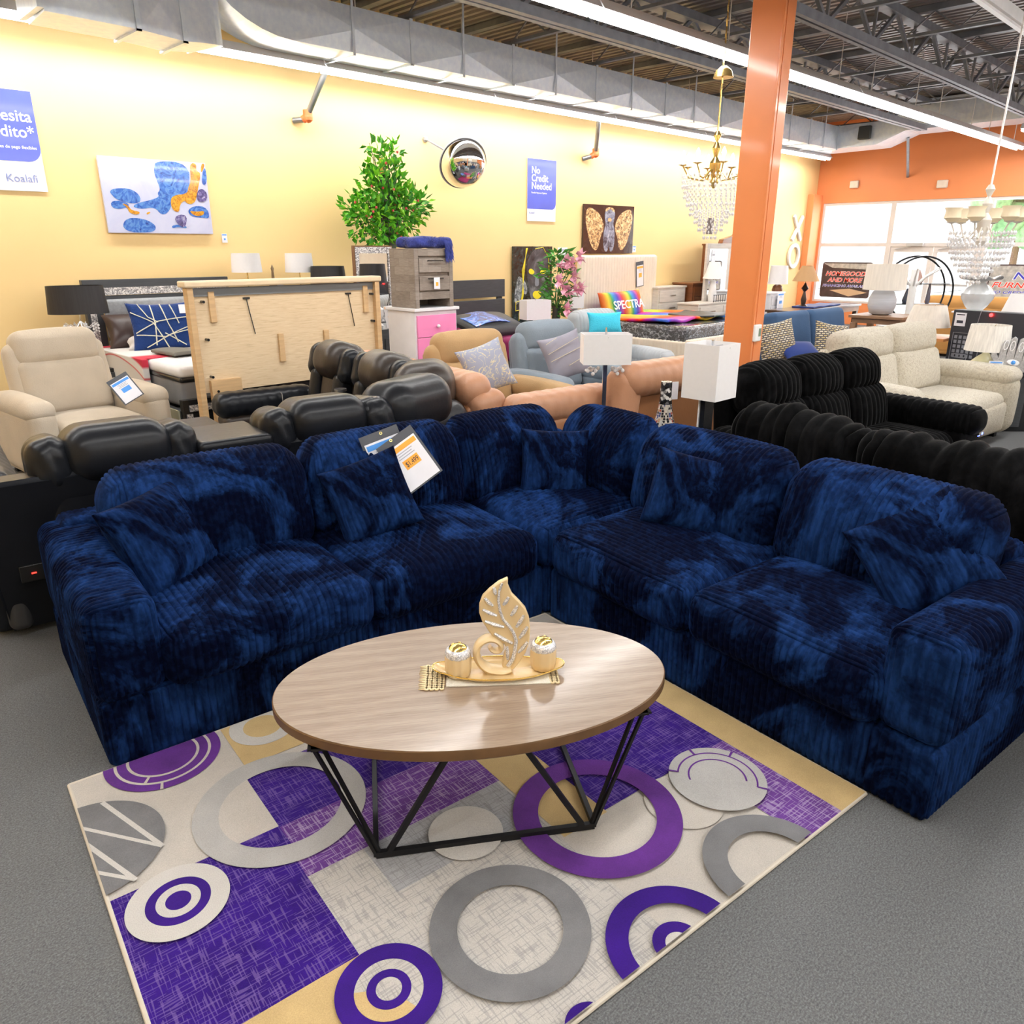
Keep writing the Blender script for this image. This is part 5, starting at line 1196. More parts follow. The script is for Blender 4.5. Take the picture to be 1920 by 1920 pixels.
# long black dresser carrying those lamps
t = thing('dresser', 'black glitter trimmed dresser mostly hidden behind the oak headboard', 'dresser', (5.15, 8.45, 0))
build('body', M().bb(-.98, .95, -.27, .35, 0, .95), m_blk, t, smooth=False, bevel=.005)
for i in range(3):
    for j in range(2): build('drawer', M().bb(-.95+.63*i, -.35+.63*i, -.29, -.27, .1+.42*j, .48+.42*j), m_char, t, smooth=False, bevel=.003)
# oval chandelier style lamp at far left, on a hidden nightstand
Y_ = 8.45; a = pY(97, 533, Y_); b = pY(186, 578, Y_); xc = (a[0]+b[0])/2
t = thing('nightstand', 'dark nightstand behind the beige recliner, under the crystal lamp', 'nightstand', (xc, Y_, 0)); build('body', M().bb(-.28,.28,-.22,.22,0,.62), m_blk, t, smooth=False, bevel=.005); build('drawer', M().bb(-.25,.25,-.235,-.22,.33,.58), m_char, t, smooth=False); build('drawer', M().bb(-.25,.25,-.235,-.22,.06,.31), m_char, t, smooth=False)
t = lamp('wide black oval lamp with hanging crystals behind the beige recliner', (xc, Y_, .62), b[2]-.66, .27, .25, a[2]-b[2]+.02, m_shadeb, [(.09,0),(.09,.02),(.02,.04),(.03,.15),(.015,.3)], m_chrome2, 1, .6, rz=-.4, neck=m_chrome2); crystals(t, b[2]-.62-.13, .15, 9)
# left edge dresser and lamp
p = at(12, 720, 8.2); t = thing('dresser', 'dark weathered wood dresser at the left edge behind the beige recliner', 'dresser', (p[0]-.42, p[1], 0), 0)
m_weat = mat('dark_weathered_wood', (.09,.075,.07), .6, var=.35, vscale=3, stretch=(1,1,9)); build('body', M().bb(-.5,.5,-.22,.22,.08,.90), m_weat, t, smooth=False, bevel=.004)
for j in range(4): build('drawer', M().bb(-.47,.47,-.235,-.22,.11+.195*j,.29+.195*j), m_weat, t, smooth=False, bevel=.004)
lamp('white lampshade cut off by the left edge of the photo', (p[0]-.35, p[1], .90), .50, .19, .15, .24, m_shadew, gpr, mat('glass_grey', (.35,.3,.25), .1))
# glitter framed mirror
Y_ = 7.75; a = pY(664, 463, Y_); b = pY(739, 600, Y_); w_ = b[0]-a[0]; z0 = .92; z1 = a[2]
t = thing('wall_mirror', 'upright rectangular mirror in a glitter frame beside the artificial tree', 'mirror', ((a[0]+b[0])/2, Y_, z0)); hh = z1-z0
f = M(); f.bb(-w_/2, w_/2, -.015, .03, hh-.07, hh).bb(-w_/2, w_/2, -.015, .03, 0, .06).bb(-w_/2, -w_/2+.05, -.015, .03, .06, hh-.07).bb(w_/2-.05, w_/2, -.015, .03, .06, hh-.07)
build('glitter_frame', f, m_glitS, t, smooth=False); build('outer_edge', M().bb(-w_/2-.01, w_/2+.01, -.01, .04, hh, hh+.015).bb(-w_/2-.012, -w_/2, -.01, .04, 0, hh).bb(w_/2, w_/2+.012, -.01, .04, 0, hh), mat('brown_frame_edge', (.2,.1,.05), .5), t, smooth=False)
build('mirror_glass', M().bb(-w_/2+.05, w_/2-.05, .0, .01, .06, hh-.07), mat('mirror_silver', (.9,.9,.9), .02, metal=1, var=.001), t, smooth=False)
t = thing('nightstand', 'black glitter nightstand under the upright mirror, right of the headboard', 'nightstand', (LX+.12, 7.2, 0))
build('body', M().bb(-.3,.42,-.25,.42,0,.92), m_char, t, smooth=False, bevel=.005); build('glitter_strip', M().bb(-.24,-.20,-.26,-.25,.1,.8), m_glitS, t, smooth=False); build('drawer', M().bb(-.16,.38,-.265,-.25,.5,.82), m_char, t, smooth=False)
q = pY(731, 594, 7.02); t = price_sheet('price_sheet', 'white sheet with orange bands leaning before the glitter nightstand', .10, .24, m_orgl, frame=False); x, z = rollx(math.radians(-125), math.radians(-8), .1); put(t, (q[0], q[1], q[2]), x, z)
q = pY(708, 585, 7.12); t = thing('glass_ornament', 'clear glass ornament standing on the glitter nightstand', 'ornament', (q[0], q[1], .92)); build('vessel', M().lathe([(.05,0),(.06,.03),(.02,.07),(.07,.14),(.07,.2),(.02,.24),(.03,.28)], n=16), m_crys, t)
# stacked nightstand on pink chest
m_rus = bpy.data.materials.new('rustic_plank'); m_rus.use_nodes = True; _t = NT(m_rus)
_b = _t.node('ShaderNodeTexBrick'); _b.inputs['Scale'].default_value = 3.2; _b.inputs['Mortar Size'].default_value = .004; _b.inputs['Color1'].default_value = (.17,.13,.10,1); _b.inputs['Color2'].default_value = (.33,.28,.24,1); _b.inputs['Mortar'].default_value = (.1,.08,.06,1)
_sx = _t.node('ShaderNodeSeparateXYZ'); _t.link(_t.coord(), _sx.inputs[0]); _cb = _t.node('ShaderNodeCombineXYZ'); _ad = _t.math('ADD', _sx.outputs[0], _sx.outputs[1]); _t.link(_ad, _cb.inputs[0]); _t.link(_sx.outputs[2], _cb.inputs[1]); _t.link(_cb.outputs[0], _b.inputs['Vector'])
_n = _t.noise(6, _t.coord((2,2,24)), 5, .7); _t.base(_t.mix(.5, _b.outputs[0], _t.ramp(_n, [(.3, (.13,.10,.08)), (.7, (.36,.32,.28))]))); _t.b.inputs['Roughness'].default_value = .7
Y_ = 6.15; xL = pY(780, 600, Y_)[0]; xR = pY(858, 600, Y_)[0]; zt = pY(800, 578, Y_)[2]; w_ = xR-xL; ps = thing('chest_of_drawers', 'white chest with pink drawer fronts under the rustic nightstand', 'chest', ((xL+xR)/2, Y_, 0))
m_pink = mat('pink_drawer', (.86,.25,.48), .4); m_wl = mat('white_laminate', (.78,.77,.80), .35)
build('body', M().bb(-w_/2, w_/2, .02, .46, 0, zt-.03), m_wl, ps, smooth=False); build('top', M().bb(-w_/2-.02, w_/2+.02, -.01, .48, zt-.03, zt), m_wl, ps, smooth=False, bevel=.005)
nd = 5; dh = (zt-.10)/nd
for i in range(nd):
    d = build('drawer', M().bb(-w_/2+.02, w_/2-.02, 0, .02, zt-.07-dh*(i+1)+.006, zt-.07-dh*i), m_pink, ps, smooth=False, bevel=.003); build('knob', M().sph((0,-.018,zt-.07-dh*(i+.5)), .018, 10), m_tw, d)
s_ = price_sheet('price_sheet', 'blue price tag in a black holder on the pink drawers', .075, .15, m_bluel); s_.location = ((xL+xR)/2+.03, Y_-.026, zt-.38)
x0_, x1_ = pY(780, 520, Y_)[0], pY(852, 520, Y_)[0]; wn = x1_-x0_; zn = pY(800, 466, Y_)[2]; hn = zn-zt
t = thing('nightstand', 'rustic two drawer nightstand stacked on the pink chest', 'nightstand', ((x0_+x1_)/2, Y_+.02, zt+.001))
f = M(); f.bb(-wn/2, -wn/2+.05, 0, .40, 0, hn).bb(wn/2-.05, wn/2, 0, .40, 0, hn).bb(-wn/2+.05, wn/2-.05, 0, .40, hn-.07, hn).bb(-wn/2+.05, wn/2-.05, 0, .40, .08, .15).bb(-wn/2+.05, wn/2-.05, .36, .4, 0, hn).bb(-wn/2+.05, wn/2-.05, .02, .38, .15, hn-.07)
build('body', f, m_rus, t, smooth=False, bevel=.003); hh = (hn-.07-.15)/2
for i in range(2):
    z_ = .15+hh*i; d = build('drawer', M().bb(-wn/2+.055, wn/2-.055, -.006, .02, z_+.015, z_+hh-.02), m_rus, t, smooth=False, bevel=.004); build('bar_handle', M().bar((-.09,-.03,z_+hh*.75), (.09,-.03,z_+hh*.75), .010).bb(-.085,-.075,-.03,0,z_+hh*.75-.004,z_+hh*.75+.004).bb(.075,.085,-.03,0,z_+hh*.75-.004,z_+hh*.75+.004), m_blk, d, smooth=False)
build('tag', M().box((.0,-.038,.15+hh*.5), (.075,.003,.11)), m_paper, t, smooth=False); build('tag_print', M().box((.0,-.041,.15+hh*.45), (.03,.001,.035)), m_orgl, t, smooth=False)
zf = zt+hn; t = thing('fur_cushion', 'shaggy violet blue fur cushion lying on the rustic nightstand', 'cushion', ((x0_+x1_)/2+.03, Y_+.2, zf+.001))
rng = random.Random(5); g = soft(.46, .34, .10, .045, (0,0,.055), step=.04, deform=lambda P: P+np.stack([.01*np.sin(P[:,1]*30),.01*np.sin(P[:,0]*26),.014*np.sin(P[:,0]*18)*np.sin(P[:,1]*22)],1))
build('cover', g, mat('violet_fur', (.035,.05,.24), .95, var=.4, vscale=20, bump=1, bscale=60, sheen=.3), t, angle=80)
g = M()
for i in range(900):
    a = rng.uniform(0, 2*PI); ex = .23*math.cos(a)*rng.uniform(.3, 1.05); ey = .17*math.sin(a)*rng.uniform(.3,1.05); z_ = .10 - .03*rng.random() if (abs(ex)<.19 and abs(ey)<.13) else rng.uniform(.02,.1)
    dx, dy = ex*.16+rng.uniform(-.02,.02), ey*.2+rng.uniform(-.02,.02); g.add([(ex-.005,ey,z_),(ex+.005,ey,z_),(ex+dx,ey+dy-.02,z_+rng.uniform(-.02,.02)),(ex,ey+.005,z_+.004)], [(0,1,2),(1,3,2),(3,0,2)])
for i in range(160): 
    x = .10+.09*rng.random(); z_ = .05-.16*rng.random(); g.add([(x-.008,-.20,z_+.03),(x+.008,-.20,z_+.03),(x+rng.uniform(-.015,.02),-.215-.01*rng.random(),z_-.04)], [(0,1,2)])
o = build('fur_tuft', g, mat('violet_fur', (.035,.05,.24), .95), t, smooth=False); o['kind'] = 'stuff'
# slatted headboard bed
Y_ = 8.75; x0_ = pY(852, 540, Y_)[0]-.5; x1_ = pY(945, 540, Y_)[0]; zt = pY(945, 523, Y_)[2]; w_ = x1_-x0_
t = thing('bed', 'bed with a dark slatted plank headboard right of the rustic nightstand', 'bed', ((x0_+x1_)/2, Y_, 0))
for i in range(4): build('plank', M().bb(-w_/2, w_/2, -.02, .02, zt-.29*(i+1)+.035, zt-.29*i), m_char, t, smooth=False, bevel=.004)
build('post', M().bb(w_/2-.12, w_/2-.02, .02, .05, 0, zt-.02).bb(-w_/2+.02, -w_/2+.12, .02, .05, 0, zt-.02), m_char, t, smooth=False); build('frame', M().bb(-w_/2, w_/2, -2.0, -.03, .1, .34), m_char, t, smooth=False)
t = thing('mattress', 'magenta covered mattress of the slatted bed, behind the tan recliner', 'mattress', ((x0_+x1_)/2, Y_-1.0, 0)); build('cover', soft(w_-.05, 1.9, .30, .08, (0,0,.50), puff=(0,0,.02)), mat('magenta_sheet', (.25,.015,.09), .7), t, angle=80)
p = pY(917, 596, 7.6); m_gal = art('galaxy_print', [(.35, (.02,.02,.025)), (.5, (.02,.08,.4)), (.6, (.1,.3,.8)), (.7, (.5,.08,.08))], 6, 2, .4)
t = thing('throw_pillow', 'grey pillow with a blue space print lying on the slatted bed', 'pillow', (p[0], 7.6, .79)); t.rotation_euler = (0, 0, 0)
build('cover', pillow(1.0, .62, .24, X=Matrix.Rotation(-PI/2+.3, 4, 'X')), [mat('dark_grey_print', (.05,.05,.055), .5)], t, angle=80)
P_, F_ = None, None
build('print_panel', soft(.72, .40, .012, .005, (-.05,-.03,.125), (.24,.02,0), step=.05, deform=lambda P: P-np.stack([0*P[:,0],0*P[:,0],.5*(P[:,0]**2)+.35*P[:,1]**2],1)*1.0), m_gal, t, angle=80)
# ================================================================ TREE AND FLOWERS
def leafcard(mb, p, d, L, W, m=0, up=None):
    d = Vector(d).normalized(); s = d.cross(Vector((0,0,1)) if abs(d.z) < .9 else Vector((1,0,0))).normalized(); n = s.cross(d)
    s = (s*math.cos(W[1])+n*math.sin(W[1])) if isinstance(W, tuple) else s; Wd = W[0] if isinstance(W, tuple) else W; n = s.cross(d)
    p = Vector(p); mb.add([tuple(p), tuple(p+d*L*.45+s*Wd/2+n*.008), tuple(p+d*L), tuple(p+d*L*.45-s*Wd/2+n*.008), tuple(p+d*L*.5-n*.006)], [(0,1,4),(1,2,4),(2,3,4),(3,0,4)], m)
rng = random.Random(11)
tb = Vector(pY(736, 455, 8.35)); t = thing('artificial_tree', 'artificial green tree with small red berries, behind the upright mirror', 'plant', (tb.x, tb.y, 0))
z0 = tb.z
m_bark2 = mat('grey_green_trunk', (.12,.14,.10), .8, var=.3, vscale=25); 
tr = M(); tr.tube([(0,0,.28), (.02,0,1.0), (0,0,z0-.1), (-.03,0,z0+.30), (-.09,0,z0+.62), (-.12,0,z0+.85)], [.045,.042,.04,.036,.03,.02], 10); tr.tube([(0,0,z0-.1), (.09,0,z0+.12), (.06,0,z0+.45)], [.03,.03,.02], 8); tr.tube([(0,0,z0), (-.12,0,z0+.10), (-.15,.0,z0+.3)], [.03,.022,.012], 8)
build('trunk', tr, m_bark2, t); build('cut_branch_tip', M().cyl((-.12,-.03,z0+.80), (-.15,-.05,z0+.96), .03, .022, 10), mat('yellow_wood', (.75,.5,.08), .6), t)
build('pot', M().lathe([(.12,0),(.16,.28),(.17,.30),(.15,.30),(.13,.26)], n=20), mat('dark_pot', (.05,.045,.04), .6), t)
lv = [M(), M(), M()]; br = M(); be = M()
# crown silhouette in local x / z measured from the photo
zs_ = .74
blobs = [(-.10,.75,.34,.42),(-.25,.35,.38,.35),(.10,.45,.36,.40),(-.05,1.15,.20,.28),(.33,.62,.22,.26),(-.42,.52,.22,.22),(-.2,.05,.26,.2),(.05,1.42,.10,.16),(-.22,1.42,.08,.12)]
for bx_, bz_, rx_, rz_ in blobs:
    bz_ *= zs_; rz_ *= zs_; rx_ *= 1.05
    for i in range(int(300*rx_*rz_/.12)):
        a, b_, r = rng.uniform(0, 2*PI), rng.uniform(-1, 1), rng.random()**.6
        x = bx_+rx_*r*math.cos(a); z = z0+bz_+rz_*r*math.sin(a); y = rng.uniform(-.22,.22)*(1-.3*r)
        leafcard(lv[rng.choice((0,0,1,2))], (x,y,z), (math.cos(a)+rng.uniform(-.7,.7), rng.uniform(-.9,.3), math.sin(a)+rng.uniform(-.5,.8)), rng.uniform(.08,.125), (rng.uniform(.05,.075), rng.uniform(-1,1)))
        if rng.random() < .025: be.sph((x, y-.03, z), .018, 6)
    for k in range(4):
        a = rng.uniform(0, 2*PI); br.tube([(-.05,0,z0+.35), ((bx_-.05)/2+rng.uniform(-.05,.05),rng.uniform(-.1,.1),z0+bz_*.6+.1), (bx_+rx_*.9*math.cos(a), rng.uniform(-.1,.1), z0+bz_+rz_*.9*math.sin(a))], [.012,.008,.004], 5)
build('twig', br, m_bark2, t)
for g, c, nm in zip(lv, ((.10,.42,.02), (.24,.62,.03), (.04,.24,.02)), ('leaf_green', 'leaf_lime', 'leaf_dark')): 
    o = build('foliage', g, mat(nm, c, .5), t, smooth=False); o['kind'] = 'stuff'
o = build('berry', be, mat('berry_red', (.75,.08,.10), .4), t); o['kind'] = 'stuff'

m_pet = mat('pink_petal', (.90,.45,.58), .6, var=.2, vscale=20)
fb = Vector(pY(1042, 608, 7.55)); t = thing('flower_vase', 'tall dark vase of pink artificial lilies before the face canvas', 'flowers', (fb.x, fb.y, fb.z))
build('vase', M().lathe([(.05,0),(.06,.08),(.05,.2),(.07,.26),(.06,.26),(.04,.2)], n=18), mat('dark_green_glass', (.03,.05,.035), .15, spec=.8), t)
g = M(); gl = M(); fl_ = []
for i in range(230):
    z = rng.uniform(.12, .98); r = .25*math.sin(min(1, z/.95)*2.4)**.7*rng.random(); a = rng.uniform(0, 2*PI)
    leafcard(gl, (r*math.cos(a), r*math.sin(a), z), (math.cos(a), math.sin(a), rng.uniform(-.6,.8)), rng.uniform(.10,.17), (.055, rng.uniform(-1,1)))
build('leaves', gl, mat('lily_leaf', (.07,.28,.04), .5, var=.3), t, smooth=False)['kind'] = 'stuff'
for (x, z) in ((-.16,.80),(-.02,.86),(.07,.82),(.24,.92),(-.19,.60),(.12,.66),(-.06,.50),(.17,.47),(.02,.44),(.0,.22),(.28,.5)):
    f = M(); f.sph((x,-.2,z), .015, 6)
    for k in range(6):
        a = 2*PI*k/6+rng.random(); leafcard(f, (x,-.2,z), (math.cos(a), -.45, math.sin(a)), .135, .085); 
        leafcard(f, (x,-.2,z), (math.cos(a+.5)*.6, -.9, math.sin(a+.5)*.6), .09, .06)
    g.tube([(0,0,.1), (x*.4, -.05, z*.5+.1), (x,-.18,z)], .006, 5); build('blossom', f, m_pet, t, smooth=False)
build('stem', g, mat('lily_stem', (.05,.16,.04), .6), t)
t0 = thing('side_table', 'orange brown table holding the pink flowers, behind the recliners', 'table', (fb.x+.1, fb.y+.05, 0))
build('tabletop', M().bb(-.62,.30,-.25,.25,fb.z-.04,fb.z-.001), mat('orange_wood', (.6,.25,.08), .4, var=.1), t0, smooth=False, bevel=.004)
for sx in (-1,1):
    for sy in (-1,1): build('leg', M().bb(-.16+sx*.40-.03,-.16+sx*.40+.03,sy*.2-.03,sy*.2+.03,0,fb.z-.04), mat('orange_wood', (.6,.25,.08), .4), t0, smooth=False)
def boxlamp(label, p, zs, w, d, h, rz, base, rod=False, tap=1.0):
    t = thing('table_lamp', label, 'lamp', p, rz)
    s_ = M(); th = .004; 
    for (x0,x1,y0,y1) in ((-w/2,w/2,-d/2,-d/2+th),(-w/2,w/2,d/2-th,d/2),(-w/2,-w/2+th,-d/2+th,d/2-th),(w/2-th,w/2,-d/2+th,d/2-th)): s_.bb(x0,x1,y0,y1,zs,zs+h)
    build('lamp_shade', s_, m_shadew, t, smooth=False)
    build('shade_spider', M().bar((-w/2,0,zs+h-.02),(w/2,0,zs+h-.02),.005).bar((0,-d/2,zs+h-.02),(0,d/2,zs+h-.02),.005).cyl((0,0,zs+h-.04),(0,0,zs+h+.02),.008,n=8), m_chrome2, t, smooth=False)
    base(t, zs); return t
q = at(995, 571, 8.9); p = (q[0], q[1], fb.z) 
def b1_(t, zs): build('base', M().lathe([(.06,-zs*0),(.07,.03),(.02,.06),(.05,.12),(.03,zs)], n=16), m_crys, t)
boxlamp('white rectangular lampshade on a glass base before the face canvas', (fb.x-.45, fb.y-.02, fb.z), .10, .38, .22, .26, -.3, b1_)
q = pY(1076, 600, 7.9); 
boxlamp('small white square lampshade on a grey base right of the pink flowers', (q[0], 7.9, q[2]-.02), .20, .22, .20, .27, -.3, lambda t, zs: build('base', M().cyl((0,0,0),(0,0,zs),.055,n=14), mat('grey_ceramic', (.4,.4,.42), .4), t))
t0 = thing('side_table', 'small grey table under the square lamp right of the flowers', 'table', (q[0], 7.9, 0)); build('tabletop', M().bb(-.25,.25,-.25,.25,q[2]-.06,q[2]-.021), m_char, t0, smooth=False); build('pedestal', M().cyl((0,0,0),(0,0,q[2]-.06),.05), m_char, t0)

# ================================================================ CREAM BED, CHESTS, ARMOIRE
m_crch = mat('cream_channel_fabric', (.78,.68,.56), .8, var=.05)
Y_ = 8.8; x0_ = pY(1084, 560, Y_)[0]; x1_ = pY(1224, 560, Y_)[0]; zt = pY(1150, 478, Y_)[2]; w_ = x1_-x0_; xc = (x0_+x1_)/2
t = thing('bed', 'cream channel tufted bed with a tall headboard under the winged canvas', 'bed', (xc, Y_, 0))
build('headboard', soft(w_, .14, zt, .05, (0,0,zt/2), ribs=ribx, pitch=.075, amp=.012, dense=(1,0,0), step=.2), m_crch, t, angle=80)
build('side_rail', soft(.10, 2.15, .36, .03, (-w_/2+.05,-1.12,.20), ribs=riby, pitch=.075, amp=.01, dense=(0,1,0), step=.2), m_crch, t, angle=80)
build('side_rail', soft(.10, 2.15, .36, .03, (w_/2-.05,-1.12,.20), ribs=riby, pitch=.075, amp=.01, dense=(0,1,0), step=.2), m_crch, t, angle=80)
build('footboard', soft(w_, .10, .40, .03, (0,-2.22,.22), ribs=ribx, pitch=.075, amp=.01, dense=(1,0,0), step=.2), m_crch, t, angle=80)
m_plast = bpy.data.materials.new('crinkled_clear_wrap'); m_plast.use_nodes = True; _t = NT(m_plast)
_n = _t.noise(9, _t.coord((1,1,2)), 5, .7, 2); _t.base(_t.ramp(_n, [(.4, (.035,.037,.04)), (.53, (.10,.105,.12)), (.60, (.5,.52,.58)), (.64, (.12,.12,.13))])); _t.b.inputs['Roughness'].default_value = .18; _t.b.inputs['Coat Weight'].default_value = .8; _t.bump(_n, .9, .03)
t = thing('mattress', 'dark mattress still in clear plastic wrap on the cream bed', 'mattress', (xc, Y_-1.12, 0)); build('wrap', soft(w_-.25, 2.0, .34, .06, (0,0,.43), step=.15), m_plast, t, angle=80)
m_rain = bpy.data.materials.new('rainbow_satin'); m_rain.use_nodes = True; _t = NT(m_rain)
_sx = _t.node('ShaderNodeSeparateXYZ'); _n = _t.noise(1.2, None, 3); _ad = _t.node('ShaderNodeMix', data_type='RGBA'); _cc = _t.coord((1,1,1)); _t.link(_cc, _sx.inputs[0])
_v = _t.math('ADD', _t.math('MULTIPLY', _sx.outputs[0], .55), _t.math('ADD', _t.math('MULTIPLY', _sx.outputs[1], .75), _t.math('MULTIPLY', _n, 1.3))); _v = _t.math('FRACT', _v)
rb_ = [(0,(.75,.01,.01)),(.16,(.9,.22,.01)),(.32,(.95,.72,.02)),(.48,(.05,.45,.08)),(.62,(.02,.25,.75)),(.78,(.08,.03,.5)),(.92,(.55,.02,.3)),(1,(.75,.01,.01))]
_t.base(_t.ramp(_v, rb_)); _t.b.inputs['Roughness'].default_value = .35
t = thing('bed_cover', 'rainbow coloured satin cover spread over the wrapped mattress', 'bedding', (xc, Y_-1.0, 0)); build('cloth', soft(w_-.35, 1.55, .05, .022, (-.0,.05,.645), step=.08, deform=lambda P: P+np.stack([0*P[:,0],0*P[:,0],.02*np.sin(P[:,0]*9+P[:,1]*5)],1)), m_rain, t, angle=80)
build('folded_grey_end', soft(.9, .8, .03, .014, (.42,-.45,.685), (0,0,.25), step=.06, deform=lambda P: P+np.stack([0*P[:,0],0*P[:,0],.025*np.sin(P[:,0]*8+1)*np.cos(P[:,1]*5)],1)), mat('dark_grey_satin', (.06,.06,.065), .4), t, angle=80)
p = pY(1166, 574, Y_-.45); pw = 1.10
m_rain2 = bpy.data.materials.new('spectrum_print'); m_rain2.use_nodes = True; _t = NT(m_rain2); _sx = _t.node('ShaderNodeSeparateXYZ'); _t.link(_t.coord(), _sx.inputs[0])
_v = _t.math('FRACT', _t.math('ADD', _t.math('MULTIPLY', _sx.outputs[0], 2.1), .2)); _t.base(_t.ramp(_v, [(a, tuple(c*.7 for c in col)) for a, col in rb_])); _t.b.inputs['Roughness'].default_value = .5
t = thing('throw_pillow', 'rainbow striped pillow with white capital lettering on the cream bed', 'pillow', (0,0,0)); x, z = rollx(math.radians(-92), -.02, .32); put(t, p, x, z)
build('cover', pillow(pw, .52, .24, ear=.05, n=30), m_rain2, t, angle=80)
l = M(); letters(l, 'SPECTRA', .2, Matrix.Translation((-.36,-.128,-.07)) @ FRONT, width=.80, depth=.004, bold=.01); build('lettering', l, m_tw, t, smooth=False)
s_ = price_sheet('price_sheet', 'black framed orange price tag hanging on the cream channel headboard', .22, .44, m_orgl); pp_ = pY(1200, 514, Y_-.09); s_.location = pp_; s_.rotation_euler = (0, -.1, 0)
m_wgw = mat('whitewashed_wood', (.58,.53,.48), .5, var=.12, vscale=4, stretch=(1,1,8)); m_cherry = mat('cherry_brown_wood', (.18,.06,.02), .35, var=.25, vscale=3, stretch=(1,1,6), coat=.3)
def chest(name, label, x0, x1, Y, zt, rows, cols, m, md=None, d=.45, z0=.08, cat='chest', hm=None, crown=False):
    w = x1-x0; t = thing(name, label, cat, ((x0+x1)/2, Y, 0)); f = M(); f.bb(-w/2, w/2, 0, d, 0, zt-.03); build('body', f, m, t, smooth=False, bevel=.004)
    build('top', M().bb(-w/2-.02, w/2+.02, -.02, d+.01, zt-.03, zt), m, t, smooth=False, bevel=.004)
    if crown: build('crown', M().prism([(-w/2-.06,0),(w/2+.06,0),(w/2+.02,.08),(.12,.16),(0,.24),(-.12,.16),(-w/2-.02,.08)], .1, X=Matrix.Translation((0,.08,zt)) @ FRONT), m, t, smooth=False)
    dh = (zt-.06-z0)/rows; dw = (w-.08)/cols
    for i in range(rows):
        for j in range(cols):
            xa = -w/2+.04+dw*j; dr = build('drawer', M().bb(xa+.01, xa+dw-.01, -.018, 0, z0+dh*i+.01, z0+dh*(i+1)-.01), md or m, t, smooth=False, bevel=.003)
            build('pull', M().bar((xa+dw/2-.09,-.035,z0+dh*(i+.55)), (xa+dw/2+.09,-.035,z0+dh*(i+.55)), .016).bar((xa+dw/2-.08,-.035,z0+dh*(i+.55)), (xa+dw/2-.08,-.015,z0+dh*(i+.55)), .01).bar((xa+dw/2+.08,-.035,z0+dh*(i+.55)), (xa+dw/2+.08,-.015,z0+dh*(i+.55)), .01), hm or m_chrome2, dr, smooth=False)
    return t
Y_ = 8.62; chest('chest_of_drawers', 'whitewashed chest with dark inlay, right of the cream bed', pY(1233,560,Y_)[0], pY(1284,560,Y_)[0], Y_, pY(1260,537,Y_)[2], 4, 1, m_wgw, d=.34)
chest('chest_of_drawers', 'cherry brown chest standing behind the white lamp by the pillar', pY(1297,560,8.5)[0], pY(1340,560,8.5)[0], 8.5, pY(1310,530,8.5)[2], 5, 1, m_cherry, hm=m_brass)
Y_ = 7.9; xa_ = pY(1309,580,Y_)[0]; zd = pY(1340,567,Y_)[2]; chest('dresser', 'whitewashed long dresser partly hidden behind the orange pillar', xa_, xa_+1.7, Y_, zd, 3, 2, m_wgw, cat='dresser')
t = thing('dresser_mirror', 'white framed mirror standing on the dresser behind the pillar', 'mirror', (xa_+1.18, Y_+.32, zd)); mh = 1.05
build('frame', M().bb(-.55,-.45,-.03,.02,0,mh).bb(.45,.55,-.03,.02,0,mh).bb(-.45,.45,-.03,.02,mh-.1,mh).bb(-.45,.45,-.03,.02,0,.1), m_wgw, t, smooth=False, bevel=.004); build('mirror_glass', M().bb(-.45,.45,-.005,.01,.1,mh-.1), MATS['mirror_silver'], t, smooth=False)
chest('armoire', 'tall cherry brown armoire with a carved crown behind the dresser mirror', pY(1352,500,8.35)[0], pY(1352,500,8.35)[0]+1.1, 8.35, pY(1360,457,8.35)[2], 2, 1, m_cherry, crown=True, cat='wardrobe', hm=m_brass, z0=.1)
q = pY(1334, 565, Y_+.2)
t = lamp('white ceramic lamp with tapered shade on the whitewashed dresser', (q[0], Y_+.2, zd), .42, .20, .10, .30, m_shadew, [(.07,.0),(.075,.05),(.085,.12),(.06,.28),(.045,.38)], mat('white_ceramic', (.8,.8,.8), .25, coat=.4), neck=m_chrome2)
q2 = pY(1343, 480, Y_+.25); t = thing('price_card', 'white paper card standing above the white ceramic lamp', 'price card', (q2[0], Y_+.31, q2[2])); build('card', M().box((0,0,0),(.13,.004,.22)), m_paper, t, smooth=False); build('print', M().box((0,-.003,.02),(.08,.001,.03)), m_grey, t, smooth=False)
t = thing('bottle_rack', 'small dark wire rack beside the white ceramic lamp', 'rack', (q[0]-.02, Y_+.02, zd))
g = M()
for k in range(6): g.bar((-.2+.08*k,-.0,0),(-.2+.08*k,0,.13),.008)
for z in (.02,.13): g.bar((-.22,0,z),(.22,0,z),.010)
build('wire_frame', g, m_black, t, smooth=False)
# things seen right of the pillar
Y_ = 7.6; xa_ = pY(1443,570,Y_)[0]; xb_ = pY(1468,570,Y_)[0]; zd = pY(1455,548,Y_)[2]
chest('chest_of_drawers', 'narrow white chest with a blue price tag right of the pillar', xa_, xb_, Y_, zd, 4, 1, m_wl)
s_ = price_sheet('price_sheet', 'white price tag with a blue panel on the white chest by the pillar', .26, .34, m_bluel, frame=False); s_.location = (pY(1456,562,Y_)[0]+.05, Y_-.06, zd-.18)
q = pY(1457, 545, Y_+.2); lamp('white pleated lamp on a dark wood base right of the pillar', (q[0], Y_+.2, zd), .14, .20, .17, .36, m_shadew, [(.10,0),(.11,.02),(.09,.10),(.04,.14)], m_cherry)
Y_ = 6.9; xa_ = pY(1462,585,Y_)[0]; xb_ = pY(1560,585,Y_)[0]; zd = pY(1500,578,Y_)[2]
t = thing('console_table', 'long dark wooden table with a navy cloth behind the blue grey sofa', 'table', ((xa_+xb_)/2+.35, Y_, 0)); w_ = xb_-xa_+.7
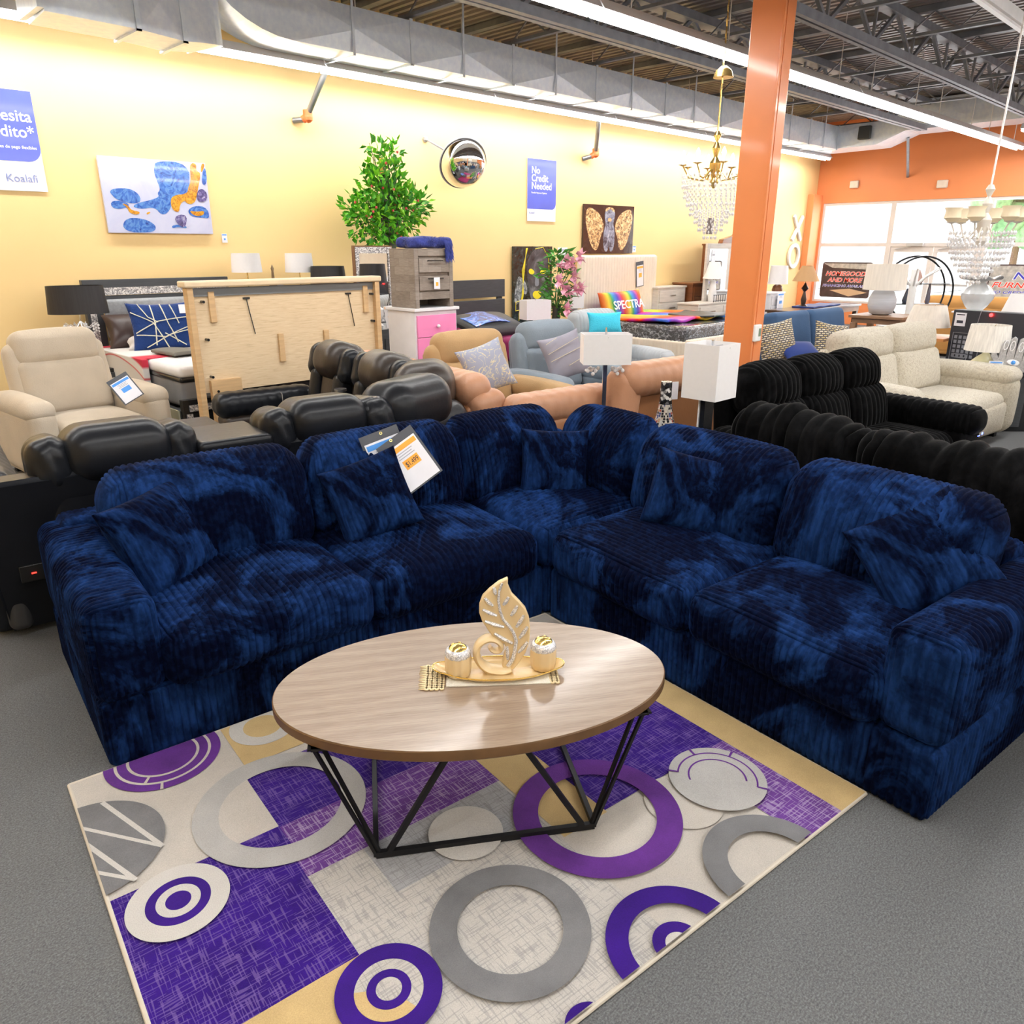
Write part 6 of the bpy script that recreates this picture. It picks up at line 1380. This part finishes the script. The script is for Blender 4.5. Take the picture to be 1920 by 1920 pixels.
build('tabletop', M().bb(-w_/2,w_/2,-.3,.3,zd-.04,zd), m_espr, t, smooth=False, bevel=.004); build('apron', M().bb(-w_/2+.04,w_/2-.04,-.27,.27,zd-.14,zd-.04), mat('walnut', (.25,.14,.08), .4, var=.2), t, smooth=False)
for sx in (-1,1):
    for sy in (-1,1): build('leg', M().bb(sx*(w_/2-.08)-.04,sx*(w_/2-.08)+.04,sy*.22-.04,sy*.22+.04,0,zd-.14), m_espr, t, smooth=False)
t = thing('table_runner', 'royal blue cloth lying on the long dark table', 'cloth', (pY(1530,580,Y_)[0], Y_, zd+.001)); build('cloth', soft(1.2,.45,.03,.013,(0,0,.015),step=.1,deform=lambda P: P+np.stack([0*P[:,0],0*P[:,0],.006*np.sin(P[:,0]*14)],1)), mat('royal_plush', (.01,.03,.16), .9, sheen=.4), t, angle=80)
q = pY(1505, 577, Y_+.05); lamp('bronze table lamp with a flared tan shade in front of the letters', (q[0], Y_+.05, zd), pY(1505,528,Y_)[2]-zd, .25, .10, pY(1505,505,Y_)[2]-pY(1505,528,Y_)[2]+.06, mat('tan_shade', (.45,.27,.13), .8), [(.09,0),(.09,.03),(.04,.06),(.055,.15),(.03,.25),(.02,.30),(.07,.36),(.03,.42),(.015,.46)], mat('dark_bronze', (.06,.04,.03), .35, metal=.6), name='table_lamp')
# end table with ceramic lamp
p = at(1652, 640, 10.3); zt = at(1652, 590, 10.3)[2]; t = thing('end_table', 'square brown wooden end table under the ribbed grey ceramic lamp', 'table', (p[0], p[1], 0), .0); m_wal = mat('walnut', (.25,.14,.08), .4)
build('tabletop', M().bb(-.34,.34,-.34,.34,zt-.035,zt), m_wal, t, smooth=False, bevel=.004); build('apron', M().bb(-.30,.30,-.30,.30,zt-.10,zt-.035), m_wal, t, smooth=False)
for sx in (-1,1):
    for sy in (-1,1): build('leg', M().bb(sx*.28-.035,sx*.28+.035,sy*.28-.035,sy*.28+.035,0,zt-.1), m_wal, t, smooth=False)
k_ = (at(1652,495,10.3)[2]-zt); m_cerg = mat('ribbed_grey_ceramic', (.48,.50,.55), .5, var=.1, vscale=30, stretch=(.1,.1,3), bump=.3, bscale=30)
q = at(1655, 560, 10.3); lamp('large lamp with a round grey ceramic base and cream drum shade', (q[0], q[1], zt), k_*.50, .26, .245, k_*.50, m_shadec, [(.09,0),(.14,.02),(.17,.11),(.17,.20),(.13,.29),(.055,.345),(.05,.375)], m_cerg)
p = at(1740, 600, 8.9); zl = at(1740, 612, 8.9)[2]; t0 = thing('side_table', 'small tan table behind the shearling sofa under a cream lamp', 'table', (p[0], p[1], 0)); build('tabletop', M().bb(-.28,.28,-.28,.28,zl-.13,zl-.10), mat('orange_wood', (.6,.25,.08), .4), t0, smooth=False); build('pedestal', M().cyl((0,0,0),(0,0,zl-.13),.06), mat('orange_wood', (.6,.25,.08), .4), t0)
lamp('cream tapered lampshade standing behind the shearling sofa', (p[0], p[1], zl-.10), .10, .24, .17, at(1740,572,8.9)[2]-zl, m_shadec, [(.08,0),(.1,.03),(.05,.08),(.03,.1)], mat('amber_base', (.6,.4,.2), .4))
# tree shaped white floor lamp, round rack
p = at(1708, 560, 10.9); t = thing('coat_stand', 'white branching coat stand in front of the round black rack', 'coat stand', (p[0], p[1], 0)); zT = at(1706,505,10.9)[2]
g = M(); g.cyl((0,0,.03),(0,0,zT),.05,n=12); build('pole', g, m_white, t); build('foot', M().lathe([(.22,0),(.22,.03),(.06,.05)], n=20), m_white, t)
for k in range(6):
    a = k*PI/3+.4; build('branch', M().tube([(0,0,zT-.25),(.15*math.cos(a),.15*math.sin(a),zT-.10),(.34*math.cos(a),.34*math.sin(a),zT+.02)], [.018,.014,.01], 6), m_white, t)
p = at(1715, 560, 12.2); zc = at(1715,548,12.2)[2]; t = thing('round_rack', 'round black metal display rack with shelves near the shop door', 'rack', (p[0], p[1], 0), YAW-PI/2); Rr = .50
build('hoop', M().tube([(Rr*math.cos(a*PI/24), -.12, zc+Rr*1.05*math.sin(a*PI/24)) for a in range(48)], .014, 8, closed=True), m_black, t); build('hoop', M().tube([(Rr*math.cos(a*PI/24), .12, zc+Rr*1.05*math.sin(a*PI/24)) for a in range(48)], .014, 8, closed=True), m_black, t)
build('glass_shelf', M().bb(-.40,.40,-.12,.12,zc-.18,zc-.165), m_black, t, smooth=False); build('glass_shelf', M().bb(-.44,.44,-.12,.12,zc+.12,zc+.13), m_black, t, smooth=False)
for sx in (-1,1): build('leg', M().bar((sx*.42,-.12,zc-.2),(-sx*.30,-.12,0),.025).bar((sx*.42,.12,zc-.2),(-sx*.30,.12,0),.025), m_black, t, smooth=False)
P0_ = Matrix.Translation(t.location) @ Matrix.Rotation(YAW-PI/2,4,'Z')
for x, z, h_, r_, m_, lb in ((-.12, zc-.165, .22, .07, mat('dark_lantern', (.05,.06,.09), .3), 'dark lantern on the lower shelf of the round rack'), (.2, zc-.165, .30, .035, mat('smoke_glass', (.15,.14,.18), .1), 'slim smoky vase on the lower shelf of the round rack'), (-.02, zc+.13, .20, .10, mat('copper_leaf', (.35,.2,.16), .4), 'copper leaf ornament on the upper shelf of the round rack')):
    w0 = P0_ @ Vector((x, 0, z+.001)); o = thing('ornament', lb, 'ornament', w0); build('body', M().lathe([(r_*.8,0),(r_,h_*.2),(r_*.6,h_*.7),(r_*.3,h_)], n=14), m_, o)
# black electric fireplace carton
c0 = Vector(at(1778, 640, 8.6)); c1 = Vector(at(1960, 640, 7.75)); dx = (c1-c0); az_ = math.atan2(dx.y, dx.x); L_b = dx.length; zt = at(1790,580,8.6)[2]
t = thing('carton_box', 'black flat boxed panel with a red light standing behind the cream lamp', 'box', (c0.x, c0.y, 0), az_)
zb_ = .35; build('carton', M().bb(0, L_b+.4, 0, .16, zb_, zt), mat('black_carton', (.03,.032,.04), .4), t, smooth=False, bevel=.006); build('stand', M().bb(.1, L_b+.3, .02, .14, 0, zb_), m_espr, t, smooth=False)
build('sticker', M().bb(.03, .15, -.004, 0, zt-.17, zt-.03), m_paper, t, smooth=False); build('barcode', M().bb(.055,.125,-.005,-.003,zt-.14,zt-.11).bb(.045,.135,-.005,-.003,zt-.055,zt-.045), m_ink, t, smooth=False)
l1 = at(1855,591,8.22); lp = Vector(l1)-Vector((c0.x,c0.y,0)); lx = (lp.x*math.cos(az_)+lp.y*math.sin(az_))
build('red_light', M().sph((lx,-.012,l1[2]), .018, 10), mat('red_beacon', (1,.01,.01), emit=22), t)
g = M(); zz = zt-.24; m_ln = mat('grey_carton_print', (.22,.23,.26), .5)
for (a, b) in (((.04,zz),(.72,zz)),((.04,zz),(.04,zz-.30)),((.04,zz-.30),(.34,zz-.30)),((.34,zz-.30),(.34,zz)),((.34,zz-.1),(.72,zz-.1)),((.72,zz),(.72,zz-.1)),((.30,zt),(.22,zb_+.2))): g.bar((a[0],-.003,a[1]),(b[0],-.003,b[1]),.006,.004)
for i in range(5):
    for j in range(5): g.box((.075+.05*i,-.002,zz-.045-.05*j),(.032,.003,.034))
for i in range(6): g.box((.14,-.002,zb_+.30-.035*i),(.16-.02*(i%3),.003,.012))
build('printed_diagram', g, m_ln, t, smooth=False)
# lamp, tag and hand ornament in front of it on a low cabinet
p = Vector(at(1843, 690, 7.65)); zl = at(1843, 695, 7.65)[2]
t0 = thing('side_table', 'low black cabinet under the cream gourd lamp, behind the shearling sofa arm', 'table', (p.x+.25, p.y-.12, 0), -.8); build('body', M().bb(-.30,.62,-.2,.2,0,zl-.02), m_blk, t0, smooth=False, bevel=.004); build('door', M().bb(-.27,.14,-.215,-.2,.05,zl-.06), m_char, t0, smooth=False)
zb2 = zl-.019
lamp('cream gourd lamp with a white pleated shade, in front of the black boxed panel', (p.x, p.y, zb2), at(1843,657,7.65)[2]-zb2, .20, .175, at(1843,609,7.65)[2]-at(1843,657,7.65)[2], mat('ivory_pleated', (.78,.75,.70), .8, var=.15, vscale=70, stretch=(1,1,.05)), [(.05,0),(.10,.01),(.135,.06),(.13,.10),(.08,.15),(.03,.19),(.022,.24)], mat('pale_yellow_ceramic', (.72,.68,.42), .35, coat=.3))
q = Vector(at(1866, 689, 7.40)); s_ = price_sheet('price_sheet', 'small blue and white price tag in front of the gourd lamp', .12, .12, m_bluel, frame=False); x, z = rollx(math.radians(-160), 0, 0); put(s_, q, x, z)
q = Vector(at(1902, 670, 7.40)); t = thing('hand_ornament', 'silver open hand ornament with a blue eye at the right edge', 'ornament', (0,0,0)); x, z = rollx(math.radians(-158), .12, .1); put(t, q, x, z)
m_silv = mat('carved_silver', (.42,.42,.43), .3, metal=.6, var=.3, vscale=60, bump=.4); g = M()
hp = [(-.04,-.19),(.04,-.19),(.12,-.12),(.20,-.02),(.19,.03),(.15,.03),(.125,-.02),(.12,.12),(.10,.15),(.07,.13),(.065,.02),(.055,.16),(.03,.19),(-.0,.17),(-.005,.03),(-.02,.17),(-.045,.19),(-.07,.16),(-.075,.02),(-.09,.13),(-.115,.14),(-.13,.1),(-.135,-.02),(-.16,.02),(-.195,.03),(-.20,-.02),(-.12,-.12)]
g.prism(hp, .035, X=Matrix.Translation((0,.02,0)) @ FRONT); build('hand', g, m_silv, t, bevel=.006)
g = M()
for x in (-.10,-.045,.028,.092): g.tube([(x+.018*math.cos(a*PI/8),-.018,.10+.045*math.sin(a*PI/8)) for a in range(16)], .004, 5, closed=True)
build('filigree', g, m_tw, t); build('eye', M().lathe([(.055,0),(.05,.01),(.0,.012)], n=20, X=Matrix.Translation((0,-.015,-.05)) @ Matrix.Rotation(PI/2,4,'X') @ Matrix.Scale(.5,4,(0,1,0))), m_tw, t); build('eye_iris', M().sph((0,-.026,-.05), .02, 10), m_bluel, t)
# tall vase, lamp and tan sofas by the windows
p = at(1832, 560, 9.6); zb3 = at(1832,583,9.6)[2]; t0 = thing('pedestal_table', 'white pedestal table under the big silver vase', 'table', (p[0],p[1],0)); build('column', M().bb(-.16,.16,-.16,.16,0,zb3-.02), m_white, t0, smooth=False, bevel=.005); build('top', M().bb(-.2,.2,-.2,.2,zb3-.02,zb3-.001), m_white, t0, smooth=False, bevel=.005)
t = thing('vase', 'large pearly white vase with a ruffled rim near the shop window', 'vase', (p[0],p[1],zb3)); kz = (at(1832,520,9.6)[2]-zb3)/.42
build('body', M().lathe([(.07,0),(.12,.06),(.175,.16),(.18,.22),(.13,.29),(.075,.34),(.07,.37),(.12,.40)], n=28), mat('pearl_ceramic', (.62,.64,.66), .2, coat=.5), t).scale = (1,1,kz)
g = M(); n = 48; vs = []
for k in range(n):
    a = 2*PI*k/n; r = .22+.02*math.sin(7*a); z = .415*kz+.02*math.sin(7*a+1); vs += [(.10*math.cos(a), .10*math.sin(a), .38*kz), (r*math.cos(a), r*math.sin(a), z), (r*math.cos(a), r*math.sin(a), z+.012), (.10*math.cos(a), .10*math.sin(a), .40*kz)]
g.add(vs, [(k*4+j, ((k+1)%n)*4+j, ((k+1)%n)*4+(j+1)%4, k*4+(j+1)%4) for k in range(n) for j in range(4)]); build('ruffled_rim', g, m_silv, t)
m_tan2 = suede('caramel_fabric', (.50,.25,.08))
couch('fabric_sofa', 'caramel tan sofa standing below the right shop window poster', (14.9, 3.9), PI/2+.1, 2.0, .9, .98, 2, m_tan2, foot=False)
p = at(1912, 590, 8.4); q = at(1912,600,8.4); t0 = thing('side_table', 'white side table at the right edge below the window poster', 'table', (p[0],p[1],0)); build('column', M().bb(-.15,.15,-.15,.15,0,q[2]-.12), m_white, t0, smooth=False)
lamp('white lampshade at the right edge below the window poster', (p[0],p[1],q[2]-.119), .12, .20, .12, .27, m_shadew, [(.07,0),(.08,.02),(.04,.08),(.03,.12)], m_white)
# ================================================================ WINDOW POSTERS
def sign(label, x0, y0, x1, y1, lines, pic, X=19.255, wfix=None):
    a = pX(x0,y0,X); b = pX(x1,y1,X); w = wfix or abs(a[1]-b[1]); h = a[2]-b[2]; cy = a[1]-w/2
    t = thing('window_poster', label, 'poster', (X, cy, (a[2]+b[2])/2), -PI/2)
    build('sheet', M().prism(rpoly(w, h, .06), .006, X=FRONT), mat('dark_poster_print', (.07,.045,.045), .4, var=.4, vscale=6), t, smooth=False)
    for nm, mm, poly in pic: build(nm, M().prism([(px_*w, py_*h) for px_, py_ in poly], .001, X=Matrix.Translation((0,-.007,0)) @ FRONT), mm, t, smooth=False)
    for body, sz, xx, zz, mm, ww in lines:
        l = M(); letters(l, body, sz*h, Matrix.Translation((xx*w,-.0095,zz*h)) @ FRONT, shear=.25, bold=.05, width=(ww*w*1.02 if ww else None), depth=.0006); build('letter_outline', l, m_tw, t, smooth=False)
        l = M(); letters(l, body, sz*h, Matrix.Translation((xx*w,-.011,zz*h)) @ FRONT, shear=.25, bold=.012, width=(ww*w if ww else None), depth=.0006); build('lettering', l, mm, t, smooth=False)
    return t
m_red = mat('poster_red', (.80,.05,.02), .5); m_nav = mat('poster_navy', (.05,.05,.45), .5); m_pt = mat('poster_tan', (.62,.42,.26), .5); m_pg = mat('poster_grey', (.45,.42,.38), .5, var=.4, vscale=12)
sign('dark window poster with red and blue lettering, left of the ceramic lamp', 1544, 491, 1628, 560,
     [('HOMEGOODS', .17, -.42, .12, m_red, .86), ('AND MORE', .17, -.36, -.06, m_red, .70), ('FINANCING AVAILABLE', .10, -.46, -.20, m_nav, .92)],
     [('kitchen_picture', m_pg, [(-.48,.46),(.48,.46),(.48,.30),(-.30,.34)]), ('bed_picture', m_pt, [(-.30,-.30),(.10,-.24),(.46,-.34),(.10,-.46)])])
sign('window poster with red and blue lettering cut off by the right edge', 1858, 495, 1925, 570,
     [('New', .26, -.18, .12, m_nav, .5), ('FURNITURE', .20, -.44, -.10, m_red, .88), ('NO CREDIT NEEDED', .11, -.46, -.26, m_nav, .92)],
     [('room_picture', m_pg, [(-.48,.46),(.48,.46),(.48,-.46),(-.48,-.46)])], wfix=1.4)
p = pX(1822, 497, 19.26); t = thing('notice', 'small white notice taped on the glass by the shop door', 'notice', p, -PI/2); build('sheet', M().box((0,0,0),(.20,.004,.30)), m_paper, t, smooth=False); build('print', M().box((0,-.003,.05),(.14,.001,.02)).box((0,-.003,-.02),(.14,.001,.02)), m_grey, t, smooth=False)

# ================================================================ CHANDELIERS
m_bulb = mat('lit_bulb', (1,.93,.78), emit=9)
def chandelier(label, c, R_, n, metal, bulbs, drop, chain, cm):
    t = thing('chandelier', label, 'chandelier', c)
    g = M(); g.lathe([(.02,.38),(.04,.34),(.015,.28),(.045,.22),(.02,.14),(.06,.08),(.05,.0),(.03,-.06),(.05,-.1),(.01,-.16)], n=16); build('centre_column', g, metal, t)
    for k in range(n):
        a = 2*PI*k/n; ca, sa = math.cos(a), math.sin(a)
        build('arm', M().tube([(.04*ca,.04*sa,.03),(R_*.4*ca,R_*.4*sa,-.08),(R_*.8*ca,R_*.8*sa,-.06),(R_*ca,R_*sa,.05)], .007, 6).lathe([(.012,.05),(.05,.065),(.02,.07)], (R_*ca,R_*sa,0), 10), metal, t)
        if bulbs == 'candle': build('bulb', M().cyl((R_*ca,R_*sa,.07),(R_*ca,R_*sa,.12),.012,n=8).lathe([(.012,.12),(.024,.145),(.018,.17),(.003,.20)], (R_*ca,R_*sa,0), 8), m_bulb, t)
        else: build('glass_shade', M().shell([(.03,.06),(.075,.10),(.065,.16),(.08,.19)], (R_*ca,R_*sa,0), 12), mat('warm_frosted_glass', (.85,.75,.55), .4), t)
    g = M(); rg = random.Random(2)
    for ring_, (rr2, zz2) in enumerate(((R_*.98,-.04),(R_*.9,-.13),(R_*.8,-.20),(R_*.68,-.28),(R_*.52,-.35),(R_*.38,-.42),(R_*.2,-.49))):
        m_ = int(34*rr2/R_)+4
        for k in range(m_):
            a = 2*PI*k/m_+ring_; x, y = rr2*math.cos(a), rr2*math.sin(a)
            for q in range(3): g.add([(x,y,zz2*drop+.02-.05*q),(x+.012,y,zz2*drop-.0-.05*q),(x,y+.012,zz2*drop-.0-.05*q),(x-.012,y,zz2*drop-.0-.05*q),(x,y-.012,zz2*drop-.0-.05*q),(x,y,zz2*drop-.025-.05*q)], [(0,1,2),(0,2,3),(0,3,4),(0,4,1),(5,2,1),(5,3,2),(5,4,3),(5,1,4)])
    o = build('crystal_strand', g, m_crys, t, smooth=False); o['kind'] = 'stuff'
    g = M(); x, y, zt = chain; N_c = 26
    for i in range(N_c): 
        z = .38+(zt-.38)*i/N_c; f_ = i/N_c; g.cyl((x*f_+.005*(i%2), y*f_, z), (x*f_+x/N_c-.005*(i%2), y*f_+y/N_c, z+(zt-.38)/N_c*1.05), .009, n=6)
    build('chain', g, cm, t); return t
p = at(1340, 322, 8.6)
t = chandelier('gold chandelier with lit candle bulbs and crystal strands, left of the pillar', p, .33, 8, m_brass, 'candle', 1.1, (.02, 0, ZC-.05-p[2]), m_brass)
build('ceiling_cup', M().lathe([(.10,0),(.08,.06),(.03,.10)], (.02,0,at(1360,145,8.6)[2]-p[2]), 14), m_brass, t)
q = at(1331, 424, 8.6); s_ = thing('hang_tag', 'grey hang tag dangling under the gold chandelier', 'tag', q, YAW-PI/2); build('card', M().box((0,0,0),(.07,.004,.16)), mat('grey_tag', (.20,.17,.17), .5), s_, smooth=False); build('string', M().tube([(0,0,.08),(.01,0,.15),(.03,0,.24)], .003, 5), m_tw, s_)
p = at(1843, 430, 7.5)
chandelier('pale chandelier with frosted glass cups hanging before the shop window', p, .27, 6, mat('white_enamel_metal', (.7,.66,.6), .4), 'cup', .75, (.06, .0, ZC-.1-p[2]), m_white)

# ================================================================ CORNER TABLES BEHIND THE NAVY SECTIONAL
def ctable(label, p, w, d, h, m):
    t = thing('accent_table', label, 'table', (p[0], p[1], 0), TH); build('tabletop', M().bb(-w/2,w/2,-d/2,d/2,h-.025,h), m, t, smooth=False, bevel=.004)
    for sx in (-1,1):
        for sy in (-1,1): build('leg', M().bb(sx*(w/2-.03)-.015,sx*(w/2-.03)+.015,sy*(d/2-.03)-.015,sy*(d/2-.03)+.015,0,h-.025), m, t, smooth=False)
q = at(1300, 800, 4.62); h1 = .56; ctable('black side table behind the right run of the navy sectional', (q[0], q[1]), .5, .34, h1, m_black)
q1 = at(1328, 745, 4.62); zb_ = q1[2]; zt_ = at(1328, 643, 4.62)[2]
t = boxlamp('tall white box lampshade on a black and clear slab base before the pillar', (q1[0], q1[1], h1), zb_-h1, .235, .235, zt_-zb_, TH+.12, lambda t, zs: (build('base', M().bb(-.05,.05,-.012,.02,.02,zs), m_blk, t, smooth=False), build('clear_slab', M().bb(-.058,.058,.021,.03,.02,zs), m_crys, t, smooth=False), build('foot', M().bb(-.09,.09,-.06,.06,0,.02), m_blk, t, smooth=False)))
# mosaic tower
q2 = at(1253, 800, 4.75); zt_ = at(1253, 716, 4.75)[2]; hh = zt_-h1
m_mos = bpy.data.materials.new('mirror_mosaic'); m_mos.use_nodes = True; _t = NT(m_mos); _b = _t.node('ShaderNodeTexVoronoi', distance='CHEBYCHEV'); _b.inputs['Scale'].default_value = 62; _b.inputs['Randomness'].default_value = .15; _t.link(_t.coord(), _b.inputs['Vector'])
_s = _t.node('ShaderNodeSeparateColor'); _t.link(_b.outputs['Color'], _s.inputs[0]); _c = _t.ramp(_s.outputs[0], [(.0,(.02,.02,.03)),(.40,(.45,.10,.08)),(.55,(.7,.68,.65)),(.7,(.05,.08,.25)),(.85,(.55,.35,.2))], 'CONSTANT')
_t.base(_t.mix(_t.math('GREATER_THAN', _b.outputs['Distance'], .42), _c, (.6,.58,.55))); _t.b.inputs['Roughness'].default_value = .12; _t.b.inputs['Metallic'].default_value = .4
t = thing('mosaic_vase', 'slender bottle vase covered in mirror mosaic with a paper tag, beside the box lamp', 'vase', (q2[0]-.02, q2[1]+.02, h1)); 
build('body', M().lathe([(.075,0),(.085,.03),(.08,.10),(.055,hh*.45),(.038,hh*.7),(.032,hh),(.026,hh)], n=24), m_mos, t); build('dark_neck', M().lathe([(.041,hh*.66),(.036,hh*.8),(.035,hh+.002),(.026,hh+.002)], n=24), glitter('black_mirror_tile', (.05,.05,.06), (.01,.01,.012), 60), t)
build('tag', M().box((.045,-.03,hh*.86), (.05,.004,.11), rz=-.5), m_paper, t, smooth=False)
# second table: rectangular shade lamp with crystal drops
q3 = at(1131, 770, 5.35); h2 = .50; ctable('slim silver table holding the rectangular lamp behind the navy corner', (q3[0], q3[1]), .34, .3, h2, m_chrome2)
zb_ = at(1131, 681, 5.35)[2]; zt_ = at(1131, 625, 5.35)[2]
def base3(t, zs):
    build('pole', M().bb(-.014,.014,-.014,.014,.02,zs+.05), m_chrome2, t, smooth=False); build('foot', M().bb(-.08,.08,-.06,.06,0,.02), m_chrome2, t, smooth=False)
    for s in (-1,1):
        g = M()
        for k in range(5): g.sph((s*(.05+.018*k), -.02, zs-.03-.02*(k%3)), .014, 8); g.sph((s*(.055+.018*k), .02, zs-.05+.01*(k%2)), .012, 8)
        build('crystal_drop', g, m_crys, t)
t = boxlamp('white rectangular lampshade with crystal drops on a chrome pole, behind the navy corner', (q3[0], q3[1], h2), zb_-h2, .33, .18, zt_-zb_, YAW-PI/2+.05, base3); build('finial', M().cyl((0,0,zt_-h2-.02),(0,0,zt_-h2+.04),.006,n=8), m_chrome2, t)
q = Vector(at(1020, 768, 5.25)); s_ = price_sheet('price_sheet', 'white price sheet with a pale blue panel sticking up behind the navy corner', .125, .26, mat('faded_blue', (.50,.60,.78), .5), frame=False); x, z = rollx(math.radians(-135), .0, .1); put(s_, (q.x, q.y, q.z-.04), x, z)
q = at(1180, 778, 5.1); t0 = thing('tissue_flower', 'crumpled white paper flower beside the rectangular lamp base', 'ornament', (q[0], q[1], h2)); ctable('small white stand under the paper flower behind the navy sectional', (q[0], q[1]), .22, .2, h2-.001, m_white)
g = M(); rg = random.Random(4)
for i in range(26): a = rg.uniform(0,2*PI); leafcard(g, (0,0,.04+.07*rg.random()), (math.cos(a),math.sin(a),rg.uniform(-.1,.9)), .075, (.05, rg.uniform(-1,1)))
build('petals', g, m_tw, t0, smooth=False); build('core', M().lathe([(.02,0),(.035,.06),(.02,.11)], n=12), m_tw, t0)
